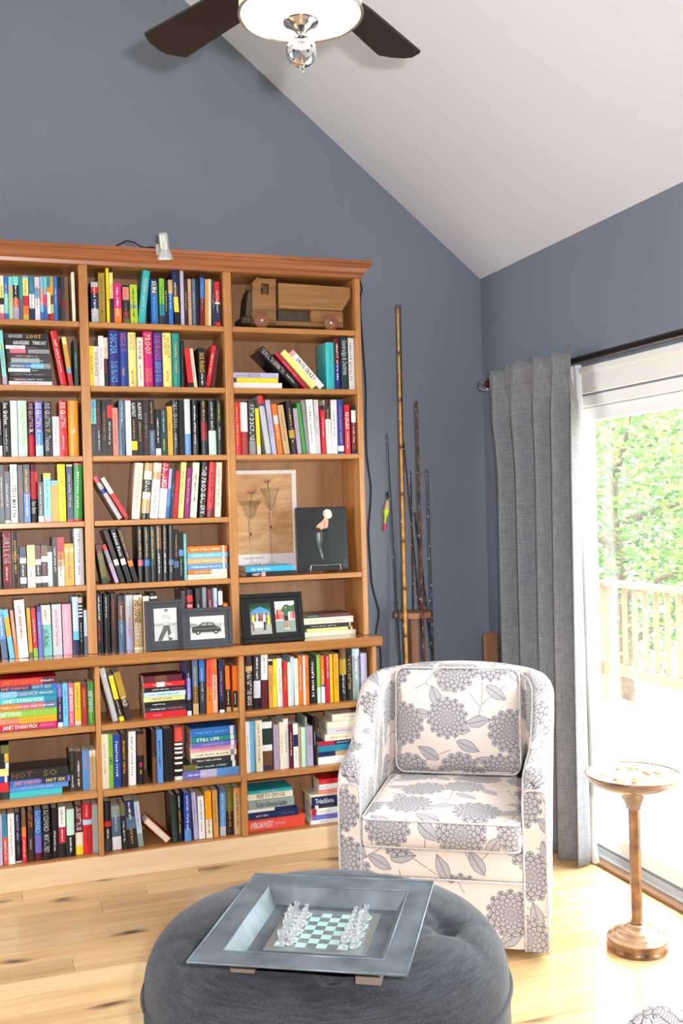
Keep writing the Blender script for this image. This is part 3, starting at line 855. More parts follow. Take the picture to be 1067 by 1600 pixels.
0|5|0.2208|4.674|1.2850|0.00000|0.0264|0.1847|0.115|00|black@.03 brown@.28 white@.41 black@.75 white@.9 black|#rose:.44:.72|brown headed paperback with two white squares, fifth row, left bay
0|5|0.2479|4.675|1.2850|0.00000|0.0191|0.1778|0.110|00|black@.15 mint|-|thin mint white paperback with black head, fifth row, left bay
0|5|0.2681|4.668|1.2850|0.00000|0.0207|0.2153|0.134|00|black|#white|taller black paperback with white lettering, fifth row, left bay
0|5|0.2899|4.675|1.2850|0.00000|0.0278|0.2145|0.133|00|red@.3 orange@.45 tan@.6 cream|#brown|red topped paperback shading to cream, fifth row, left bay
0|5|0.3196|4.676|1.2850|0.00000|0.0390|0.1849|0.115|00|amber@.1 paleyellow@.2 gold|#rose|gold paperback with pink lettering, fifth row, left bay
0|5|0.3620|4.673|1.2850|0.00000|0.0392|0.2518|0.164|10|palegrey|#grey|thick pale grey hardback against divider, fifth row, left bay
1|6|0.0120|4.683|0.9804|-0.11427|0.0221|0.2133|0.139|10|charcoal|#white|charcoal hardback cut by the photo edge, counter row, left bay
0|6|0.0473|4.682|0.9804|-0.07920|0.0240|0.2139|0.133|00|sky@.1 cornflower@.6 slate|#white:.15:.55|cornflower blue paperback, tilted, counter row, left bay
0|6|0.0790|4.675|0.9804|-0.11194|0.0202|0.2134|0.132|00|sky@.15 amber@.55 sky|#tan:.2:.5|sky blue paperback with amber middle, tilted, counter row, left bay
1|6|0.1018|4.675|0.9804|-0.08792|0.0133|0.2091|0.130|00|salmon@.6 orange|#cream|thin salmon paperback, tilted, counter row, left bay
0|6|0.1163|4.670|0.9804|-0.05789|0.0408|0.2523|0.164|10|white|#rose:.1:.6;#orange:.3:.7|thick white hardback with pastel lettering, counter row, left bay
0|6|0.1606|4.680|0.9804|-0.03947|0.0150|0.2145|0.133|00|amber@.9 olive|#brown|amber paperback with dark swirl, counter row, left bay
0|6|0.1791|4.682|0.9804|-0.03697|0.0181|0.2114|0.131|00|red@.82 limegreen|#white|red paperback with green foot, counter row, left bay
0|6|0.2002|4.675|0.9804|-0.02332|0.0159|0.2159|0.134|00|purple@.1 violet|#lavender|violet paperback, counter row, left bay
0|6|0.2184|4.678|0.9804|-0.02359|0.0392|0.2230|0.145|10|cream@.38 seafoam|John D MacDonald:black:.46:.82;#black:.1:.28|cream and sea green hardback with torn edge motif, counter row, left bay
0|6|0.2610|4.679|0.9804|-0.01142|0.0394|0.2244|0.146|10|silver|#rose|grey hardback with pinkish lettering, counter row, left bay
0|6|0.3048|4.679|0.9804|-0.01191|0.0389|0.2228|0.145|10|pink|#silver|pink hardback with pale lettering, counter row, left bay
0|6|0.3487|4.670|0.9804|-0.00735|0.0241|0.2539|0.165|10|paleblue@.6 sky@.75 navy|-|pale blue hardback shading to navy, counter row, left bay
0|6|0.3748|4.679|0.9804|-0.01277|0.0179|0.2498|0.162|10|pinkwhite@.1 black@.14 white@.17 black@.2 white@.23 black@.26 white@.29 black@.32 white@.35 black|#cream:.45:.8|black hardback with ladder of white bars, counter row, left bay
1|6|0.3945|4.676|0.9804|0.00000|0.0132|0.1923|0.119|00|paleblue@.6 slate|-|thin pale blue paperback against divider, counter row, left bay
0|5|0.4795|4.673|1.2850|-0.14708|0.0245|0.1769|0.110|00|maroon@.22 olive@.85 darkgreen|#olivegold|olive green paperback with maroon head, tilted, fifth row, middle bay
1|5|0.5361|4.669|1.2850|-0.30667|0.0166|0.1805|0.112|00|red@.14 grey@.5 lilac|#silver:.2:.55|grey paperback with red head, tilted, fifth row, middle bay
0|5|0.5602|4.672|1.2850|-0.29315|0.0191|0.2463|0.153|00|black@.56 cream@.67 black|#brick:.05:.5|black paperback with white square, brick red lettering, fifth row, middle bay
0|5|0.5901|4.674|1.2850|-0.28437|0.0205|0.2500|0.155|00|black@.56 white@.67 black|About Face:white:.06:.5|black paperback titled About Face, fifth row, middle bay
0|5|0.6189|4.672|1.2850|-0.28040|0.0205|0.2518|0.156|00|darkbrown@.6 orange@.71 black|#gold:.05:.55|dark brown paperback with orange square, fifth row, middle bay
0|5|0.6392|4.674|1.2850|0.00000|0.0240|0.2504|0.163|10|black@.6 rose@.71 black|#gold:.05:.55|black paperback with rose square, fifth row, middle bay
0|5|0.6669|4.662|1.2850|0.00000|0.0236|0.2482|0.161|10|black@.6 blue@.71 black|#gold:.05:.55|black paperback with blue square, fifth row, middle bay
0|5|0.6947|4.665|1.2850|0.00000|0.0224|0.2506|0.163|10|darkgreen@.7 black|#gold:.05:.6|dark green paperback with gold lettering, fifth row, middle bay
0|5|0.7212|4.669|1.2850|0.00000|0.0244|0.2518|0.164|10|brown@.42 black|#tan:.05:.4;#white:.5:.85|brown and black paperback with winged motif, fifth row, middle bay
0|5|0.7492|4.672|1.2853|0.01417|0.0219|0.2518|0.164|10|black|#gold:.05:.42;#white:.5:.85|black paperback with gold and white lettering, fifth row, middle bay
0|5|0.7746|4.666|1.2854|0.01930|0.0220|0.2513|0.163|10|black@.62 slate@.72 black|#silver:.75:.85|black paperback with slate square, fifth row, middle bay
0|5|0.7991|4.673|1.2855|0.02144|0.0219|0.2309|0.143|00|black@.62 slate@.75 black|#gold:.05:.6|shorter black paperback with gold lettering and slate patch, fifth row, middle bay
0|5|0.8224|4.672|1.2854|0.01819|0.0197|0.2203|0.137|00|black@.37 cornflower@.5 black|#silver:.55:.9|shorter black paperback with blue patch, fifth row, middle bay
1|5|0.8462|4.663|1.2850|0.00000|0.0106|0.2094|0.130|00|seafoam|-|thin sea green paperback next to the flat stack, fifth row, middle bay
0|5|1.0480|4.670|1.4078|-1.57080|0.0290|0.1860|0.123|00|orange@.88 white@.93 orange|#cream|orange paperback topmost of flat stack, fifth row, middle bay
0|5|1.0485|4.666|1.3826|-1.57080|0.0243|0.1861|0.123|00|sky@.88 white@.93 sky|#white|sky blue paperback second in flat stack, fifth row, middle bay
0|5|1.0450|4.663|1.3560|-1.57080|0.0257|0.1847|0.122|00|tan@.88 white@.93 tan|#cream|tan paperback third in flat stack, fifth row, middle bay
0|5|1.0470|4.664|1.3301|-1.57080|0.0250|0.1861|0.123|00|cornflower@.88 white@.93 cornflower|#white|cornflower blue paperback fourth in flat stack, fifth row, middle bay
0|5|1.0449|4.667|1.3089|-1.57080|0.0203|0.1821|0.120|00|orange@.6 cream|#white|orange and cream paperback fifth in flat stack, fifth row, middle bay
0|5|1.0443|4.665|1.2850|-1.57080|0.0230|0.1840|0.122|00|cream|#tan|cream paperback undermost of flat stack, fifth row, middle bay
0|6|0.4486|4.670|0.9804|0.00000|0.0260|0.2620|0.170|10|black|#white:.05:.45;#red:.5:.8|black hardback beside the divider with white lettering, counter row, middle bay
0|6|0.4800|4.668|0.9804|0.00000|0.0261|0.2572|0.167|10|black|#silver:.05:.4|black hardback with white tick mark, counter row, middle bay
0|6|0.5115|4.674|0.9804|0.00000|0.0275|0.2588|0.168|10|darkbrown|#brick:.1:.6|dark brown hardback with brick lettering, counter row, middle bay
0|6|0.5444|4.673|0.9804|0.00000|0.0289|0.2476|0.161|10|charcoal@.1 brown@.45 slate|#silver|grey brown hardback, counter row, middle bay
0|6|0.5768|4.677|0.9804|0.00000|0.0335|0.2490|0.162|10|silver@.5 lavender|#rose:.4:.75|silver lavender hardback with rose lettering, counter row, middle bay
0|6|0.6132|4.676|0.9804|0.00000|0.0382|0.2469|0.161|10|cream@.08 tan@.95 cream|THE JUDGE:black:.04:.5;STEVE MARTINI:white:.52:.9|tan hardback titled THE JUDGE, counter row, middle bay
1|6|0.6555|4.671|0.9804|0.00000|0.0281|0.2405|0.156|10|cream@.1 tan|-|cream headed hardback partly behind grey portrait frame, counter row, middle bay
1|6|0.6878|4.681|0.9804|0.00000|0.0328|0.2517|0.164|10|black@.06 white@.1 black|-|black hardback behind grey portrait frame, counter row, middle bay
1|6|0.8290|4.667|0.9804|0.00000|0.0208|0.2577|0.168|10|charcoal|-|charcoal hardback rising behind the car photograph, counter row, middle bay
1|6|0.8521|4.673|0.9804|0.00000|0.0309|0.2596|0.169|10|black@.1 red@.22 black@.25 red|S:white:.25:.33|red and black hardback behind the car photograph, counter row, middle bay
1|6|0.8926|4.671|0.9804|0.00000|0.0304|0.2641|0.172|10|black|#white:.28:.34|black hardback behind the car photograph, counter row, middle bay
1|6|0.9260|4.674|0.9804|0.00000|0.0198|0.2660|0.173|10|grey|-|grey hardback behind the car photograph, counter row, middle bay
1|6|0.9481|4.669|0.9804|0.00000|0.0279|0.2581|0.168|10|maroon|#silver:.2:.35|maroon hardback behind the car photograph, counter row, middle bay
1|6|0.9783|4.680|0.9804|0.00000|0.0206|0.2601|0.169|10|paleblue@.2 lavender|-|pale blue hardback behind the car photograph, counter row, middle bay
1|6|1.0013|4.673|0.9804|0.00000|0.0200|0.2589|0.168|10|black@.05 white@.3 black|-|black and white hardback behind the car photograph, counter row, middle bay
0|6|1.0229|4.668|0.9804|0.00000|0.0201|0.1879|0.117|00|orange|-|orange paperback behind the corner of car photograph, counter row, middle bay
0|4|1.3709|4.677|1.3062|-1.57080|0.0259|0.2356|0.156|00|skyblue|#white:.1:.5|bright blue paperback under the two stemmed glasses, fourth row, right bay
0|4|1.3805|4.669|1.2850|-1.57080|0.0203|0.2460|0.162|00|black@.3 pink@.38 black|VANITY:white:.12:.28|black paperback with pink square under blue book, fourth row, right bay
1|6|1.6576|4.706|1.0716|-1.57080|0.0157|0.2229|0.147|00|darkgreen@.3 maroon|#silver:.02:.25|thin green and maroon paperback topmost on counter stack, counter row, right bay
0|6|1.6703|4.702|1.0412|-1.57080|0.0295|0.2525|0.167|00|cream|#tan|cream paperback above the black one on counter stack, counter row, right bay
0|6|1.6678|4.706|1.0202|-1.57080|0.0201|0.2479|0.164|00|black@.92 tan@.96 black|#silver:.1:.7|black paperback in the counter stack, counter row, right bay
1|6|1.6687|4.712|1.0043|-1.57080|0.0150|0.2337|0.154|00|paleyellow@.9 black@.95 paleyellow|-|pale yellow paperback in the counter stack, counter row, right bay
0|6|1.6837|4.710|0.9804|-1.57080|0.0230|0.2605|0.172|00|cream|-|cream paperback undermost on counter stack, counter row, right bay
0|7|0.2676|4.628|0.8681|-1.57080|0.0306|0.2348|0.155|00|red@.75 maroon|JANET EVANOVICH:orange:.03:.68;#white:.72:.95|red hardback topmost in tall flat stack, upper base row, left bay
0|7|0.2700|4.634|0.8460|-1.57080|0.0212|0.2389|0.158|00|navy@.55 blue|JANET EVANOVICH:salmon:.03:.5;HOT SIX:lime:.58:.9|navy blue hardback with lime lettering in tall flat stack, upper base row, left bay
0|7|0.2677|4.631|0.8175|-1.57080|0.0276|0.2372|0.157|00|sky@.3 tealblue|JANET EVANOVICH:silver:.03:.66;#white:.7:.93|teal blue hardback with silver lettering in tall flat stack, upper base row, left bay
0|7|0.2678|4.627|0.7929|-1.57080|0.0237|0.2388|0.158|00|turquoise@.78 tealblue|JANET EVANOVICH:cream:.05:.75|turquoise hardback with cream lettering in tall flat stack, upper base row, left bay
0|7|0.2671|4.623|0.7652|-1.57080|0.0267|0.2380|0.157|00|orange@.35 rose@.78 slate|#cream:.03:.5;#white:.55:.95|orange and rose hardback in tall flat stack, upper base row, left bay
0|7|0.2667|4.631|0.7329|-1.57080|0.0315|0.2392|0.158|00|limegreen|JANET EVANOVICH:white:.02:.38;#tan:.43:.9|lime green hardback in tall flat stack, upper base row, left bay
0|7|0.2658|4.630|0.7039|-1.57080|0.0280|0.2392|0.158|00|orange@.35 amber|JANET EVANOVICH:pink:.02:.36;#orange:.4:.9|orange amber hardback in tall flat stack, upper base row, left bay
0|7|0.2654|4.636|0.6765|-1.57080|0.0280|0.2388|0.158|00|crimson@.7 magenta|JANET EVANOVICH:white:.06:.65;#tan:.7:.92|crimson hardback undermost in tall flat stack, upper base row, left bay
0|7|0.2700|4.636|0.6750|0.00000|0.0210|0.1846|0.115|00|violet@.3 navy@.9 white|#pink|navy violet paperback with pink lettering, upper base row, left bay
0|7|0.2926|4.631|0.6750|0.00000|0.0218|0.1882|0.117|00|sky|#tealblue|sky blue paperback, upper base row, left bay
0|7|0.3168|4.627|0.6750|0.00000|0.0219|0.1871|0.116|00|rose|JANET EVANOVICH:white:.1:.65;#white:.7:.92|rose red paperback with white capitals, upper base row, left bay
0|7|0.3423|4.635|0.6750|0.00000|0.0258|0.1862|0.116|00|yellow@.9 cream|#slate:.1:.65;#orange:.68:.9|yellow paperback with slate lettering, upper base row, left bay
0|7|0.3705|4.621|0.6750|0.00000|0.0229|0.1819|0.113|00|darkred@.1 brick|#gold:.15:.6|brick red paperback with gold lettering, upper base row, left bay
0|7|0.3971|4.623|0.6750|0.00000|0.0260|0.1852|0.115|00|green|JANET EVANOVICH:white:.2:.7;#yellow:.72:.95|green paperback with white lettering against divider, upper base row, left bay
1|8|0.0638|4.640|0.5818|-1.57080|0.0353|0.1666|0.110|00|black@.8 olive|-|black and olive paperback topmost of the edge stack, middle base row, left bay
1|8|0.0612|4.641|0.5431|-1.57080|0.0378|0.1650|0.109|00|black@.9 gold|-|black paperback with gold end in the edge stack, middle base row, left bay
1|8|0.0610|4.633|0.5179|-1.57080|0.0243|0.1658|0.110|00|black@.92 white|-|black paperback with white end in the edge stack, middle base row, left bay
1|8|0.0603|4.641|0.4843|-1.57080|0.0328|0.1658|0.110|00|paleyellow|-|pale yellow paperback in the edge stack, middle base row, left bay
1|8|0.0601|4.645|0.4557|-1.57080|0.0277|0.1666|0.110|00|royal@.9 white@.96 royal|-|royal blue paperback in the edge stack, middle base row, left bay
1|8|0.0594|4.637|0.4170|-1.57080|0.0378|0.1666|0.110|00|red|-|red paperback in the edge stack, middle base row, left bay
1|8|0.0583|4.638|0.3850|-1.57080|0.0311|0.1665|0.110|00|black@.85 darkgreen|-|black and green paperback undermost of the edge stack, middle base row, left bay
0|8|0.3082|4.635|0.4610|-1.57080|0.0411|0.2434|0.161|00|black|HOT:brown:.03:.38;SO:olive:.43:.95|black hardback with huge brown and olive letters lying flat, middle base row, left bay
0|8|0.3138|4.636|0.4362|-1.57080|0.0239|0.2501|0.165|00|blue@.5 navy@.96 violet|JANET EVANOVICH:salmon:.07:.52;HOT SIX:yellow:.6:.92|blue hardback titled HOT SIX lying flat, middle base row, left bay
0|8|0.3072|4.647|0.4106|-1.57080|0.0247|0.2450|0.162|00|cornflower|#lavender|cornflower blue hardback lying flat, middle base row, left bay
0|8|0.2798|4.637|0.3850|-1.57080|0.0247|0.2183|0.144|00|turquoise|#sky:.5:.95|turquoise paperback undermost in short flat stack, middle base row, left bay
0|8|0.3140|4.646|0.3850|0.00000|0.0241|0.1763|0.109|00|black@.8 charcoal|#olive:.05:.45;#white:.6:.9|black paperback with red dot and olive lettering, middle base row, left bay
0|8|0.3383|4.646|0.3850|0.00000|0.0283|0.1732|0.108|00|darkbrown|#white:.25:.9|dark brown paperback with tall white lettering, middle base row, left bay
0|8|0.3683|4.641|0.3850|0.00000|0.0300|0.1743|0.108|00|cornflower|#salmon:.1:.45|bright blue paperback with dark swirl, middle base row, left bay
0|8|0.3987|4.635|0.3850|0.00000|0.0267|0.1734|0.108|00|cream@.15 tan|#grey|tan paperback with grey lettering against divider, middle base row, left bay
1|9|-0.0087|4.637|0.1070|0.00000|0.0218|0.2204|0.137|00|cream|#black|cream paperback cut by the photo edge, bottom row, left bay
1|9|0.0137|4.629|0.1070|0.00000|0.0129|0.2183|0.135|00|lavender|#grey|thin lavender paperback, bottom row, left bay
0|9|0.0311|4.628|0.1070|-0.01970|0.0184|0.2190|0.136|00|tealblue@.46 coral|#navy:.04:.4;#white:.5:.95|paperback half teal half coral, bottom row, left bay
0|9|0.0502|4.626|0.1070|0.00000|0.0264|0.2173|0.135|00|white|#rose|white paperback with rose lettering, bottom row, left bay
0|9|0.0802|4.637|0.1070|-0.01528|0.0255|0.2156|0.140|10|black@.03 navy@.6 black@.97 white|#silver:.05:.55;#grey:.65:.85|navy black hardback with silver lettering, bottom row, left bay
0|9|0.1070|4.629|0.1070|0.00000|0.0171|0.2186|0.136|00|brown@.3 orange@.5 red|#white:.55:.9|brown and red paperback with white lettering, bottom row, left bay
0|9|0.1315|4.626|0.1070|0.00000|0.0235|0.2186|0.142|10|darkbrown|LAST SPY:orange:.02:.32;#silver:.55:.75|dark brown hardback with orange lettering, bottom row, left bay
0|9|0.1592|4.629|0.1070|0.00000|0.0299|0.2194|0.143|10|blue@.5 violet@.85 maroon|SANDFORD:silver:.02:.46|blue violet hardback with silver lettering, bottom row, left bay
0|9|0.1926|4.623|0.1070|0.00000|0.0325|0.2194|0.143|10|black|SANDFORD:silver:.02:.44;MORTAL PREY:silver:.5:.85|black hardback titled MORTAL PREY, bottom row, left bay
0|9|0.2298|4.631|0.1070|0.00000|0.0274|0.2176|0.142|10|black|#maroon:.05:.35;#white:.45:.85|black hardback with maroon and white lettering, bottom row, left bay
0|9|0.2608|4.628|0.1070|0.00000|0.0288|0.2204|0.143|10|white@.4 crimson@.72 black|#grey:.05:.35;#white:.45:.68|hardback banded white, crimson and black, bottom row, left bay
0|9|0.2939|4.626|0.1070|0.00000|0.0322|0.2068|0.135|10|mint@.55 black|#white:.6:.9|mint and black hardback with tiny tree motif, bottom row, left bay
0|9|0.3307|4.634|0.1070|0.00000|0.0319|0.2176|0.142|10|maroon@.55 cream@.82 yellow|LISA SCOTTOLINE:white:.03:.5|maroon hardback with yellow foot, bottom row, left bay
0|9|0.3629|4.634|0.1070|0.00000|0.0390|0.2198|0.143|10|red@.32 paleblue@.42 red|#pink:.03:.26;#darkred:.46:.82|red hardback with pale blue eye band, bottom row, left bay
0|9|0.4023|4.621|0.1070|0.00000|0.0231|0.2159|0.134|00|seagrey@.95 grey|#rose:.25:.65|grey green paperback with rose lettering at divider, bottom row, left bay
0|7|0.5044|4.630|0.6750|-0.22862|0.0246|0.2462|0.160|10|silver|-|silver white hardback leaning against divider, upper base row, middle bay
0|7|0.5342|4.625|0.6750|-0.21659|0.0197|0.2090|0.130|00|paleyellow@.06 yellow@.52 black@.9 yellow|#white:.55:.88|yellow and black paperback, tilted, upper base row, middle bay
0|7|0.5651|4.636|0.6750|-0.24463|0.0272|0.2220|0.138|00|olivegold@.55 darkbrown|GOLD:cream:.5:.72|olive gold and brown paperback, tilted, upper base row, middle bay
0|7|0.8161|4.634|0.8365|-1.57080|0.0276|0.1737|0.115|00|maroon@.3 brown@.6 maroon|-|maroon paperback topmost of flat stack, upper base row, middle bay
0|7|0.8272|4.625|0.8147|-1.57080|0.0209|0.1831|0.121|00|red@.3 white@.5 red|#cream|red and white paperback in flat stack, upper base row, middle bay
0|7|0.8280|4.625|0.7935|-1.57080|0.0203|0.1844|0.122|00|black|#rose:.65:.95;#white:.2:.6|black paperback with white and rose lettering second in flat stack, upper base row, middle bay
0|7|0.8287|4.623|0.7710|-1.57080|0.0216|0.1858|0.123|00|paleblue|#slate|pale blue paperback in flat stack, upper base row, middle bay
0|7|0.8280|4.637|0.7485|-1.57080|0.0216|0.1858|0.123|00|paleyellow|#brown|pale yellow paperback in flat stack, upper base row, middle bay
0|7|0.8274|4.626|0.7273|-1.57080|0.0203|0.1845|0.122|00|black|#white:.2:.5;#maroon:.55:.9|black paperback lettered white and maroon in flat stack, upper base row, middle bay
0|7|0.8294|4.631|0.7035|-1.57080|0.0229|0.1845|0.122|00|charcoal|#white:.15:.5;#rose:.55:.9|charcoal paperback lettered white and rose in flat stack, upper base row, middle bay
0|7|0.8314|4.629|0.6750|-1.57080|0.0276|0.1859|0.123|00|red|#pink:.2:.4|red paperback undermost of flat stack, upper base row, middle bay
0|7|0.8362|4.631|0.6750|0.00000|0.0185|0.2388|0.148|00|black@.3 violet@.7 black@.92 white|#white|black and violet paperback with white lettering, upper base row, middle bay
0|7|0.8630|4.631|0.6750|0.00000|0.0246|0.2481|0.154|00|slate@.5 brown@.8 tan|#gold|slate and brown paperback, upper base row, middle bay
0|7|0.8946|4.633|0.6750|0.00000|0.0261|0.2456|0.152|00|blue@.4 darkslate|#silver|dark blue paperback with silver lettering, upper base row, middle bay
0|7|0.9237|4.623|0.6754|0.01622|0.0255|0.2453|0.152|00|coral@.5 orange|#darkred|coral orange paperback, upper base row, middle bay
0|7|0.9535|4.633|0.6750|0.00000|0.0229|0.2459|0.153|00|orange@.3 peach|#darkred|peach orange paperback, upper base row, middle bay
0|7|0.9835|4.626|0.6750|0.00000|0.0216|0.2410|0.150|00|navy@.8 black@.95 white|#salmon|dark navy paperback with salmon lettering, upper base row, middle bay
0|7|1.0171|4.630|0.6750|-0.01508|0.0196|0.2100|0.130|00|orange@.52 black@.9 tan|#white:.55:.85|orange and black paperback with low black half, upper base row, middle bay
0|7|1.0473|4.626|0.6750|0.00000|0.0204|0.2072|0.129|00|orange@.55 black@.92 tan|#white:.6:.85|orange and black paperback at shelf end, upper base row, middle bay
0|8|0.4486|4.626|0.3850|0.00000|0.0315|0.2414|0.150|00|cream|#tan|cream paperback beside the divider, middle base row, middle bay
0|8|0.4811|4.629|0.3850|0.00000|0.0188|0.2387|0.148|00|limegreen|LIES:black:.4:.6;#darkgreen:.1:.35|bright green paperback with black lettering, middle base row, middle bay
0|8|0.5015|4.628|0.3850|0.00000|0.0304|0.2331|0.145|00|royal|#white|royal blue paperback with white lettering, middle base row, middle bay
0|8|0.5341|4.627|0.3850|0.00000|0.0286|0.2363|0.154|10|darkbrown|#gold|dark brown paperback with gold lettering, middle base row, middle bay
0|8|0.5650|4.633|0.3856|0.01620|0.0339|0.2397|0.156|10|white|#grey|white hardback with grey lettering, middle base row, middle bay
0|8|0.6057|4.630|0.3850|0.00000|0.0309|0.2360|0.154|10|black@.05 brown@.45 black|8:magenta:.56:.68;#yellow:.72:.8|black hardback with magenta figure 8, middle base row, middle bay
0|8|0.6708|4.622|0.3850|0.00000|0.0180|0.2362|0.154|10|darkbrown@.5 brown|-|narrow brown black hardback, middle base row, middle bay
0|8|0.6918|4.625|0.3850|0.00000|0.0273|0.2389|0.155|10|cornflower|#black|cornflower blue hardback with black lettering, middle base row, middle bay
0|8|0.7234|4.628|0.3850|0.00000|0.0427|0.2378|0.155|10|black|-|black hardback with pink cross, middle base row, middle bay
0|8|0.7715|4.636|0.3856|0.01596|0.0368|0.2376|0.155|10|coral@.27 black@.3 white@.34 black@.38 white@.42 black@.46 white@.5 black@.56 white@.6 black@.66 white@.7 black@.8 white@.84 black@.93 white|#rose:.04:.24|black hardback with white bars and coral head, middle base row, middle bay
0|8|1.0572|4.635|0.5693|-1.57080|0.0402|0.2080|0.137|00|blue@.87 white@.95 blue|#sky|deep blue paperback topmost in flat stack, middle base row, middle bay
0|8|1.0574|4.630|0.5464|-1.57080|0.0220|0.2080|0.137|00|tealgreen@.87 white@.95 tealgreen|STILL LIFE:white:.12:.62|green paperback titled STILL LIFE, middle base row, middle bay
0|8|1.0568|4.621|0.5249|-1.57080|0.0206|0.2080|0.137|00|violet@.87 white@.95 violet|#lavender|violet paperback in flat stack, middle base row, middle bay
0|8|1.0562|4.633|0.5020|-1.57080|0.0220|0.2107|0.139|00|pink@.87 white@.95 pink|#rose|pink paperback in flat stack, middle base row, middle bay
0|8|1.0569|4.628|0.4765|-1.57080|0.0247|0.2107|0.139|00|cream@.87 grey@.95 cream|#brown|cream paperback with picture band in flat stack, middle base row, middle bay
0|8|1.0575|4.630|0.4496|-1.57080|0.0260|0.2094|0.138|00|charcoal@.87 white@.95 charcoal|#white:.12:.65|charcoal paperback in flat stack, middle base row, middle bay
0|8|1.0609|4.632|0.4213|-1.57080|0.0273|0.2456|0.162|00|olive@.25 darkgreen@.9 white@.96 darkgreen|#silver:.2:.8|dark green paperback in flat stack, middle base row, middle bay
0|8|1.0670|4.631|0.3850|-1.57080|0.0354|0.2574|0.170|00|violet@.3 lavender@.6 cornflower|#white:.08:.4|lavender blue hardback undermost in flat stack, middle base row, middle bay
0|9|0.4543|4.629|0.1070|0.00000|0.0304|0.2199|0.143|10|black@.4 red@.5 black@.75 charcoal|#white:.55:.75|black hardback with red band at the divider, bottom row, middle bay
0|9|0.4889|4.636|0.1070|-0.01810|0.0386|0.1942|0.121|00|seagrey@.25 slate@.7 white|#silver:.2:.6|grey blue paperback with white foot, bottom row, middle bay
0|9|0.5321|4.627|0.1070|-0.03912|0.0202|0.1996|0.124|00|olive@.25 black|#white:.3:.9|black paperback with olive head, bottom row, middle bay
0|9|0.5559|4.627|0.1070|-0.05472|0.0393|0.2161|0.134|00|navy@.35 slate@.6 black|#white:.05:.4;#gold:.6:.9|navy and black paperback lettered white and gold, bottom row, middle bay
0|9|0.6017|4.635|0.1070|-0.08574|0.0231|0.2026|0.126|00|paleblue@.7 seagrey|#rose:.1:.55|pale blue paperback with rose lettering, bottom row, middle bay
0|9|0.7248|4.624|0.1070|-0.75029|0.0320|0.1479|0.096|11|brick|-|slumped hardback with brick red covers showing its page edges, bottom row, middle bay
0|9|0.7533|4.626|0.1070|-0.03021|0.0244|0.2148|0.140|10|darkgreen|-|dark green hardback beside the slumped book, bottom row, middle bay
0|9|0.7793|4.634|0.1070|-0.02061|0.0245|0.2179|0.142|10|black|#white:.05:.3;#gold:.35:.85|black hardback lettered white and gold, bottom row, middle bay
0|9|0.8080|4.622|0.1070|0.00000|0.0298|0.2175|0.142|10|royal@.75 cornflower|#white:.05:.75|blue hardback with white lettering, bottom row, middle bay
0|9|0.8526|4.634|0.1070|-0.04600|0.0194|0.2154|0.134|00|lavender|#violet|lavender paperback, bottom row, middle bay
0|9|0.8743|4.632|0.1070|-0.01673|0.0281|0.1949|0.121|00|white|#grey|white paperback with small dark picture, bottom row, middle bay
0|9|0.9067|4.628|0.1070|-0.01565|0.0289|0.2161|0.134|00|amber@.6 cream|#brown:.6:.9|amber paperback with cream lower part, bottom row, middle bay
0|9|0.9413|4.626|0.1070|-0.01557|0.0224|0.2173|0.135|00|tanorange|#brown|orange tan paperback, bottom row, middle bay
0|9|0.9710|4.633|0.1074|0.01513|0.0276|0.2196|0.136|00|slate@.1 cornflower@.8 silver|#paleblue|slate blue paperback with bright blue mark, bottom row, middle bay
0|9|1.0022|4.636|0.1070|0.00000|0.0361|0.2177|0.142|10|olive@.5 darkbrown|#olivegold|olive brown hardback, bottom row, middle bay
0|9|1.0387|4.623|0.1070|0.00000|0.0290|0.2144|0.140|10|tanorange@.15 tan|#brown|tan hardback at shelf end, bottom row, middle bay
1|7|1.0954|4.629|0.6750|0.00000|0.0133|0.2284|0.142|00|black|#white|narrow black paperback at the divider, upper base row, right bay
0|7|1.1110|4.630|0.6750|0.00000|0.0311|0.2508|0.163|10|darkbrown@.2 tan@.3 darkbrown|AGAINST THE GODS:white:.3:.92|dark brown hardback titled AGAINST THE GODS, upper base row, right bay
0|7|1.1451|4.629|0.6756|0.01928|0.0333|0.2508|0.163|10|charcoal@.48 palegrey@.8 black|#white:.05:.45|charcoal hardback with pale picture panel, upper base row, right bay
0|7|1.1793|4.626|0.6756|0.01919|0.0332|0.2487|0.162|10|white@.47 maroon|#grey:.05:.35|hardback half white half maroon, upper base row, right bay
0|7|1.2175|4.623|0.6750|0.00000|0.0195|0.2251|0.140|00|white@.03 black@.12 tanorange|#brown|tan orange paperback with black logo head, upper base row, right bay
0|7|1.2375|4.630|0.6754|0.02135|0.0180|0.2244|0.139|00|yellow|#brown:.3:.55|yellow paperback with brown lettering, upper base row, right bay
0|7|1.2608|4.634|0.6750|0.00000|0.0243|0.2252|0.140|00|white|#limegreen|white paperback with green lettering, upper base row, right bay
0|7|1.2854|4.622|0.6754|0.02095|0.0187|0.2108|0.131|00|red@.2 brick@.35 red|#gold|red paperback with gold lettering, upper base row, right bay
1|7|1.3091|4.625|0.6750|0.00000|0.0138|0.2052|0.127|00|cream|-|short cream paperback with blank spine, upper base row, right bay
0|7|1.3233|4.634|0.6753|0.01840|0.0162|0.2283|0.142|00|paleblue|-|narrow pale blue paperback, upper base row, right bay
0|7|1.3438|4.634|0.6750|0.00000|0.0191|0.2193|0.136|00|cream|#olive:.55:.65|cream paperback with small dark mark, upper base row, right bay
0|7|1.3646|4.632|0.6750|0.00000|0.0195|0.2312|0.143|00|orange|#white|orange paperback with white lettering, upper base row, right bay
1|7|1.3850|4.621|0.6750|0.00000|0.0089|0.2315|0.144|00|pinkwhite|-|very narrow pinkish paperback, upper base row, right bay
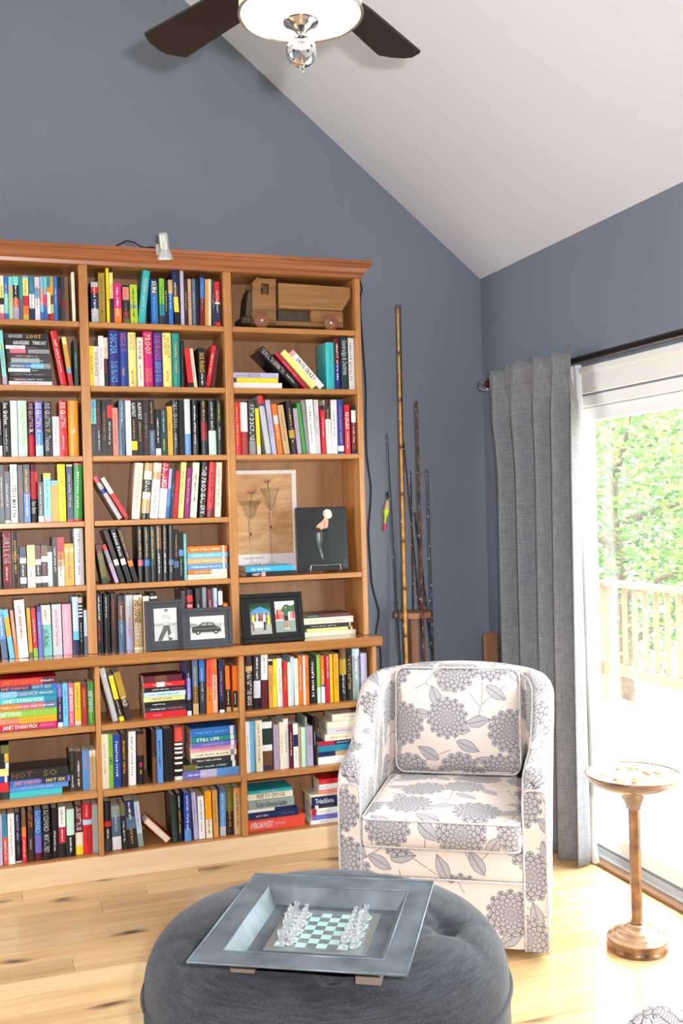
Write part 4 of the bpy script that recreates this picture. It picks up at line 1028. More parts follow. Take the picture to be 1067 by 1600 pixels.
0|7|1.3957|4.633|0.6750|0.00000|0.0188|0.2303|0.143|00|orange|#brown|orange paperback with brown lettering, upper base row, right bay
0|7|1.4183|4.637|0.6750|0.00000|0.0367|0.2165|0.141|10|black|#white:.1:.85|thick black hardback with white lettering, upper base row, right bay
0|7|1.4568|4.637|0.6750|0.00000|0.0169|0.2281|0.142|00|limegreen@.68 mint|-|lime and mint paperback, upper base row, right bay
0|7|1.4754|4.632|0.6750|0.00000|0.0183|0.2233|0.139|00|orange@.62 blue@.66 white|#white:.3:.6|orange paperback with white foot, upper base row, right bay
0|7|1.4962|4.622|0.6750|0.00000|0.0205|0.2231|0.138|00|crimson|#white:.02:.5|crimson paperback with white capitals, upper base row, right bay
1|7|1.5199|4.634|0.6750|0.00000|0.0156|0.2270|0.141|00|yellow|-|narrow bright yellow paperback, upper base row, right bay
0|7|1.5372|4.625|0.6750|0.00000|0.0235|0.2289|0.142|00|tanorange@.1 amber|#brown|amber paperback with brown lettering, upper base row, right bay
0|7|1.5697|4.631|0.6750|0.00000|0.0338|0.2503|0.163|10|brown@.2 olivegold@.5 black|#silver:.5:.85|gold brown hardback with black foot, upper base row, right bay
0|7|1.6075|4.636|0.6750|0.00000|0.0252|0.2169|0.141|10|black|A CIVIL ACTION:gold:.08:.75|black hardback with gold capitals, upper base row, right bay
0|7|1.6352|4.632|0.6750|0.00000|0.0363|0.2455|0.160|10|paleblue@.15 seagrey|#white:.04:.6|pale grey blue hardback, upper base row, right bay
0|7|1.6748|4.623|0.6750|0.00000|0.0292|0.2223|0.138|00|lavender|#black:.6:.72|lavender white paperback at shelf end, upper base row, right bay
0|8|1.1010|4.626|0.3850|0.00000|0.0195|0.2370|0.147|00|white|#orange|narrow white paperback at the divider, middle base row, right bay
0|8|1.1211|4.636|0.3854|0.01867|0.0219|0.2336|0.145|00|sky|-|sky blue paperback, middle base row, right bay
0|8|1.1480|4.623|0.3850|0.00000|0.0323|0.2381|0.155|10|cream|#grey|cream hardback with grey lettering, middle base row, right bay
0|8|1.1824|4.631|0.3850|0.00000|0.0467|0.2381|0.155|10|charcoal@.05 white@.18 darkgreen@.5 white@.62 brown@.9 charcoal|-|thick pictorial hardback with white ovals, middle base row, right bay
0|8|1.2349|4.628|0.3850|0.00000|0.0254|0.2083|0.129|00|lilac|#grey|lilac grey paperback, middle base row, right bay
0|8|1.2620|4.624|0.3850|0.00000|0.0206|0.2194|0.136|00|cream|#tan|cream paperback with tan lettering, middle base row, right bay
0|8|1.2850|4.631|0.3850|0.00000|0.0214|0.2320|0.144|00|white|#brown|taller white paperback with brown lettering, middle base row, right bay
0|8|1.3081|4.622|0.3850|0.00000|0.0179|0.2085|0.129|00|maroon|#white|maroon paperback with white lettering, middle base row, right bay
0|8|1.3284|4.623|0.3850|0.00000|0.0229|0.2063|0.128|00|white@.25 navy@.52 white|#tan:.6:.85|white paperback with navy block, middle base row, right bay
1|8|1.3537|4.627|0.3850|0.00000|0.0110|0.1877|0.116|00|tan|-|narrow tan paperback, middle base row, right bay
1|8|1.3664|4.622|0.3850|0.00000|0.0195|0.1861|0.115|00|mint|-|pale mint paperback, middle base row, right bay
1|8|1.3876|4.622|0.3850|0.00000|0.0089|0.2319|0.144|00|seagrey|-|very narrow tall grey green paperback, middle base row, right bay
0|8|1.3990|4.630|0.3850|0.00000|0.0260|0.1861|0.115|00|lilac@.5 lavender|#grey|lilac lavender paperback, middle base row, right bay
1|8|1.4295|4.633|0.3850|0.00000|0.0147|0.2312|0.143|00|black|#silver|narrow black paperback beside the flat stack, middle base row, right bay
0|8|1.7166|4.635|0.5830|-1.57080|0.0315|0.1896|0.125|00|cream|#silver:.3:.7|cream paperback topmost of cream stack, middle base row, right bay
0|8|1.7166|4.623|0.5520|-1.57080|0.0301|0.2206|0.146|00|cream@.9 palegrey|-|cream volume second in cream stack, middle base row, right bay
0|8|1.7166|4.628|0.5237|-1.57080|0.0273|0.2184|0.144|00|palegrey|#rose:.2:.6|pale grey volume third in cream stack, middle base row, right bay
0|8|1.7148|4.626|0.4928|-1.57080|0.0301|0.2284|0.151|00|cream|#salmon:.1:.5|wide cream volume fourth in cream stack, middle base row, right bay
0|8|1.6808|4.631|0.4722|-1.57080|0.0197|0.2281|0.151|00|crimson@.35 navy|#white:.4:.8|crimson and navy paperback in stack by chair, middle base row, right bay
0|8|1.6765|4.629|0.4426|-1.57080|0.0286|0.2244|0.148|00|tealblue|-|teal blue paperback in stack by chair, middle base row, right bay
0|8|1.6683|4.636|0.4193|-1.57080|0.0224|0.2170|0.143|00|navy@.4 tan|-|navy paperback with tan end in stack by chair, middle base row, right bay
0|8|1.6603|4.627|0.3850|-1.57080|0.0334|0.2111|0.139|00|white|-|white paperback undermost in stack by chair, middle base row, right bay
1|9|1.3176|4.622|0.2847|-1.57080|0.0138|0.2132|0.141|00|teal|#mint:.2:.75|thin teal hardback topmost above cream book, bottom row, right bay
0|9|1.3211|4.632|0.2531|-1.57080|0.0307|0.2163|0.143|00|cream|FREE TO CHOOSE:brown:.2:.82|cream hardback titled FREE TO CHOOSE, bottom row, right bay
0|9|1.3242|4.623|0.2130|-1.57080|0.0391|0.2193|0.145|00|seagrey|The Spirit of Democratic Capitalism:black:.16:.84|grey paperback titled The Spirit of Democratic Capitalism, bottom row, right bay
1|9|1.3166|4.631|0.1965|-1.57080|0.0157|0.2128|0.141|00|white@.6 navy|-|white paperback with navy edge in flat stack, bottom row, right bay
0|9|1.3459|4.629|0.1630|-1.57080|0.0326|0.2407|0.159|00|navy|#silver:.15:.4;#slate:.65:.92|navy hardback above the big red one, bottom row, right bay
0|9|1.3775|4.636|0.1070|-1.57080|0.0551|0.2723|0.180|00|coral|AMERICAN POETRY:pinkwhite:.04:.44;#pink:.47:.65|big coral red hardback undermost with white lettering, bottom row, right bay
1|9|1.5958|4.630|0.2903|-1.57080|0.0237|0.1453|0.096|00|red|#gold:.1:.25|red paperback topmost in stack by chair, bottom row, right bay
1|9|1.5951|4.631|0.2647|-1.57080|0.0247|0.1438|0.095|00|white|#sky:.03:.3|white paperback with blue oval in stack by chair, bottom row, right bay
1|9|1.5943|4.625|0.2458|-1.57080|0.0180|0.1448|0.096|00|salmon|-|salmon paperback in stack by chair, bottom row, right bay
1|9|1.5938|4.630|0.2346|-1.57080|0.0102|0.1882|0.124|00|cream|-|thin cream booklet in stack by chair, bottom row, right bay
0|9|1.5934|4.625|0.1957|-1.57080|0.0381|0.1832|0.121|00|navy|Triathlete:white:.1:.6;#sky:.15:.5|navy paperback titled Triathlete in stack by chair, bottom row, right bay
1|9|1.5923|4.633|0.1788|-1.57080|0.0160|0.1821|0.120|00|black@.1 white@.2 black|#grey:.25:.6|black and white paperback in stack by chair, bottom row, right bay
0|9|1.5918|4.629|0.1485|-1.57080|0.0294|0.1811|0.120|00|crimson@.13 white|#tan:.2:.5|white paperback with crimson emblem in stack by chair, bottom row, right bay
1|9|1.5909|4.623|0.1277|-1.57080|0.0198|0.1801|0.119|00|violet|#sky:.1:.5|violet blue paperback in stack by chair, bottom row, right bay
1|9|1.5903|4.625|0.1070|-1.57080|0.0198|0.1862|0.123|00|white|#navy:.25:.45|white paperback with navy label undermost by chair, bottom row, right bay
"""
# ------------------------------------------------------------------ materials
M = {}
M['wall'] = plain('slate_blue_paint', '7a818f', .34, noise=.03, nscale=3, bump=.02)
M['ceil'] = plain('white_ceiling_paint', 'dedfea', .85)
M['trim'] = plain('white_trim_paint', 'eeece8', .4)
M['wx'] = wood('cherry_grain_across', 'x', 'a26834', 'ba7f44', 'cd9558', .38, .7, coat=.15)
M['wz'] = wood('cherry_grain_upright', 'z', 'a46a36', 'bc8146', 'cf975a', .38, .7, coat=.15)
M['wback'] = wood('plywood_back', 'z', '8a603c', '9f724c', 'b0845a', .5, .45, knots=.35)
M['crown'] = wood('red_cherry_moulding', 'x', '8c4c28', '9e5e34', 'b06e40', .35, .7, coat=.3)
M['counter'] = wood('polished_cherry_top', 'x', '925a2a', 'a8703a', 'bc864e', .16, .7, coat=.6)
M['pine'] = wood('raw_pine', 'x', 'd9b488', 'e6c79e', 'efd6b2', .6, .5)
M['plank'] = wood('hickory_plank', 'x', 'be905c', 'dab280', 'eacb9c', .3, .42, knots=1.15, coat=.3, plank=True)
M['deck'] = wood('weathered_deck', 'x', 'b9a58e', 'cdbba4', 'ddcdb8', .7, .5)
M['rail'] = wood('cedar_rail', 'y', '6a472c', '7e5838', '906846', .6, .6)
M['toy'] = wood('worn_toy_wood', 'x', '664424', '8f6536', 'a87c4a', .6, 1.2)
M['toydark'] = plain('worn_dark_toy_wood', '4c3a2a', .6, noise=.35, nscale=30)
M['rackwood'] = wood('rack_wood', 'z', '7c5136', '946446', 'a87757', .45, 1.0)
M['book'] = attr_mat('printed_book_cover', .34, .45, .08)
M['ink'] = attr_mat('printed_lettering', .4, .4, .0)
M['print'] = attr_mat('glossy_print', .4, .25, .03)
M['pages'] = plain('book_paper', 'e2d8c2', .85, noise=.08, nscale=200)
M['floral'] = floral('floral_upholstery')
M['welt'] = plain('welt_cord_fabric', 'c9c3c0', .9, noise=.25, nscale=120)
M['curtain'] = cloth('grey_curtain_cloth', '646569', '86878b', 700, .85, .15, .2)
M['lining'] = plain('white_curtain_lining', 'e9ecec', .9)
M['ott'] = cloth('charcoal_linen', '2e2f34', '494a50', 520, .85, .12, .3, .3)
M['ottdark'] = plain('charcoal_button', '42454e', .8)
M['zinc'] = plain('weathered_zinc', '727d86', .45, metal=.4, noise=.3, nscale=14, bump=.05)
M['zincdark'] = plain('dark_weathered_zinc', '697379', .5, metal=.3, noise=.4, nscale=12, bump=.05)
M['chrome'] = plain('polished_chrome', 'd9dadc', .08, metal=1.0)
M['steel'] = plain('brushed_silver', 'd6d8da', .3, metal=.55)
M['black'] = plain('black_rubber', '101012', .5)
M['blackwood'] = plain('black_painted_frame', '09090b', .5, spec=.25)
M['greyframe'] = plain('grey_linen_frame', '3a3c43', .7, noise=.1, nscale=200)
M['bronze'] = plain('dark_bronze', '2c2320', .35, metal=.6)
M['espresso'] = wood('espresso_blade', 'x', '0e0807', '160d0b', '1d1210', .4, 1.0)
M['glass'] = glass_mat('clear_glass')
M['goblet'] = pane_mat('thin_goblet_glass', (.95, .95, .945), .03)
M['pane'] = pane_mat('window_pane', (.97, .99, .98), .045, .012)
M['boardglass'] = glass_mat('board_glass', (.9, .97, .96), .05)
M['boardglass'].node_tree.nodes['Principled BSDF'].inputs['Transmission Weight'].default_value = .6
M['boardglass'].node_tree.nodes['Principled BSDF'].inputs['Base Color'].default_value = (.42, .48, .48, 1)
M['chess'] = glass_mat('chess_glass', (.97, .98, .98), .06)
M['chess'].node_tree.nodes['Principled BSDF'].inputs['Transmission Weight'].default_value = .84
M['frost'] = plain('frosted_glass_square', 'aed0cc', .35)
M['shade'] = None
M['dish'] = plain('white_stone_dish', 'e9e2dc', .3, noise=.1, nscale=25)
M['column'] = plain('brown_marble_column', '77502e', .22, noise=.7, nscale=18, coat=.5)
M['stone'] = attr_mat('mixed_stones', .4)
M['leaf'] = attr_mat('leaves', .5)
M['bark'] = plain('bark', '5a4635', .9, noise=.3, nscale=20)
M['grass'] = plain('grass', '8a8a72', .9, noise=.3, nscale=8)
M['rod'] = attr_mat('varnished_rod', .25, .6, .12)
M['alu'] = plain('aluminium_track', 'c6cacd', .35, metal=.3)
M['vinyl'] = plain('white_vinyl_door', 'f0f1f0', .35)
ms, nt_, p_ = new_mat('white_lamp_shade')
M['shade'] = ms
g_ = G(nt_)
p_.inputs['Base Color'].default_value = lin('f3f0e6')
p_.inputs['Roughness'].default_value = .25
tl_ = g_.n('ShaderNodeBsdfTranslucent')
tl_.inputs[0].default_value = lin('f5f0de')
mx_ = g_.n('ShaderNodeMixShader')
mx_.inputs[0].default_value = .45
g_.put(mx_.inputs[1], p_.outputs[0])
g_.put(mx_.inputs[2], tl_.outputs[0])
g_.put(nt_.nodes['Material Output'].inputs[0], mx_.outputs[0])
ml, ntl, pl = new_mat('leaf_translucent')
M['leaf'] = ml
gl_ = G(ntl)
al_ = gl_.n('ShaderNodeAttribute', attribute_name='Col')
gl_.put(pl.inputs['Base Color'], al_.outputs['Color'])
pl.inputs['Roughness'].default_value = .5
t2 = gl_.n('ShaderNodeBsdfTranslucent')
gl_.put(t2.inputs[0], al_.outputs['Color'])
m2 = gl_.n('ShaderNodeMixShader')
m2.inputs[0].default_value = .5
gl_.put(m2.inputs[1], pl.outputs[0])
gl_.put(m2.inputs[2], t2.outputs[0])
gl_.put(ntl.nodes['Material Output'].inputs[0], m2.outputs[0])

# ------------------------------------------------------------------ room shell
YW, XR, XL, YF = 4.975, 2.5417, -2.10, -1.6
EAVE, SLOPE, RX = 2.806, .8213, .21
RZ = EAVE + SLOPE * (XR - RX)
LZ = RZ - SLOPE * (RX - XL)

b = MB()
b.prism([(XL - .12, -.05), (XR + .14, -.05), (XR + .14, EAVE - .1), (XR, EAVE), (RX, RZ), (XL, LZ), (XL - .12, LZ - .1)], YW, YW + .12)
struct(b.obj('wall_back', M['wall']))
b = MB()
b.prism([(XL - .12, -.05), (XR + .14, -.05), (XR + .14, EAVE - .1), (XR, EAVE), (RX, RZ), (XL, LZ), (XL - .12, LZ - .1)], YF - .12, YF)
struct(b.obj('wall_front', M['wall']))
DY0, DY1, DZ = 1.95, 4.17, 2.07
b = MB()
b.box(XR, XR + .14, YF, DY0, -.05, EAVE)
b.box(XR, XR + .14, DY1, YW, -.05, EAVE)
b.box(XR, XR + .14, DY0, DY1, DZ, EAVE)
struct(b.obj('wall_right', M['wall']))
b = MB()
WY0, WY1, WZ0, WZ1 = 2.9, 4.55, 1.05, 2.55
b.box(XL - .12, XL, YF, WY0, -.05, LZ)
b.box(XL - .12, XL, WY1, YW, -.05, LZ)
b.box(XL - .12, XL, WY0, WY1, -.05, WZ0)
b.box(XL - .12, XL, WY0, WY1, WZ1, LZ)
struct(b.obj('wall_left', M['wall']))
win = struct(link(bpy.data.objects.new('unseen_window_1', None)))  # unseen window, added so daylight brightens the left of the back wall
win.location = (XL - .06, 3.55, WZ0)
for nm, a in (('sill', (XL - .12, XL + .05, WY0 - .05, WY1 + .05, WZ0 - .03, WZ0)), ('window_frame', (XL - .09, XL - .03, WY0, WY0 + .05, WZ0, WZ1)), ('window_frame', (XL - .09, XL - .03, WY1 - .05, WY1, WZ0, WZ1)),
              ('window_frame', (XL - .09, XL - .03, WY0 + .05, WY1 - .05, WZ1 - .05, WZ1)), ('window_frame', (XL - .09, XL - .03, WY0 + .05, WY1 - .05, WZ0, WZ0 + .05)), ('mullion', (XL - .08, XL - .04, 3.70, 3.74, WZ0 + .05, WZ1 - .05))):
    b = MB()
    b.box(*a, .004)
    b.obj(nm, M['trim'], win)
for a, c in ((WY0 + .05, 3.70), (3.74, WY1 - .05)):
    b = MB()
    b.box(XL - .062, XL - .058, a, c, WZ0 + .05, WZ1 - .05)
    b.obj('pane', M['pane'], win)
b = MB()
b.prism([(RX, RZ), (XR + .3, EAVE - SLOPE * .3), (XR + .3, EAVE - SLOPE * .3 + .15), (RX, RZ + .15)], YF - .12, YW + .12)
struct(b.obj('ceiling', M['ceil']))
b = MB()
b.prism([(RX, RZ), (RX, RZ + .15), (XL - .2, LZ - SLOPE * .2 + .15), (XL - .2, LZ - SLOPE * .2)], YF - .12, YW + .12)
struct(b.obj('ceiling', M['ceil']))
for nm, a in (('baseboard_back', (1.775, XR, YW - .014, YW)), ('baseboard_right', (XR - .014, XR, DY1 + .1, YW - .014))):
    b = MB()
    b.box(a[0], a[1], a[2], a[3], 0, .11, .004)
    struct(b.obj(nm, M['trim']))

# floor: slab and separate boards
b = MB()
b.box(XL - .1, XR + .14, YF - .1, YW + .1, -.08, -.0125)
floor = struct(b.obj('floor', M['rackwood']))
PW = .127
cache = {}
def plank_mesh(L):
    k = round(L, 3)
    if k not in cache:
        q = MB()
        q.box(0, L - .0012, 0, PW - .0018, -.0125, 0)
        cache[k] = q.mesh('plank', M['plank'])
    return cache[k]
rp = random.Random(4)
y = YW - PW
row = 0
while y > YF - .12:
    x = XL - rp.choice((0, .2, .4))
    while x < XR + .13:
        L = rp.choice((.75, 1.05, 1.35, 1.7, 2.1))
        if x + L > XR + .13:
            L = max(.08, XR + .135 - x)
        o = put('plank', plank_mesh(L), floor, (x, y, 0))
        x += L
    y -= PW

# ------------------------------------------------------------------ sliding door, its casing and track
door = struct(link(bpy.data.objects.new('door_1', None)))
door.location = (XR + .07, 3.06, 0)
GX = XR + .075
b = MB()
b.box(XR + .005, XR + .135, DY1 - .05, DY1, .0, DZ, .003)
b.box(XR + .005, XR + .135, DY0, DY0 + .05, .0, DZ, .003)
b.box(XR + .005, XR + .135, DY0 + .05, DY1 - .05, DZ - .05, DZ, .003)
b.obj('jamb', M['vinyl'], door)
def door_panel(x, y0, y1):
    f = MB()
    z0, z1, w = .045, DZ - .052, .062
    f.box(x - .018, x + .018, y0, y0 + w, z0, z1, .004)
    f.box(x - .018, x + .018, y1 - w, y1, z0, z1, .004)
    f.box(x - .018, x + .018, y0 + w, y1 - w, z0, z0 + .075, .004)
    f.box(x - .018, x + .018, y0 + w, y1 - w, z1 - w, z1, .004)
    fr = f.obj('door_frame', M['vinyl'], door)
    q = MB()
    q.box(x - .003, x + .003, y0 + w - .004, y1 - w + .004, z0 + .07, z1 - w + .004)
    q.obj('pane', M['pane'], fr)
    return fr
door_panel(XR + .05, 3.02, DY1 - .055)
fr2 = door_panel(XR + .098, DY0 + .055, 3.08)
b = MB()
b.box(XR + .07, XR + .079, 2.1 + .9, 3.06, .95, 1.15, .004)
b.obj('handle', M['steel'], fr2)
b = MB()
b.box(XR - .004, XR + .14, DY0 + .05, DY1 - .05, .0, .018, .002)
for dx in (.02, .05, .075, .098, .122):
    b.box(XR + dx - .003, XR + dx + .003, DY0 + .05, DY1 - .05, .018, .04)
b.obj('track', M['alu'], door)
b = MB()
b.box(XR - .055, XR - .004, DY0, DY1, .0005, .014, .004)
b.obj('threshold', M['rail'], door)

def casing(name, y0, y1, z0, z1):
    q = MB()
    q.box(XR - .018, XR, y0, y1, z0, z1, .004)
    if z1 - z0 < .3:
        q.box(XR - .03, XR - .002, y0 - .008, y1 + .008, z1 - .022, z1 + .008, .004)
    else:
        q.box(XR - .026, XR - .002, y0 if y0 > 3 else y1 - .02, y0 + .02 if y0 > 3 else y1, z0, z1, .003)
    return struct(q.obj(name, M['trim']))
casing('trim_1', DY0 - .11, DY1 + .11, DZ + .005, DZ + .115)
casing('trim_2', DY1, DY1 + .11, 0, DZ + .004)
casing('trim_3', DY0 - .11, DY0, 0, DZ + .004)

# ------------------------------------------------------------------ outside: deck, railing, ground, trees
deck = MB()
deck.box(XR + .15, 4.86, .6, 7.32, -.2, -.055)
deck = struct(deck.obj('deck', M['rail']))
bm_ = MB()
bm_.box(0, 2.16, 0, .137, -.03, 0, .003)
dm = bm_.mesh('deck_board', M['deck'])
y = .6
while y < 7.2:
    put('deck_board', dm, deck, (XR + .155, y, -.024))
    y += .142
b = MB()
b.box(-25, 60, -25, 60, -1.4, -1.3)
struct(b.obj('ground', M['grass']))
rail = thing('deck_railing', 'honey brown wooden deck railing outside the sliding glass door', 'railing', (4.75, 5, -.024))
RX0 = 4.74
def rbox(nm, *a, m='rail'):
    q = MB()
    q.box(*a, .005)
    return q.obj(nm, M[m], rail)
for yy in (7.2, 5.3, 3.4, 1.5):
    rbox('post', RX0 - .05, RX0 + .05, yy - .05, yy + .05, -.024, .91)
rbox('top_rail', RX0 - .075, RX0 + .075, 1.4, 7.27, .91, .95)
rbox('bottom_rail', RX0 - .02, RX0 + .02, 1.5, 7.15, .2, .29)
rbox('top_rail', 2.75, RX0 - .076, 7.14, 7.26, .91, .95)
rbox('bottom_rail', 2.75, RX0 - .05, 7.18, 7.22, .2, .29)
yy = 1.68
while yy < 7.14:
    if min(abs(yy - k) for k in (5.3, 3.4)) > .07:
        rbox('baluster', RX0 - .017, RX0 + .017, yy - .017, yy + .017, .291, .909)
    yy += .135
xx = 2.85
while xx < RX0 - .08:
    rbox('baluster', xx - .017, xx + .017, 7.183, 7.217, .291, .909)
    xx += .135

def tree(loc, height, rad, label, n, cols, seed):
    r = random.Random(seed)
    t = thing('tree', label, 'tree', loc, 0, 'trees beyond the deck')
    q = MB()
    q.tube([(0, 0, -.02), (.05, .03, height * .35), (-.04, .06, height * .62), (.02, 0, height * .9)], [.13, .1, .07, .02], 8)
    q.obj('trunk', M['bark'], t, world=False)
    tips = []
    for k in range(9):
        a = k * 2.4
        z0 = height * (.3 + .06 * k)
        L = rad * r.uniform(.6, .95)
        p1 = Vector((math.cos(a) * L * .5, math.sin(a) * L * .5, z0 + .25))
        p2 = Vector((math.cos(a) * L, math.sin(a) * L, z0 + r.uniform(.2, .7)))
        q = MB()
        q.tube([(0, .03, z0), p1, p2], [.05, .03, .01], 6)
        q.obj('branch', M['bark'], t, world=False)
        tips += [p1, p2]
    q = MB()
    for k in range(int(n * 2.1)):
        c = r.choice(tips) + Vector((r.gauss(0, .34), r.gauss(0, .34), r.gauss(0, .36)))
        u = Vector((r.gauss(0, 1), r.gauss(0, 1), r.gauss(0, .6))).normalized()
        w = u.orthogonal().normalized()
        if r.random() < .5:
            w = u.cross(w)
        s = r.uniform(.032, .065)
        q.col(r.choice(cols))
        q.poly([c - u * s, c + w * s * .45, c + u * s, c - w * s * .45])
    f = q.obj('foliage', M['leaf'], t, world=False)
    f['kind'] = 'stuff'
LC = ['4b6c2c', '3a5a26', '638038', '2f4d22', '557433', '7a9646']
tree((6.3, 9.3, -1.3), 4.4, 1.6, 'yellow green leafy tree just past the deck railing corner', 4200, LC, 1)
tree((9.7, 12.1, -1.3), 5.4, 1.9, 'leafy tree behind the balusters of the deck railing', 3800, LC, 2)
tree((11.6, 17.4, -1.3), 7.2, 2.4, 'taller pale green tree farther behind the railing corner', 4200, LC, 3)
tree((15.9, 21.0, -1.3), 8.5, 2.9, 'tall bright tree rising behind the others outdoors', 4200, LC, 4)

# ------------------------------------------------------------------ bookcase
YU, YL, YC, YB = 4.641, 4.585, 4.565, 4.905
bc = thing('bookcase', 'tall cherry wood bookcase filled with books, covering the slate blue wall', 'bookcase', (.75, 4.75, 0))
def part(nm, a, mat, bev=.0025):
    q = MB()
    q.box(*a, bev)
    return q.obj(nm, M[mat], bc)
UPX = [(-.236, -.198), (.409, .4474), (1.0565, 1.0931), (1.7011, 1.7265)]
LOX = [(-.215, -.194), (.4267, .4476), (1.069, 1.093), (1.7186, 1.7404)]
for i, (a, c) in enumerate(UPX):
    part('side_panel' if i in (0, 3) else 'divider', (a, c, YU, YB + .012, .981, 2.70), 'wz')
for i, (a, c) in enumerate(LOX):
    part('side_panel' if i in (0, 3) else 'divider', (a, c, YL, YB + .012, .102, .9325), 'wz')
LV = [2.447, 2.164, 1.855, 1.568, 1.285]
for i in range(3):
    x0, x1 = UPX[i][1], UPX[i + 1][0]
    for k, z in enumerate(LV):
        if i == 2 and k == 3:
            continue
        part('shelf', (x0 + .0005, x1 - .0005, YU + .003, YB - .0005, z - .0245, z), 'wx')
    part('back_panel', (x0 + .0005, x1 - .0005, YB, YB + .01, .981, 2.70), 'wback', 0)
    x0, x1 = LOX[i][1], LOX[i + 1][0]
    for z in (.675, .385):
        part('shelf', (x0 + .0005, x1 - .0005, YL + .003, YB - .0005, z - .026, z), 'wx')
    part('bottom_panel', (x0 + .0005, x1 - .0005, YL + .012, YB - .0005, .083, .106), 'wx')
    part('back_panel', (x0 + .0005, x1 - .0005, YB, YB + .01, .102, .9325), 'wback', 0)
part('counter', (-.28, 1.772, YC, YB + .014, .933, .9804), 'counter', .008)
part('kickboard', (-.215, 1.7404, YL, YL + .02, 0, .1015), 'pine', .002)
part('top_panel', (-.236, 1.7265, YU + .0, YB + .012, 2.7005, 2.72), 'wx')
prof = [(0, 2.695), (.008, 2.697), (.012, 2.712), (.024, 2.722), (.033, 2.738), (.043, 2.748), (.043, 2.755), (.051, 2.758), (.051, 2.773), (0, 2.773)]
b = MB()
path = [((-.236, YB + .012), (-1, 0)), ((-.236, YU), (-1, -1)), ((1.7265, YU), (1, -1)), ((1.7265, YB + .012), (1, 0))]
n = len(prof)
for (px, py), (dx, dy) in path:
    b.v += [(px + dx * p, py + dy * p, z) for p, z in prof]
for i in range(3):
    for k in range(n):
        l = (k + 1) % n
        b.face((i * n + k, i * n + l, (i + 1) * n + l, (i + 1) * n + k))
b.face(list(range(n)))
b.face(list(range(4 * n - 1, 3 * n - 1, -1)))
b.obj('crown_moulding', M['crown'], bc, weld=True)

# ------------------------------------------------------------------ books
def parse_bands(t):
    out, a = [], 0.0
    for w in t.split():
        c, _, e = w.partition('@')
        e = float(e) if e else 1.0
        out.append((a, e, c))
        a = e
    return out

def book_parts(t, h, d, hard, fore, bands, text, rng):
    """cover, page block and lettering builders in the book's own frame: x thickness, y into the shelf, z height; spine at y=0"""
    if fore:
        pass
    bd = parse_bands(bands)
    big = max(bd, key=lambda q: q[1] - q[0])[2]
    ct = .0028 if hard else .0009
    ct = min(ct, t * .12)
    cv, pg, words_ = MB(), MB(), []
    bul = min(.005, t * .16) if hard else 0.0
    sec = [(0, bul), (t * .2, bul * .25), (t * .5, 0), (t * .8, bul * .25), (t, bul)] if hard else [(0, 0), (t, 0)]
    if fore:
        cv.col(big)
        cv.box(0, ct, 0, d, 0, h)
        cv.box(t - ct, t, 0, d, 0, h)
        cv.box(ct, t - ct, d - ct, d, 0, h)
        pg.box(ct, t - ct, .004, d - ct, .004, h - .004)
        return cv, pg, words_
    # spine strips per band
    for a, e, c in bd:
        cv.col(c)
        z1, z0 = h * (1 - a), h * (1 - e)
        for i in range(len(sec) - 1):
            (xa, ya), (xb, yb) = sec[i], sec[i + 1]
            cv.poly([(xa, ya, z0), (xb, yb, z0), (xb, yb, z1), (xa, ya, z1)])
    cv.col(big)
    y0 = sec[0][1]
    cv.poly([(0, d, 0), (0, y0, 0), (0, y0, h), (0, d, h)])
    cv.poly([(t, y0, 0), (t, d, 0), (t, d, h), (t, y0, h)])
    cv.poly([(ct, y0 + ct, 0), (ct, d, 0), (ct, d, h), (ct, y0 + ct, h)])
    cv.poly([(t - ct, d, 0), (t - ct, y0 + ct, 0), (t - ct, y0 + ct, h), (t - ct, d, h)])
    for z in (0, h):
        for q in ([(0, y0, z), (ct, y0, z), (ct, d, z), (0, d, z)], [(t - ct, y0, z), (t, y0, z), (t, d, z), (t - ct, d, z)],
                  [(p[0], p[1], z) for p in sec] + [(t - ct, y0 + ct, z), (ct, y0 + ct, z)]):
            cv.poly(q if z else q[::-1])
    cv.poly([(0, d, 0), (0, d, h), (ct, d, h), (ct, d, 0)])
    cv.poly([(t - ct, d, 0), (t - ct, d, h), (t, d, h), (t, d, 0)])
    ins = .004 if hard else .0008
    pg.box(ct + .0002, t - ct - .0002, y0 + ct + .0004, d - ins, ins, h - ins)
    if text != '-':
        for sg in text.split(';'):
            p = sg.split(':')
            if p[0].startswith('#') and len(p[0]) > 1:
                word, c = '#', p[0][1:]
                f0, f1 = (float(p[1]), float(p[2])) if len(p) == 3 else (.1, .82)
            else:
                word, c, f0, f1 = p[0], p[1], float(p[2]), float(p[3])
            vs, fs, w = layout(word, rng)
            L = (f1 - f0) * h
            size = min(t * .64 / .72 if word != '#' else t * .4, .042)
            if len(word) == 1 and word != '#':
                size = min(t * 1.0, L / .72)
            sx = L / w
            sx = max(min(sx, size * 1.25), size * .2) if word != '#' else max(min(sx, size * 1.6), .001)
            if w * sx > L * 1.02:
                sx = L / w
            start = f0 * h + (L - w * sx) * .5
            tx = MB().col(c)
            words_.append(tx)
            bI = len(tx.v)
            for x, y in vs:
                lx = t * .5 + (y - .36) * size
                fr = min(1, abs(lx / t - .5) * 2)
                yy = bul * fr * fr - .0007
                if word == '8':
                    lx2 = t * .5 + (x - w * .5) * size
                    tx.v.append((lx2, bul * .15 - .0012, h - f0 * h - L * .5 + (y - .36) * size))
                else:
                    tx.v.append((lx, yy, h - start - x * sx))
            for f in fs:
                tx.face([bI + i for i in f], smooth=False)
    return cv, pg, words_

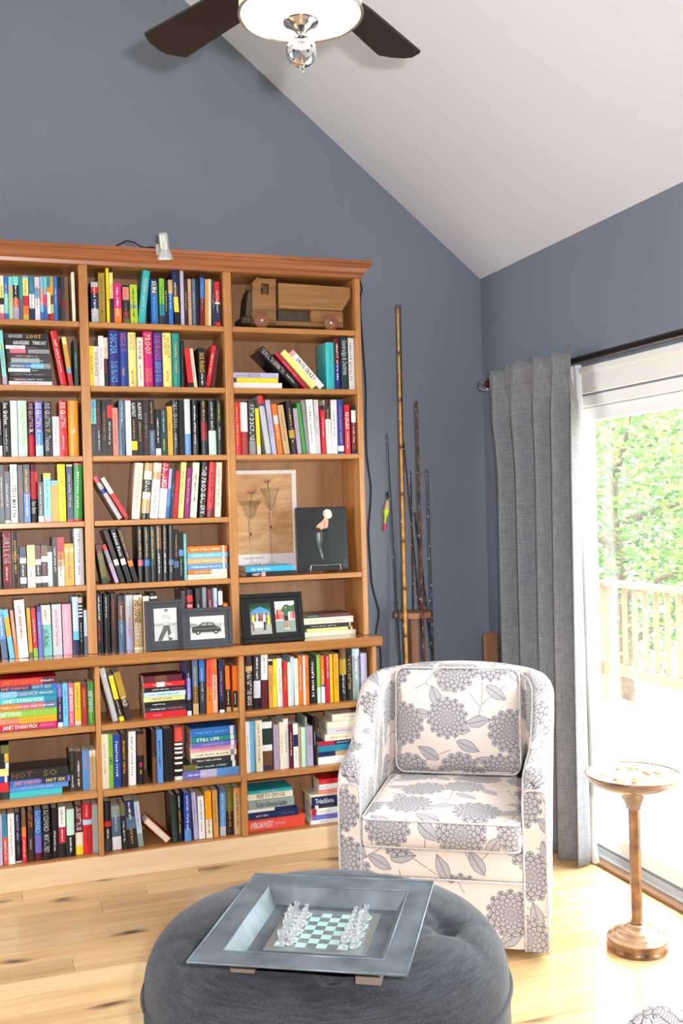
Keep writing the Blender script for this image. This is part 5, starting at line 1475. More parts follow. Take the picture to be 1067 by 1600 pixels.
REST = MB()
BK = []
for ln in BOOKS.strip().split('\n'):
    q = ln.split('|')
    rest = int(q[0])
    rng = random.Random(len(BK))
    x, y, z, a, t, h, d = [float(v) for v in q[2:9]]
    hard, fore = int(q[9][0]), int(q[9][1])
    cv, pg, tx = book_parts(t, h, d, hard, fore, q[10], q[11], rng)
    BK.append(q)
    if rest:
        Mx = Matrix.Translation((x, y, z)) @ Matrix.Rotation(a, 4, 'Y')
        Mx = Matrix.Translation((0, 0, .0006)) @ Mx
        for part_, mi in [(cv, 0), (pg, 1)] + [(w, 2) for w in tx]:
            part_.move(Mx)
            k = len(REST.v)
            REST.v += part_.v
            for f, c in zip(part_.f, part_.c):
                REST.cur, REST.mat = (c if mi != 1 else (.8, .75, .6, 1)), mi
                REST.face([k + i for i in f], smooth=False)
        continue
    o = put('book', cv.mesh('book', M['book']), None, (x, y, z + .0006))
    o.rotation_euler = (0, a, 0)
    tag(o, q[12], 'book', 'books in the bookcase')
    put('page_block', pg.mesh('page_block', M['pages']), o)
    for part_ in tx:
        put('spine_lettering', part_.mesh('spine_lettering', M['ink']), o)
o = REST.obj('thin_books', [M['book'], M['pages'], M['ink']])
o['kind'] = 'stuff'
o['label'] = 'the thinnest and most hidden books of the bookcase'
# ------------------------------------------------------------------ clip lamp and its cord on the crown
lp = thing('clip_lamp', 'small silver clip-on spotlight fixed to the crown moulding of the bookcase', 'lamp', (.77, 4.6, 2.773))
b = MB()
T = Matrix.Translation((.778, 4.552, 2.716)) @ Matrix.Rotation(-.12, 4, 'Y') @ Matrix.Rotation(.28, 4, 'X')
b.lathe([(.034, 0), (.037, .002), (.034, .012), (.029, .03), (.022, .04), (.021, .05)], 24, cap=False)
b.lathe([(.033, .003), (.026, .028), (.0, .034)], 24, cap=False)
b.move(T)
b.obj('reflector', M['steel'], lp)
b = MB()
b.lathe([(.0, .118), (.014, .117), (.0205, .112), (.0215, .1), (.0215, .045), (.02, .042)], 20, cap=False)
b.move(T)
b.obj('lamp_housing', M['steel'], lp)
b = MB()
b.lathe([(0, .006), (.028, .01)], 20, cap=False)
b.move(T)
b.obj('bulb_face', M['trim'], lp)
b = MB()
b.box(.742, .768, 4.572, 4.588, 2.742, 2.79, .003)
b.box(.745, .765, 4.587, 4.64, 2.7735, 2.779, .002)
b.tube([(.758, 4.588, 2.782), (.77, 4.575, 2.79), (.772, 4.556, 2.79)], .005, 8)
b.obj('clip', M['steel'], lp)
b = MB()
pts = [(.745, 4.63, 2.785), (.72, 4.625, 2.786), (.695, 4.61, 2.778), (.672, 4.605, 2.785), (.65, 4.61, 2.8), (.62, 4.63, 2.81), (.585, 4.68, 2.8), (.57, 4.75, 2.78)]
b.tube(pts, .0035, 6)
b.obj('lamp_cord', M['black'], lp)
b = MB()
cp = [(1.70, 4.94, 2.778), (1.82, 4.955, 2.778), (1.858, 4.968, 2.73), (1.847, 4.968, 2.657), (1.852, 4.968, 2.5), (1.862, 4.968, 2.31), (1.866, 4.968, 2.2), (1.863, 4.968, 2.098), (1.861, 4.968, 1.9),
      (1.868, 4.968, 1.8), (1.88, 4.968, 1.702), (1.874, 4.968, 1.6), (1.86, 4.968, 1.472), (1.866, 4.968, 1.3), (1.873, 4.968, 1.191), (1.9, 4.968, 1.08), (1.904, 4.968, 1.03), (1.888, 4.968, .95), (1.892, 4.968, .9),
      (1.907, 4.968, .86), (1.907, 4.968, .75), (1.883, 4.965, .64), (1.875, 4.955, .4), (1.88, 4.952, .12), (1.9, 4.95, .004)]
def smooth_path(p, k=4):
    p = [Vector(x) for x in p]
    out = []
    for i in range(len(p) - 1):
        a, b_, c, d = p[max(i - 1, 0)], p[i], p[i + 1], p[min(i + 2, len(p) - 1)]
        for j in range(k):
            t = j / k
            out.append(.5 * ((2 * b_) + (c - a) * t + (2 * a - 5 * b_ + 4 * c - d) * t * t + (3 * b_ - a - 3 * c + d) * t ** 3))
    out.append(p[-1])
    return out
b.tube(smooth_path(cp), .0048, 6)
tag(b.obj('power_cord', M['black']), 'black power cord running down the wall along the bookcase edge', 'cord')

# ------------------------------------------------------------------ toy truck in the top right opening
M['wheel'] = plain('worn_red_wheel', '8a5638', .6, noise=.3, nscale=50)
tr = thing('toy_truck', 'old wooden toy dump truck on the top shelf of the bookcase', 'toy', (1.42, 4.75, 2.447))
ZS = 2.447
b = MB()
b.prism([(1.203, ZS + .03), (1.31, ZS + .03), (1.322, ZS + .245), (1.232, ZS + .245), (1.206, ZS + .21)], 4.70, 4.712)
cabp = [(1.203, ZS + .03), (1.318, ZS + .03), (1.322, ZS + .245), (1.232, ZS + .245), (1.206, ZS + .21)]
b = MB()
win = [(1.243, ZS + .165), (1.285, ZS + .165), (1.285, ZS + .215), (1.250, ZS + .215)]
for y0, y1 in ((4.69, 4.70), (4.80, 4.81)):
    o4 = cabp
    b.prism([o4[0], o4[1], (1.319, ZS + .165), (1.204, ZS + .165)], y0, y1)
    b.prism([(1.204, ZS + .165), win[0], win[3], (1.207, ZS + .215)], y0, y1)
    b.prism([win[1], (1.319, ZS + .165), (1.321, ZS + .215), win[2]], y0, y1)
    b.prism([(1.207, ZS + .215), (1.321, ZS + .215), (1.322, ZS + .245), (1.232, ZS + .245)], y0, y1)
b.box(1.232, 1.322, 4.69, 4.81, ZS + .236, ZS + .248, .003)
b.box(1.308, 1.32, 4.70, 4.80, ZS + .03, ZS + .24)
b.prism([(1.200, ZS + .03), (1.212, ZS + .03), (1.214, ZS + .15), (1.203, ZS + .15)], 4.70, 4.80)
b.obj('cab', M['toy'], tr)
b = MB()
b.prism([(1.172, ZS + .06), (1.2, ZS + .06), (1.204, ZS + .17), (1.196, ZS + .19), (1.182, ZS + .15)], 4.695, 4.805)
b.box(1.148, 1.2, 4.685, 4.815, ZS + .022, ZS + .058, .008)
b.obj('bumper', M['toydark'], tr)
b = MB()
b.box(1.2, 1.66, 4.705, 4.795, ZS + .022, ZS + .045, .003)
b.box(1.49, 1.655, 4.69, 4.81, ZS + .042, ZS + .1, .003)
b.obj('chassis', M['toy'], tr)
b = MB()
b.box(1.335, 1.49, 4.72, 4.78, ZS + .045, ZS + .1, .002)
b.obj('bed_hinge', M['toydark'], tr)
b = MB()
bed = [(1.330, ZS + .1), (1.645, ZS + .1), (1.688, ZS + .165), (1.688, ZS + .212), (1.330, ZS + .218)]
b.prism(bed, 4.675, 4.687)
b.prism(bed, 4.813, 4.825)
b.prism([(1.330, ZS + .1), (1.645, ZS + .1), (1.645, ZS + .112), (1.330, ZS + .112)], 4.687, 4.813)
b.prism([(1.330, ZS + .112), (1.342, ZS + .112), (1.342, ZS + .215), (1.330, ZS + .216)], 4.687, 4.813)
b.prism([(1.633, ZS + .112), (1.645, ZS + .112), (1.682, ZS + .168), (1.682, ZS + .2), (1.67, ZS + .2), (1.67, ZS + .168)], 4.687, 4.813)
b.obj('dump_bed', M['toy'], tr)
for wx in (1.243, 1.585):
    for y0 in (4.668, 4.812):
        q = MB()
        q.lathe([(.0, 0), (.012, 0), (.012, .002), (.03, .002), (.034, .004), (.0365, .008), (.0365, .016), (.033, .02), (0, .02)], 24)
        q.move(Matrix.Translation((wx, y0 + .02, ZS + .0368)) @ Matrix.Rotation(PI / 2, 4, 'X'))
        w = q.obj('wheel', M['wheel'], tr)
        q = MB()
        q.lathe([(0, .0), (.007, .0), (.007, .004), (.003, .006), (0, .006)], 12)
        q.move(Matrix.Translation((wx, y0 if y0 < 4.75 else y0 + .02, ZS + .0368)) @ Matrix.Rotation(PI / 2 if y0 < 4.75 else -PI / 2, 4, 'X'))
        q.obj('hub', M['steel'], w)

# ------------------------------------------------------------------ flat prints
def shapes(name, parent, org, ux, uy, w, h, items, mat='print', step=.00025):
    """coloured outlines on a w x h sheet, each just proud of the one below; unit coordinates with y up"""
    q = MB()
    O, ux, uy = Vector(org), Vector(ux).normalized(), Vector(uy).normalized()
    nn = ux.cross(uy)
    for i, (c, pts) in enumerate(items):
        q.col(c)
        q.poly([O + ux * (px * w) + uy * (py * h) + nn * (step * i) for px, py in pts])
    o = put(name, q.mesh(name, M[mat]), parent)
    return o
R4 = [(0, 0), (1, 0), (1, 1), (0, 1)]
def rect(x0, y0, x1, y1):
    return [(x0, y0), (x1, y0), (x1, y1), (x0, y1)]
def oval(x, y, rx, ry, n=12):
    return [(x + rx * math.cos(2 * PI * k / n), y + ry * math.sin(2 * PI * k / n)) for k in range(n)]

# poster leaning on the back panel
po = thing('poster', 'white bordered tan art poster leaning behind the stemmed glasses', 'poster', (1.275, 4.885, 1.2852))
PWD, PH = .356, .505
q = MB()
q.grid(lambda u, v: (-.178 + PWD * u - .012 * (1 - v) * max(0, u - .5), .014 * v - .03 * max(0, u - .8) ** 2 * (2 - v) - .012, PH * v), 12, 8)
k = len(q.v)
q.grid(lambda u, v: (-.178 + PWD * u - .012 * (1 - v) * max(0, u - .5), .014 * v - .03 * max(0, u - .8) ** 2 * (2 - v) - .0112, PH * v), 12, 8)
q.obj('sheet', plain('poster_paper', 'e8e6e6', .35), po, world=False)
pm, pnt, pp = new_mat('tan_art_print')
pg_ = G(pnt)
pf = pg_.noise(pg_.coord('Object', (4, 4, 14)), 1.6, 6, .6, .8)
pg_.put(pp.inputs['Base Color'], pg_.ramp(pf, [(.3, lin('b98a58')), (.5, lin('cfa273')), (.7, lin('dfba8e'))]))
pp.inputs['Roughness'].default_value = .3
q = MB()
q.grid(lambda u, v: (-.178 + PWD * (.03 + .91 * u) - .012 * (.86 - .7 * v) * max(0, .03 + .91 * u - .5), .014 * (.19 + .77 * v) - .03 * max(0, .03 + .91 * u - .8) ** 2 * (1.8 - v) - .0128, PH * (.19 + .775 * v)), 12, 8)
q.obj('art_print', pm, po, world=False)
q = MB()
q.col('grey')
flat_text(q, '#', (-.10, -.0112, PH * .145), (1, 0, 0), (0, .02, 1), .013, .2, random.Random(3))
flat_text(q, 'CA', (-.045, -.0122, PH * .08), (1, 0, 0), (0, .02, 1), .022)
q.obj('lettering', M['ink'], po, world=False)

# two stemmed glasses on the blue book, each with a pink flower
ZB = max(float(q[4]) + float(q[6]) for q in BK if q[1] == '4' and abs(float(q[2]) - 1.4) < .2 and 'blue book' in q[12] or 'bright blue paperback under' in q[12]) + .0008
def goblet(x, y, zt, rim, label):
    H = zt - ZB
    t = thing('stemmed_glass', label, 'glass', (x, y, ZB), 0, 'stemmed glasses on the blue book')
    q = MB()
    q.lathe([(0, .0), (rim * .72, 0), (rim * .74, .002), (rim * .45, .008), (.008, .018), (.0045, .03), (.004, H * .36)], 28, cap=False)
    q.obj('foot', M['goblet'], t, world=False)
    q = MB()
    pr = [(.004, H * .36), (.007, H * .37), (.0075, H * .38), (.004, H * .395), (.0042, H * .5)]
    z = H * .5
    while z < H * .68:
        pr += [(.0045, z), (.009, z + .008), (.009, z + .012), (.0045, z + .02)]
        z += .021
    pr += [(.006, H * .715)]
    q.lathe(pr, 20, cap=False)
    q.obj('stem', M['glass'], t, world=False)
    q = MB()
    q.lathe([(.0, H * .71), (.012, H * .72), (.02, H * .76), (.026, H * .80), (rim * .6, H * .88), (rim * .92, H * .97), (rim, H), (rim - .0015, H), (rim * .9, H * .968), (rim * .58, H * .882), (.024, H * .804), (.018, H * .765), (.0, H * .722)], 32, cap=False)
    q.obj('bowl', M['goblet'], t, world=False)
    return H
g1z, g2z = 1.642, 1.70
goblet(1.179, 4.735, g1z, .054, 'clear stemmed glass with wide flared bowl nearer the bay divider')
goblet(1.296, 4.80, g2z, .049, 'taller clear stemmed glass with flared bowl beside its wider twin')
def flower(x, y, z, lean, label, zin):
    t = thing('pink_flower', label, 'flower', (x, y, zin), 0, 'pink flowers in the stemmed glasses')
    q = MB()
    q.col('9aa05a')
    H = z - zin
    q.tube([(0, 0, .0), (lean * .3, 0, H * .5), (lean, 0, H)], .0018, 6)
    q.obj('stalk', M['stone'], t, world=False)
    q = MB()
    r = random.Random(int(x * 1000))
    for k in range(11):
        a = k * 2.399
        L = r.uniform(.018, .031)
        up = r.uniform(-.3, .7)
        c, s_ = math.cos(a), math.sin(a)
        q.col(r.choice(['c9909a', 'd8a8ae', 'a86a76', 'e3c3c4']))
        o = Vector((lean, 0, H))
        d = Vector((c, s_, up)).normalized()
        w = Vector((-s_, c, 0))
        q.poly([o, o + d * L * .5 + w * .007, o + d * L, o + d * L * .5 - w * .007])
        q.poly([o, o + d * L * .5 - w * .007 + Vector((0, 0, -.001)), o + d * L + Vector((0, 0, -.001)), o + d * L * .5 + w * .007 + Vector((0, 0, -.001))])
    q.obj('petal_head', M['stone'], t, world=False)
flower(1.179, 4.735, 1.679, .012, 'dusty pink flower resting in the shorter stemmed glass', ZB + (g1z - ZB) * .7225 + .0015)
flower(1.296, 4.80, 1.733, -.012, 'dusty pink flower rising from the taller stemmed glass', ZB + (g2z - ZB) * .7225 + .0015)

# black picture book on a wire easel
TL = .07
ab = thing('art_book', 'large black picture book showing a blonde woman in black, propped on a wire easel', 'book', (1.398, 4.70, 1.2975))
ab.rotation_euler = (-TL, 0, 0)
q = MB()
q.col('1d1e20')
q.box(0, .256, 0, .012, 0, .306, .001)
q.obj('cover', M['print'], ab, world=False)
q = MB()
q.box(.002, .254, .0121, .02, .003, .303)
q.obj('page_block', M['pages'], ab, world=False)
SK, BL_ = 'd9a98f', 'efe6cf'
shapes('cover_print', ab, (0, -.0006, 0), (1, 0, 0), (0, 0, 1), .256, .306, [
    ('262a2b', rect(.62, .12, .99, .98)), ('303637', rect(.94, .02, .985, .98)),
    (BL_, oval(.62, .89, .088, .075)), (SK, [(.54, .93), (.58, .92), (.6, .84), (.56, .83), (.535, .87)]), (BL_, oval(.64, .87, .07, .06)),
    (SK, [(.555, .83), (.60, .83), (.635, .78), (.62, .70), (.585, .64), (.5, .63), (.43, .68), (.40, .665), (.39, .70), (.45, .745), (.52, .785)]),
    ('b98a72', [(.56, .79), (.53, .72), (.55, .66), (.575, .66), (.555, .72)]),
    ('0b0b0d', [(.50, .655), (.60, .665), (.615, .60), (.54, .60), (.485, .60)]),
    ('4a5052', [(.375, .60), (.50, .62), (.50, .50), (.465, .40), (.475, .31), (.515, .20), (.50, .155), (.455, .19), (.425, .30), (.39, .40), (.365, .50)]),
    ('878e90', [(.41, .59), (.45, .595), (.45, .5), (.42, .42), (.40, .5)]), ('98a0a0', [(.44, .34), (.46, .33), (.49, .22), (.475, .2)]),
    ('c9cccc', [(.42, .585), (.435, .585), (.43, .54), (.42, .54)]), ('5c6466', [(.44, .31), (.475, .31), (.46, .27), (.435, .28)]),
    ('3f4648', [(.86, .10), (.95, .18), (.985, .05), (.9, .03)])])
ez = thing('wire_easel', 'small silver wire easel holding the black picture book', 'easel', (1.526, 4.69, 1.285))
q = MB()
q.tube(smooth_path([(-.078, .0, .0035), (-.078, -.012, .0035), (-.076, -.018, .012), (-.074, -.02, .034), (-.066, -.02, .041), (0, -.02, .039), (.066, -.02, .041), (.074, -.02, .034), (.076, -.018, .012), (.078, -.012, .0035), (.078, 0, .0035)]), .0024, 8)
q.obj('front_lip', M['chrome'], ez, world=False)
q = MB()
for s in (-.078, .078):
    q.tube([(s, 0, .0035), (s, .09, .0035)], .0024, 8)
    q.tube([(s, .05, .0035), (s * .7, .068, .2)], .0024, 8)
q.tube([(-.078, .09, .0035), (.078, .09, .0035)], .0024, 8)
q.tube([(-.055, .068, .2), (.055, .068, .2)], .0024, 8)
q.obj('support', M['chrome'], ez, world=False)
q = MB()
q.lathe([(0, -.004), (.004, -.002), (.005, .0), (.004, .002), (0, .004)], 12, (0, -.0245, .0395))
q.obj('bead', M['chrome'], ez, world=False)

# framed photographs on the counter
def frame(name, label, loc, tilt, w, h, mat, photos, glassy=False, rotz=0.0):
    t = thing(name, label, 'picture frame', loc)
    t.rotation_euler = (-tilt, 0, rotz)
    q = MB()
    bwid = min(w, h) * .09
    q.box(0, w, 0, .016, 0, bwid, .002)
    q.box(0, w, 0, .016, h - bwid, h, .002)
    q.box(0, bwid, 0, .016, bwid, h - bwid, .002)
    q.box(w - bwid, w, 0, .016, bwid, h - bwid, .002)
    q.obj('border', M[mat], t, world=False)
    q = MB()
    q.box(bwid - .001, w - bwid + .001, .006, .012, bwid - .001, h - bwid + .001)
    q.obj('mat_board', M[mat], t, world=False)
    for (x0, z0, x1, z1, items) in photos:
        shapes('photo_print', t, (x0 * w, .0054, z0 * h), (1, 0, 0), (0, 0, 1), (x1 - x0) * w, (z1 - z0) * h, items)
    q = MB()
    L = h * .72
    q.prism([(.0165, L), (.019, L), (.022 + L * .4, (.022 + L * .4) * math.tan(tilt) + .002), (.0165 + L * .4, (.0165 + L * .4) * math.tan(tilt) + .002)], w * .5 - .02, w * .5 + .02, 'x')
    q.move(Matrix.Translation((0, 0, 0)))
    q.obj('easel_back', M['blackwood'], t, world=False)
    return t
GR = lambda v: (v, v, v * .97, 1)
ZC = .984
frame('photo_frame', 'dark grey frame with a black and white photo of a standing man', (.652, 4.577, ZC), .12, .17, .223, 'greyframe', [
    (.235, .19, .83, .835, [(GR(.62), R4), (GR(.72), rect(0, .52, 1, 1)), (GR(.4), rect(0, .44, 1, .54)), (GR(.55), rect(0, 0, 1, .45)), (GR(.35), [(0, .46), (.35, .49), (.35, .53), (0, .52)]),
        (GR(.1), [(.42, .48), (.66, .48), (.78, .02), (.62, .0), (.56, .32), (.30, .0), (.12, .01), (.38, .4)]),
        (GR(.5), [(.36, .80), (.68, .80), (.76, .66), (.70, .56), (.64, .47), (.42, .47), (.40, .58), (.32, .64)]),
        (GR(.62), [(.30, .66), (.38, .60), (.72, .58), (.76, .64), (.40, .68)]), (GR(.55), oval(.54, .89, .085, .075)), (GR(.12), oval(.54, .945, .09, .03)),
        (GR(.2), rect(.47, .885, .61, .9)), (GR(.8), oval(.76, .14, .14, .06))])])
frame('photo_frame', 'dark grey frame with a black and white photo of an old sedan car', (.812, 4.558, ZC), .12, .228, .18, 'greyframe', [
    (.16, .22, .845, .79, [(GR(.72), R4), (GR(.45), rect(0, .48, 1, .68)), (GR(.3), [(0, .5), (.2, .56), (.2, .7), (0, .72)]), (GR(.62), rect(0, 0, 1, .3)), (GR(.5), rect(0, .24, 1, .34)),
        (GR(.05), [(.03, .36), (.08, .3), (.9, .3), (.88, .46), (.72, .58), (.66, .72), (.36, .74), (.24, .6), (.06, .55)]),
        (GR(.35), [(.30, .6), (.38, .69), (.48, .69), (.48, .6)]), (GR(.32), [(.51, .6), (.51, .69), (.63, .68), (.68, .6)]), (GR(.25), rect(.1, .44, .86, .46)),
        (GR(.02), oval(.22, .3, .07, .1)), (GR(.02), oval(.74, .3, .07, .1)), (GR(.55), oval(.22, .3, .03, .045)), (GR(.55), oval(.74, .3, .03, .045)),
        (GR(.8), [(.9, .28), (.97, .28), (.96, .68), (.91, .68)]), (GR(.55), oval(.935, .75, .025, .05))])])
GRN = '2f5a33'
frame('photo_frame', 'black double frame with two colour photos of race day crowds', (1.096, 4.598, ZC), .2, .297, .228, 'blackwood', [
    (.14, .175, .475, .80, [('6f7a74', R4), (GRN, rect(0, .7, 1, 1)), ('20402a', rect(0, .86, 1, 1)), ('a8a8a2', rect(0, 0, 1, .3)), ('4b96d8', [(.0, .70), (.12, .78), (.48, .9), (.86, .78), (1, .70), (.9, .69), (.1, .69)]),
        ('3a78b8', [(.02, .695), (.98, .695), (.98, .66), (.02, .66)]), ('e8e6dc', rect(.14, .22, .62, .42)), ('2c2d33', rect(.1, .42, .9, .52)),
        ('d9cf58', [(.06, .4), (.2, .4), (.2, .62), (.08, .62)]), ('c3c3ba', [(.26, .42), (.38, .42), (.38, .64), (.27, .64)]), ('b04a42', [(.44, .42), (.55, .42), (.55, .62), (.45, .62)]),
        ('e5e2dc', [(.60, .38), (.74, .38), (.73, .64), (.61, .64)]), ('33343a', [(.62, .12), (.7, .12), (.73, .4), (.61, .4)]), ('dcc94c', [(.8, .3), (.93, .3), (.92, .62), (.81, .62)]), ('8a5a48', rect(.1, .12, .16, .34)),
        ('c79a80', oval(.14, .66, .05, .04)), ('c79a80', oval(.32, .68, .05, .04)), ('b98a70', oval(.5, .66, .05, .04)), ('c79a80', oval(.67, .69, .055, .045)), ('c79a80', oval(.86, .66, .05, .04))]),
    (.545, .19, .865, .82, [('b9c2c0', R4), ('dfe6ea', rect(0, .78, 1, 1)), ('3c6a3a', [(.3, .7), (.45, .86), (.62, .9), (.8, .84), (1, .88), (1, .66), (.3, .64)]), ('8c9a92', rect(0, 0, 1, .36)), ('c9504a', rect(0, .42, .42, .58)), ('d9cfc6', rect(.62, .4, 1, .6)),
        ('b8403c', [(.05, .44), (.17, .44), (.17, .72), (.06, .72)]), ('d07a6a', [(.2, .42), (.34, .42), (.34, .74), (.22, .74)]), ('dc8a88', [(.74, .42), (.86, .42), (.86, .62), (.75, .62)]), ('b34a44', [(.88, .42), (.98, .42), (.98, .66), (.88, .66)]),
        ('3a6450', [(.44, .5), (.64, .5), (.66, .74), (.42, .74)]), ('22242a', [(.44, .36), (.65, .36), (.64, .52), (.45, .52)]), ('c4917a', [(.46, .12), (.53, .12), (.53, .37), (.46, .37)]), ('c4917a', [(.57, .12), (.63, .12), (.64, .37), (.57, .37)]),
        ('efeeea', rect(.44, .09, .54, .13)), ('efeeea', rect(.57, .09, .67, .13)), ('c4917a', oval(.53, .80, .055, .05)), ('2a211e', oval(.53, .84, .055, .025))])])

# ------------------------------------------------------------------ fishing rods and their rack
rk = thing('rod_rack', 'round wooden fishing rod rack standing between bookcase and armchair', 'rack', (2.0, 4.74, 0))
q = MB()
q.box(-.02, .02, -.02, .02, .032, 1.042, .002)
q.obj('post', M['rackwood'], rk, world=False)
q = MB()
q.lathe([(0, 0), (.2, 0), (.205, .008), (.2, .026), (.185, .032), (0, .032)], 40)
q.obj('base', M['rackwood'], rk, world=False)
q = MB()
NOTCH = [225, 88.1, 197.6, 274.9, 65.2, 318.5, 46.2, 19.2]
poly = []
for k in range(240):
    a = 360 * k / 240
    d = min(abs((a - n_ + 180) % 360 - 180) for n_ in NOTCH)
    rr = .1 - (.019 * min(1, max(0, (7.5 - d) / 2)))
    poly.append((rr * math.cos(math.radians(a)), rr * math.sin(math.radians(a))))
q.prism(poly, 1.0425, 1.07, 'z')
q.obj('notched_ring', M['rackwood'], rk, world=False)
def rod(label, top, bot, r0, r1, cols, guides, grip=None, bands=9):
    r0, r1 = r0 * 1.15, r1 * 1.25
    """top / bot: world points of tip and butt"""
    t = thing('fishing_rod', label, 'fishing rod', tuple(bot), 0, 'fishing rods in the wooden rack')
    D = Vector(top) - Vector(bot)
    q = MB()
    n = bands * 4
    for i in range(n):
        q.col(cols[1] if i % 4 == 3 else cols[0])
        f0, f1 = i / n, (i + 1) / n
        if i % 4 == 3:
            f0 = f1 - .006
            q.tube([D * f0, D * f1], [r0 + (r1 - r0) * f0 + .0008, r0 + (r1 - r0) * f1 + .0008], 7)
            continue
        if i % 4 == 2:
            f1 = (i + 2) / n - .006
        q.tube([D * f0, D * f1], [r0 + (r1 - r0) * f0, r0 + (r1 - r0) * f1], 7)
    q.obj('blank', M['rod'], t, world=False)
    for k in range(guides):
        f = .38 + .6 * k / max(1, guides - 1)
        p = D * f
        rr = .009 - .006 * f
        q = MB()
        side = Vector((-1, -.25, 0)).normalized()
        c = p + side * (rr + .006)
        q.tube([c + Vector((0, math.cos(a) * rr, math.sin(a) * rr)) for a in [2 * PI * j / 10 for j in range(10)]], .0011, 5, closed=True)
        q.tube([p, c - side * rr], .0012, 5)
        q.obj('line_guide', M['steel'], t, world=False)
    if grip:
        q = MB()
        q.col(grip)
        q.tube([D * .03, D * .05, D * .2, D * .22], [r0 + .002, r0 + .006, r0 + .006, r0 + .002], 10)
        q.obj('grip', M['rod'], t, world=False)
    return t
def ext(top, low, z=.042):
    a, c = Vector(top), Vector(low)
    k = (z - a.z) / (c.z - a.z)
    return a + (c - a) * k
ROD = [
 ('tall honey coloured bamboo fishing rod in the wooden rack', (1.944, 4.70, 2.59), (1.929, 4.669, 1.056), .0098, .0045, ('d39a48', '7a4520'), 4, 'b07a3a', 11),
 ('tall thin dark fishing rod just behind the bamboo rod', (2.03, 4.87, 2.628), (2.003, 4.84, 1.056), .0058, .002, ('2e2a2c', '5a5a60'), 6, '3a2420', 9),
 ('thin green black fishing rod nearest the bookcase, its tip beside the bobber', (1.887, 4.74, 1.96), (1.905, 4.71, 1.056), .0055, .002, ('2c3436', '4a5054'), 5, '1e2226', 9),
 ('reddish brown fishing rod right of the bamboo rod, reaching half its height', (2.02, 4.67, 2.112), (2.009, 4.64, 1.056), .0078, .004, ('5f3526', '3a1e16'), 5, '7a3a20', 9),
 ('short dark fishing rod with silver bands between the brown and bamboo rods', (2.061, 4.861, 1.785), (2.042, 4.831, 1.056), .005, .002, ('2b2b30', '9a9aa0'), 4, '2a2224', 9),
 ('dark grey fishing rod with light wraps nearest the room corner', (2.085, 4.704, 1.787), (2.075, 4.674, 1.056), .006, .002, ('2a302f', '7a8480'), 6, '22282a', 9),
 ('brown fishing rod slanting across the others in the rack', (2.018, 4.842, 1.925), (2.069, 4.812, 1.056), .0055, .002, ('4a2c22', '8a5a38'), 4, '5a2a1c', 9),
 ('short dark blue fishing rod standing close behind the rack post', (2.051, 4.803, 1.565), (2.094, 4.773, 1.056), .006, .003, ('20263a', '50586a'), 3, '1c2030', 9)]
for lab, T_, L_, r0_, r1_, c_, g_n, gr_, bn_ in ROD:
    rod(lab, T_, ext(T_, L_), r0_, r1_, c_, g_n, gr_, bn_)

bo = thing('fishing_bobber', 'cork and neon yellow fishing bobber with pink tip hanging on the wall', 'bobber', (1.868, 4.712, 1.625))
q = MB()
q.tube([(.019, .024, .3335), (.008, .01, .1), (.004, .0, .04)], .0006, 5)
q.obj('line', M['steel'], bo, world=False)
q = MB()
q.lathe([(0, .045), (.005, .043), (.005, .03), (.0035, .028), (.0035, .005), (.006, .0)], 12)
q.obj('swivel', M['black'], bo, world=False)
q = MB()
q.col('c9a888').lathe([(.004, .005), (.010, -.01), (.0145, -.035), (.0148, -.045)], 18, cap=False)
q.col('c8e02a').lathe([(.0148, -.045), (.0145, -.055), (.009, -.075), (.0055, -.085), (.005, -.115), (.0, -.116)], 18, cap=False)
q.move(Matrix.Rotation(.16, 4, 'Y'))
q.obj('float', M['stone'], bo, world=False)
q = MB()
q.col('e0286a').lathe([(.0055, -.112), (.0065, -.12), (.0055, -.148), (.0, -.15)], 14, cap=False)
q.move(Matrix.Rotation(.16, 4, 'Y'))
q.obj('tip', M['stone'], bo, world=False)

q = MB()
q.box(2.425, 2.508, 4.80, 4.83, .001, .925, .012)
tag(q.obj('wooden_board', M['rackwood']), 'narrow brown wooden board standing in the corner behind the armchair', 'board')
# ------------------------------------------------------------------ curtain and rod
CX = 2.44
cr = thing('curtain_rod', 'dark bronze curtain rod above the sliding door', 'curtain rod', (CX, 3.2, 2.21))
q = MB()
q.tube([(0, 1.5, 0), (0, -1.55, 0)], .0155, 14)
q.obj('pole', M['bronze'], cr, world=False)
for s, e in ((1.5, 1), (-1.55, -1)):
    q = MB()
    q.tube([(0, s, 0), (0, s + e * .012, 0), (0, s + e * .02, 0), (0, s + e * .03, 0)], [.017, .022, .022, .013], 16)
    q.obj('collar', plain('garnet_collar', '5a1c1c', .3, metal=.6), cr, world=False)
    q = MB()
    q.lathe([(.0, -.034), (.014, -.031), (.026, -.02), (.032, 0), (.026, .02), (.014, .031), (0, .034)], 12, (0, s + e * .06, 0), smooth=False)
    q.obj('finial', M['glass'], cr, world=False)
for yy in (1.42, -1.4):
    q = MB()
    q.box(.08, .1012, yy - .012, yy + .012, -.05, .05, .003)
    q.tube([(.09, yy, 0), (0.0, yy, -.017)], .006, 8)
    q.obj('bracket', M['bronze'], cr, world=False)

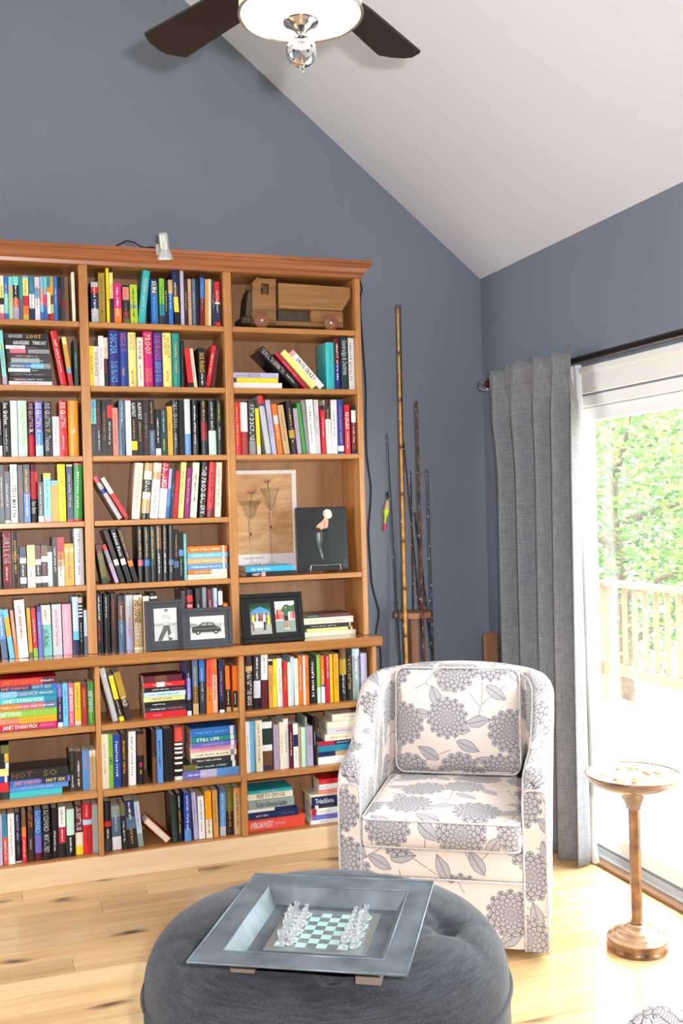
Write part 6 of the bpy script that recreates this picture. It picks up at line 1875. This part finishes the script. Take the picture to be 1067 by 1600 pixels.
ct = thing('curtain', 'grey woven curtain panel gathered beside the sliding door', 'curtain', (CX, 4.25, 0))
def fold(s, z):
    """x offset of the cloth: five uneven pleats, tight at the heading and looser below"""
    k = 1 - max(0, min(1, (z - .2) / 2.0))
    a = .046 + .01 * k
    ph = s * 4.4 * 2 * PI + 1.0 * math.sin(s * 6.5 + .4) + .5 * k * math.sin(8 * s + 1.3) + .9
    v = math.sin(ph) + .32 * math.sin(2 * ph + .9) + .1 * math.sin(ph * 3)
    head = max(0, min(1, (z - 2.02) / .12))
    return a * v * (1 - .62 * head) - .022 * head
def cy(s, z):
    f = max(0, min(1, (2.24 - z) / .55))
    f = f * f * (3 - 2 * f)
    left = 4.655 - .085 * f - .02 * max(0, 1 - z / 1.2)
    right = 3.862 + .01 * f
    return left + (right - left) * s - 4.25
q = MB()
ZT = 2.262
q.grid(lambda u, v: (fold(u, .012 + (ZT - .012) * v) - .018, cy(u, .012 + (ZT - .012) * v) + .012 * math.sin(u * 33) * (1 - v), .012 + (ZT - .012 + .01 * math.sin(u * 33)) * v), 150, 46)
o = q.obj('panel', M['curtain'], ct, world=False)
md = o.modifiers.new('cloth', 'SOLIDIFY')
md.thickness = .003
q = MB()
def linf(u, v):
    z = .006 + 2.2 * v
    fl = max(0, 1 - z / .16)
    return (.03 + .045 * u - .03 * fl * u + .006 * math.sin(u * 20), cy(1, z) + .26 - (.15 + .045 * max(0, min(1, (1.9 - z) / 1.2))) * u - .06 * fl ** 2 * u + .006 * math.sin(z * 9), z)
q.grid(linf, 16, 36)
o = q.obj('lining', M['lining'], ct, world=False)
md = o.modifiers.new('cloth', 'SOLIDIFY')
md.thickness = .002
q = MB()
q.grid(lambda u, v: (fold(u, 2.158) - .0205 , cy(u, 2.16), 2.158 + .004 * v), 150, 1)
q.obj('heading_seam', plain('curtain_stitching', '6c6c6e', .9), ct, world=False)

# ------------------------------------------------------------------ armchair
def armchair(loc, rot, label):
    t = thing('armchair', label, 'armchair', loc, rot, 'floral swivel armchairs')
    TH = .08
    HW = .37 - TH / 2
    path = [(-HW, y) for y in [0, .012, .03, .055, .09, .13, .18, .24, .3, .36, .42, .47]]
    for k in range(1, 9):
        a = PI - k / 9 * PI / 2
        path.append((-HW + .25 + .25 * math.cos(a), .5 + .25 * math.sin(a)))
    path += [(-.08, .75), (0, .755), (.08, .75)]
    path += [(-x, y) for x, y in reversed(path[:-3])]
    # tidy ordering: distances
    S = [0]
    for i in range(1, len(path)):
        S.append(S[-1] + math.dist(path[i], path[i - 1]))
    L = S[-1]
    def sst(x):
        x = max(0, min(1, x))
        return x * x * (3 - 2 * x)
    def top(s):
        d = min(s, L - s)
        h = .655 + .02 * sst(d / .2) + .235 * sst((d - .24) / .42) + .02 * sst((d - .6) / .35)
        if d < .06:
            h -= .06 - math.sqrt(max(0, .06 ** 2 - (.06 - d) ** 2))
        return h
    nrm = []
    for i in range(len(path)):
        a, c = path[max(i - 1, 0)], path[min(i + 1, len(path) - 1)]
        dx, dy = c[0] - a[0], c[1] - a[1]
        l = math.hypot(dx, dy)
        nrm.append((-dy / l, dx / l))
    def section(i):
        (x, y), (nx, ny), h = path[i], nrm[i], top(S[i])
        r = TH / 2
        pts, dist = [], []
        def P(o, z):
            fl = 1 + .075 * (z / .9) ** 1.3 * min(1, y / .35)
            pts.append(((x + nx * o) * fl, y + ny * o, z))
        zb = .03
        for z in (zb, zb + (h - r - zb) * .33, zb + (h - r - zb) * .66, h - r):
            P(r, z)
        e = r * .62
        for k in range(1, 8):
            a = k / 8 * PI
            P(r * math.copysign(abs(math.cos(a)) ** .6, math.cos(a)), h - r + r * math.sin(a) ** .6)
        for z in (h - r, zb + (h - r - zb) * .66, zb + (h - r - zb) * .33, zb):
            P(-r, z)
        return pts
    secs = [section(i) for i in range(len(path))]
    m = len(secs[0])
    q = MB()
    for sct in secs:
        q.v += sct
    for i in range(len(path) - 1):
        ta = [0]
        for k in range(1, m):
            ta.append(ta[-1] + math.dist(secs[i][k], secs[i][k - 1]))
        tb = [0]
        for k in range(1, m):
            tb.append(tb[-1] + math.dist(secs[i + 1][k], secs[i + 1][k - 1]))
        for k in range(m - 1):
            q.face((i * m + k, i * m + k + 1, (i + 1) * m + k + 1, (i + 1) * m + k),
                   [(S[i], ta[k]), (S[i], ta[k + 1]), (S[i + 1], tb[k + 1]), (S[i + 1], tb[k])], smooth=True)
    for i, sg in ((0, 1), (len(path) - 1, -1)):
        idx = list(range(i * m, i * m + m))
        uv = [(sg * .0 + secs[i][k][0] + .6, secs[i][k][2] + .11 * sg) for k in range(m)]
        q.face(idx if sg < 0 else idx[::-1], uv if sg < 0 else uv[::-1], smooth=False)
    # underside
    for i in range(len(path) - 1):
        q.face((i * m, (i + 1) * m, (i + 1) * m + m - 1, i * m + m - 1), smooth=False)
    q.obj('tub_frame', M['floral'], t, world=False)
    # welts around the arm fronts and along the arm edges
    for i, sg in ((0, 1), (len(path) - 1, -1)):
        w = MB()
        w.tube([(p[0], p[1] - .002, p[2]) for p in secs[i]], .0042, 6)
        w.obj('arm_welt', M['welt'], t, world=False)
    for side in (4, m - 5):
        w = MB()
        w.tube([secs[i][side] for i in range(len(path))], .004, 6)
        w.obj('edge_welt', M['welt'], t, world=False)
    IW = .37 - TH - .001
    # front apron and skirt
    q = MB()
    q.pillow((0, .30, .322), 2 * IW, .62, .105, .012, (0, .004, .0), 8, (.2, .1))
    q.obj('apron', M['floral'], t, world=False)
    q = MB()
    q.pillow((0, .30, .149), 2 * IW, .60, .236, .008, (0, .002, 0), 8, (.71, .43))
    q.obj('skirt', M['floral'], t, world=False)
    w = MB()
    w.tube([(-IW, -.008, .268), (IW, -.008, .268)], .0042, 6)
    w.obj('skirt_welt', M['welt'], t, world=False)
    # seat cushion
    q = MB()
    CWD = 2 * IW - .006
    q.pillow((0, .27, .432), CWD, .62, .115, .032, (0, .022, .022), 14, (.05, .61))
    cu = q.obj('seat_cushion', M['floral'], t, world=False)
    def loop(z, w_, d_, cy_, r, bow):
        pts = []
        for cx, cyy, a0 in ((w_ / 2 - r, d_ / 2 - r, 0), (-w_ / 2 + r, d_ / 2 - r, 90), (-w_ / 2 + r, -d_ / 2 + r, 180), (w_ / 2 - r, -d_ / 2 + r, 270)):
            for k in range(5):
                a = math.radians(a0 + k * 22.5)
                px, py = cx + r * math.cos(a), cyy + r * math.sin(a)
                pts.append((px, cy_ + py - bow * (1 - (2 * px / w_) ** 2) * (1 if py < 0 else -1) , z))
        return pts
    w = MB()
    w.tube(loop(.480, CWD - .012, .612, .27, .03, .012), .0042, 6, closed=True)
    w.tube(loop(.385, CWD - .012, .612, .27, .03, .012), .0042, 6, closed=True)
    w.obj('cushion_welt', M['welt'], cu, world=False)
    # back cushion
    RB = Matrix.Rotation(math.radians(-7), 3, 'X')
    q = MB()
    BC = Vector((0, .636, .705))
    q.pillow(BC, .52, .125, .43, .042, (0.0, .032, .014), 14, (.33, .85), RB)
    bk = q.obj('back_cushion', M['floral'], t, world=False)
    w = MB()
    def bloop(yo, W_, H_, r):
        pts = []
        for cx, cz, a0 in ((W_ / 2 - r, H_ / 2 - r, 0), (-W_ / 2 + r, H_ / 2 - r, 90), (-W_ / 2 + r, -H_ / 2 + r, 180), (W_ / 2 - r, -H_ / 2 + r, 270)):
            for k in range(5):
                a = math.radians(a0 + k * 22.5)
                px, pz = cx + r * math.cos(a), cz + r * math.sin(a)
                pts.append(BC + RB @ Vector((px, yo, pz + .012 * (1 - (2 * px / W_) ** 2) * (1 if pz > 0 else -1))))
        return pts
    w.tube(bloop(-.05, .51, .42, .035), .0042, 6, closed=True)
    w.tube(bloop(.05, .51, .42, .035), .0042, 6, closed=True)
    w.obj('cushion_welt', M['welt'], bk, world=False)
    q = MB()
    q.lathe([(0, 0), (.24, 0), (.245, .012), (.22, .028), (0, .031)], 36, (0, .38, 0))
    q.obj('swivel_base', M['blackwood'], t, world=False)
    return t
ch = armchair((1.496, 3.346, 0), math.radians(-32), 'cream armchair with grey flower print facing the round ottoman, by the curtain')
dup(ch, (1.40, 1.825, 0), math.radians(-148.0 - 1.5), 'matching floral armchair of which only an arm corner enters the photo')

# ------------------------------------------------------------------ round tufted ottoman
OX, OY, OR = .831, 2.624, .484
ot = thing('ottoman', 'round charcoal tufted ottoman carrying a metal tray', 'ottoman', (OX, OY, 0))
BT = [(0, 0)] + [(.325 * math.cos(math.radians(a)), .325 * math.sin(math.radians(a))) for a in (-33, 39, 111, 183, 255)]
SEG = [(BT[0], BT[k]) for k in range(1, 6)]
for k in range(1, 6):
    a = math.atan2(BT[k][1], BT[k][0])
    for da in (-15, 15):
        e = a + math.radians(da)
        SEG.append((BT[k], (.49 * math.cos(e), .49 * math.sin(e))))
    SEG.append((BT[k], BT[k % 5 + 1]))
def seg_d(p, s):
    (ax, ay), (bx, by) = s
    dx, dy = bx - ax, by - ay
    t = max(0, min(1, ((p[0] - ax) * dx + (p[1] - ay) * dy) / (dx * dx + dy * dy)))
    return math.hypot(p[0] - ax - t * dx, p[1] - ay - t * dy)
def otop(x, y):
    r = min(1, math.hypot(x, y) / OR)
    z = .34 + .174 * (1 - r ** 6) ** .4
    edge = max(0, min(1, (1 - r) / .1))
    d = min(math.hypot(x - bx, y - by) for bx, by in BT)
    z -= .030 * math.exp(-(d / .032) ** 2) + .010 * math.exp(-(d / .09) ** 2)
    ds = min(seg_d((x, y), s) for s in SEG)
    z -= .005 * edge * math.exp(-(ds / .012) ** 2)
    return z
q = MB()
def ott(u, v):
    r = OR * math.sin(v * PI / 2) ** .9 if v < 1 else OR
    a = 2 * PI * u
    x, y = r * math.cos(a), r * math.sin(a)
    return (x, y, otop(x, y))
q.grid(ott, 144, 56, closed_u=True)
q.obj('tufted_top', M['ott'], ot, world=False)
q = MB()
q.lathe([(OR - .02, .05), (OR, .055), (OR + .002, .18), (OR + .001, .34)], 96, cap=False)
q.lathe([(0, .05), (OR - .02, .05)], 96, cap=False)
q.obj('side_band', M['ott'], ot, world=False)
for z in (.34, .062):
    q = MB()
    q.tube([((OR + .003) * math.cos(2 * PI * k / 96), (OR + .003) * math.sin(2 * PI * k / 96), z) for k in range(96)], .006, 8, closed=True)
    q.obj('piping', M['ott'], ot, world=False)
for bx, by in BT:
    q = MB()
    q.lathe([(.013, -.003), (.0125, .003), (.008, .006), (0, .007)], 16, (bx, by, otop(bx, by) + .001))
    q.obj('button', M['ottdark'], ot, world=False)
for k in range(4):
    a = math.radians(45 + 90 * k)
    q = MB()
    q.lathe([(.018, 0), (.024, .05), (.026, .051)], 16, (.33 * math.cos(a), .33 * math.sin(a), 0))
    q.obj('foot', M['espresso'], ot, world=False)

# ------------------------------------------------------------------ metal tray with glass chess set
TRX, TRY, TA = .769, 2.465, math.radians(-30.1)
def on_top(x, y):
    return otop(TRX - OX + x * math.cos(TA) - y * math.sin(TA), TRY - OY + x * math.sin(TA) + y * math.cos(TA))
TZ = .505
ty = thing('serving_tray', 'square weathered grey metal tray on the round ottoman', 'tray', (TRX, TRY, TZ), TA)
W2, D2 = .2535, .286
IW2, ID2 = .192, .211
BW, BD = .164, .183
zo, zi, zb = .062, .060, .018
def side(nm, a, c, mat, th=.003):
    """sheet piece between an outer edge a and an inner edge c (each two points), with thickness"""
    q = MB()
    P = [a[0], a[1], c[1], c[0]]
    q.v += [tuple(p) for p in P] + [(p[0], p[1], p[2] - th) for p in P]
    q.face((0, 1, 2, 3))
    q.face((7, 6, 5, 4))
    for i in range(4):
        j = (i + 1) % 4
        q.face((i, i + 4, j + 4, j))
    return q.obj(nm, M[mat], ty, weld=True, world=False)
cor = [(-1, -1), (1, -1), (1, 1), (-1, 1)]
for i in range(4):
    (ax, ay), (bx, by) = cor[i], cor[(i + 1) % 4]
    r = side('rim', ((ax * W2, ay * D2, zo), (bx * W2, by * D2, zo)), ((ax * IW2, ay * ID2, zi), (bx * IW2, by * ID2, zi)), 'zinc')
    e = MB()
    e.tube([(ax * W2, ay * D2, zo), (bx * W2, by * D2, zo)], .0028, 6)
    e.tube([(ax * IW2, ay * ID2, zi + .0005), (bx * IW2, by * ID2, zi + .0005)], .0018, 6)
    e.obj('rolled_edge', M['zinc'], r, world=False)
    side('inner_wall', ((ax * IW2, ay * ID2, zi), (bx * IW2, by * ID2, zi)), ((ax * BW, ay * BD, zb), (bx * BW, by * BD, zb)), 'zincdark')
q = MB()
q.box(-BW, BW, -BD, BD, zb - .004, zb)
q.obj('tray_bottom', M['zincdark'], ty, world=False)
for sx in (-1, 1):
    for sy in (-1, 1):
        q = MB()
        x, y = sx * .150, sy * .175
        zf = max(on_top(x + i * .015, y + j * .01) for i in (-2, 0, 2) for j in (-2, 0, 2)) - TZ + .0008
        q.box(x - .03, x + .03, y - .02, y + .02, min(zf, zb - .008), zb - .0042, .002)
        q.obj('foot', plain('pale_wood_foot', '7d7169', .5), ty, world=False)

CBZ = TZ + zb + .0004
cb = thing('chessboard', 'frosted and clear glass chessboard lying in the metal tray', 'chessboard', (.781, 2.48, CBZ), math.radians(-30.1))
q = MB()
q.box(-.127, .127, -.125, .125, .0, .005, .001)
q.obj('glass_plate', M['boardglass'], cb, world=False)
SQ = .0264
sqm = MB()
sqm.box(-SQ / 2 + .0002, SQ / 2 - .0002, -SQ / 2 + .0002, SQ / 2 - .0002, 0, .0006)
sqm = sqm.mesh('frosted_square', M['frost'])
for i in range(8):
    for j in range(8):
        if (i + j) % 2 == 0:
            put('frosted_square', sqm, cb, ((i - 3.5) * SQ, (j - 3.5) * SQ, .005))
PROF = {
 'pawn': [(0, 0), (.0085, 0), (.009, .002), (.0075, .005), (.0045, .008), (.0035, .014), (.0055, .016), (.0035, .0175), (.0055, .021), (.006, .0235), (.0048, .027), (.002, .0288), (0, .029)],
 'rook': [(0, 0), (.0095, 0), (.0098, .003), (.007, .007), (.0055, .011), (.0052, .022), (.0075, .025), (.0075, .033), (.0055, .033), (.0055, .030), (0, .030)],
 'bishop': [(0, 0), (.0095, 0), (.0098, .003), (.007, .007), (.0045, .011), (.004, .022), (.007, .0245), (.0042, .0265), (.0062, .031), (.006, .035), (.003, .040), (.0018, .0415), (.0022, .0435), (0, .0445)],
 'queen': [(0, 0), (.0105, 0), (.0108, .003), (.008, .008), (.005, .013), (.0045, .028), (.0078, .0305), (.005, .0325), (.006, .038), (.0085, .044), (.006, .0435), (.003, .046), (.0025, .048), (0, .049)],
 'king': [(0, 0), (.0105, 0), (.0108, .003), (.008, .008), (.005, .013), (.0045, .030), (.008, .0325), (.005, .0345), (.0062, .041), (.008, .046), (.006, .0475), (.0022, .049), (.0022, .051), (0, .051)],
 'knight': [(0, 0), (.0095, 0), (.0098, .003), (.007, .007), (.0062, .010), (0, .0101)]}
pm_ = {}
for kind, pr in PROF.items():
    q = MB()
    q.lathe(pr, 16)
    if kind == 'king':
        q.box(-.0012, .0012, -.0012, .0012, .0505, .057)
        q.box(-.0032, .0032, -.0012, .0012, .0525, .055)
    if kind == 'knight':
        q.prism([(-.006, .009), (.006, .009), (.0062, .018), (.0045, .026), (.002, .034), (.0005, .031), (-.0035, .0295), (-.0085, .023), (-.0078, .0205), (-.003, .0215), (-.0035, .017)], -.0035, .0035)
    pm_[kind] = q.mesh(kind, M['chess'])
ORDER = ['rook', 'knight', 'bishop', 'queen', 'king', 'bishop', 'knight', 'rook']
RK = ['nearest', 'second', 'third', 'fourth', 'fifth', 'sixth', 'seventh', 'farthest']
MR = Matrix.Rotation(math.radians(-30.1), 4, 'Z')
jr = random.Random(2)
for sidei, (army, back, pawn) in enumerate((('left', 0, 1), ('right', 7, 6))):
    for j in range(8):
        for kind, col_ in ((ORDER[j], back), ('pawn', pawn)):
            p = MR @ Vector(((col_ - 3.5) * SQ + jr.uniform(-.0015, .0015), (j - 3.5) * SQ + jr.uniform(-.0015, .0015), 0))
            z = .0058
            o = put('chess_' + kind, pm_[kind], None, (.781 + p.x, 2.48 + p.y, CBZ + z))
            o.rotation_euler = (0, 0, math.radians(-30.1 + (180 if army == 'right' else 0)))
            if kind == 'pawn':
                lab = 'clear glass pawn of the %s army, %s from the front of the board' % (army, RK[j] if j not in (0, 7) else ('first' if j == 0 else 'last'))
            elif kind in ('king', 'queen'):
                lab = 'clear glass %s of the %s army on the glass chessboard' % (kind, army)
            else:
                lab = 'clear glass %s of the %s army, on its %s side' % (kind, army, 'near' if j < 4 else 'far')
            tag(o, lab, 'chess piece', 'glass chess pieces on the board')

# ------------------------------------------------------------------ smoking stand by the door
SX, SY = 2.152, 3.125
st = thing('pedestal_stand', 'slender pedestal stand with brown marbled column and white dish by the door', 'stand', (SX, SY, 0))
q = MB()
q.lathe([(0, 0), (.102, 0), (.107, .005), (.108, .012), (.105, .015), (.105, .034), (.107, .037), (.105, .042)], 48, cap=False)
q.obj('base_drum', M['column'], st, world=False)
q = MB()
q.lathe([(.105, .042), (.101, .047), (.09, .049), (.088, .056), (.083, .060), (.072, .062), (.07, .069), (.064, .073), (.05, .076), (.036, .078), (.036, .086), (.03, .09), (.0, .09)], 48, cap=False)
q.obj('base_step', plain('polished_tan_top', 'a07c5c', .16, noise=.3, nscale=20, coat=.7), st, world=False)
q = MB()
q.lathe([(.022, .089), (.026, .095), (.0205, .102), (.0195, .11), (.0205, .49), (.023, .5)], 8, smooth=False, cap=False)
q.obj('column', M['column'], st, world=False)
q = MB()
q.lathe([(.023, .498), (.03, .504), (.027, .512), (.034, .518), (.034, .526), (.041, .536), (.045, .548), (.06, .558), (.085, .568), (.12, .579), (.15, .593), (.164, .606), (.168, .618), (.165, .624)], 56, cap=False)
q.obj('dish_underside', plain('taupe_turned_dish', '84695a', .25, noise=.25, nscale=16, coat=.5), st, world=False)
q = MB()
q.lathe([(.165, .624), (.161, .623), (.152, .612), (.13, .603), (.08, .596), (0, .594)], 56, cap=False)
q.obj('dish', M['dish'], st, world=False)
q = MB()
q.tube([(.165 * math.cos(2 * PI * k / 56), .165 * math.sin(2 * PI * k / 56), .622) for k in range(56)], .0045, 8, closed=True)
q.obj('rim_band', M['column'], st, world=False)
q = MB()
rr = random.Random(9)
for k in range(60):
    a, d = rr.uniform(0, 2 * PI), .125 * math.sqrt(rr.random())
    x, y = SX + d * math.cos(a), SY + d * math.sin(a)
    s = rr.uniform(.007, .014)
    q.col(rr.choice(['f0ece6', 'f0ece6', 'e8d8c4', 'e2a45a', 'd97a3c', 'efd98a', 'c9b49a', 'b98a6a']))
    zz = .597 + .011 * (d / .13) ** 2 + s * .45
    q.lathe([(0, -s * .5), (s * .8, -s * .25), (s, 0), (s * .7, s * .35), (0, s * .5)], 7, (x, y, zz))
o = q.obj('polished_pebbles', M['stone'])
o['kind'] = 'stuff'
o['label'] = 'white and orange polished pebbles filling the dish of the stand'

# ------------------------------------------------------------------ ceiling fan with drum light
FX, FY, FZ = .82, 2.6, 2.903
CZ = RZ - SLOPE * (FX - RX)
fn = thing('ceiling_fan', 'ceiling fan with espresso blades, white drum light and hanging glass ball', 'ceiling fan', (FX, FY, FZ))
q = MB()
q.lathe([(.0, CZ - FZ - .07), (.075, CZ - FZ - .075), (.07, CZ - FZ - .11), (.02, CZ - FZ - .13)], 32, cap=False)
q.obj('canopy', M['chrome'], fn, world=False)
q = MB()
q.tube([(0, 0, CZ - FZ - .02), (0, 0, .26)], .0125, 14)
q.obj('downrod', M['chrome'], fn, world=False)
q = MB()
q.lathe([(0, .27), (.04, .265), (.09, .25), (.105, .22), (.105, .16), (.09, .13), (.05, .115), (0, .113)], 40, cap=False)
q.obj('motor_housing', M['chrome'], fn, world=False)
DR = .1625
q = MB()
q.lathe([(DR, .0), (DR, .105), (DR - .003, .105), (DR - .003, .0)], 64, cap=False)
q.obj('drum_shade', M['shade'], fn, world=False)
for z in (.002, .103):
    q = MB()
    q.tube([(DR * math.cos(2 * PI * k / 64), DR * math.sin(2 * PI * k / 64), z) for k in range(64)], .0042, 8, closed=True)
    q.obj('chrome_ring', M['chrome'], fn, world=False)
q = MB()
q.lathe([(DR - .004, .003), (DR * .8, -.004), (DR * .5, -.010), (0, -.013)], 64, cap=False)
o = q.obj('diffuser', M['shade'], fn, world=False)
q = MB()
q.lathe([(0, -.012), (.046, -.012), (.049, -.016), (.046, -.022), (.036, -.025), (.034, -.03), (.022, -.036), (.014, -.045), (.008, -.052), (.0, -.053)], 32, cap=False)
q.obj('finial_plate', M['chrome'], fn, world=False)
q = MB()
q.lathe([(0, -.055)] + [(.041 * math.sin(k / 14 * PI), -.096 + .041 * math.cos(k / 14 * PI)) for k in range(1, 14)] + [(0, -.137)], 32, cap=False)
q.obj('glass_ball', M['glass'], fn, world=False)
q = MB()
q.lathe([(0, -.134), (.006, -.136), (.008, -.141), (.006, -.147), (.003, -.149), (0, -.152)], 16, cap=False)
q.obj('ball_tip', M['chrome'], fn, world=False)
q = MB()
q.tube([(0, 0, -.053), (0, 0, -.138)], .0025, 8)
q.obj('pull_rod', M['chrome'], fn, world=False)
out_ = [(.19, -.045), (.30, -.062), (.62, -.074), (.655, -.03), (.66, .0), (.648, .045), (.625, .078), (.3, .064), (.19, .045)]
for k in range(5):
    a = math.radians(42.5 + 72 * k)
    q = MB()
    q.prism(out_, -.004, .004, 'z')
    q.move(Matrix.Rotation(a, 4, 'Z') @ Matrix.Translation((0, 0, .135)) @ Matrix.Rotation(math.radians(11), 4, 'X'))
    bl = q.obj('blade', M['espresso'], fn, world=False)
    q = MB()
    q.box(.08, .26, -.018, .018, .006, .012, .002)
    q.move(Matrix.Rotation(a, 4, 'Z') @ Matrix.Translation((0, 0, .135)) @ Matrix.Rotation(math.radians(11), 4, 'X'))
    q.obj('blade_arm', M['chrome'], bl, world=False)
# the lamp inside the drum
lamp('fan_bulb', 'POINT', (FX, FY, FZ + .055), (0, 0, -1), 3.0, (1, .96, .88), shadow_soft_size=.03)
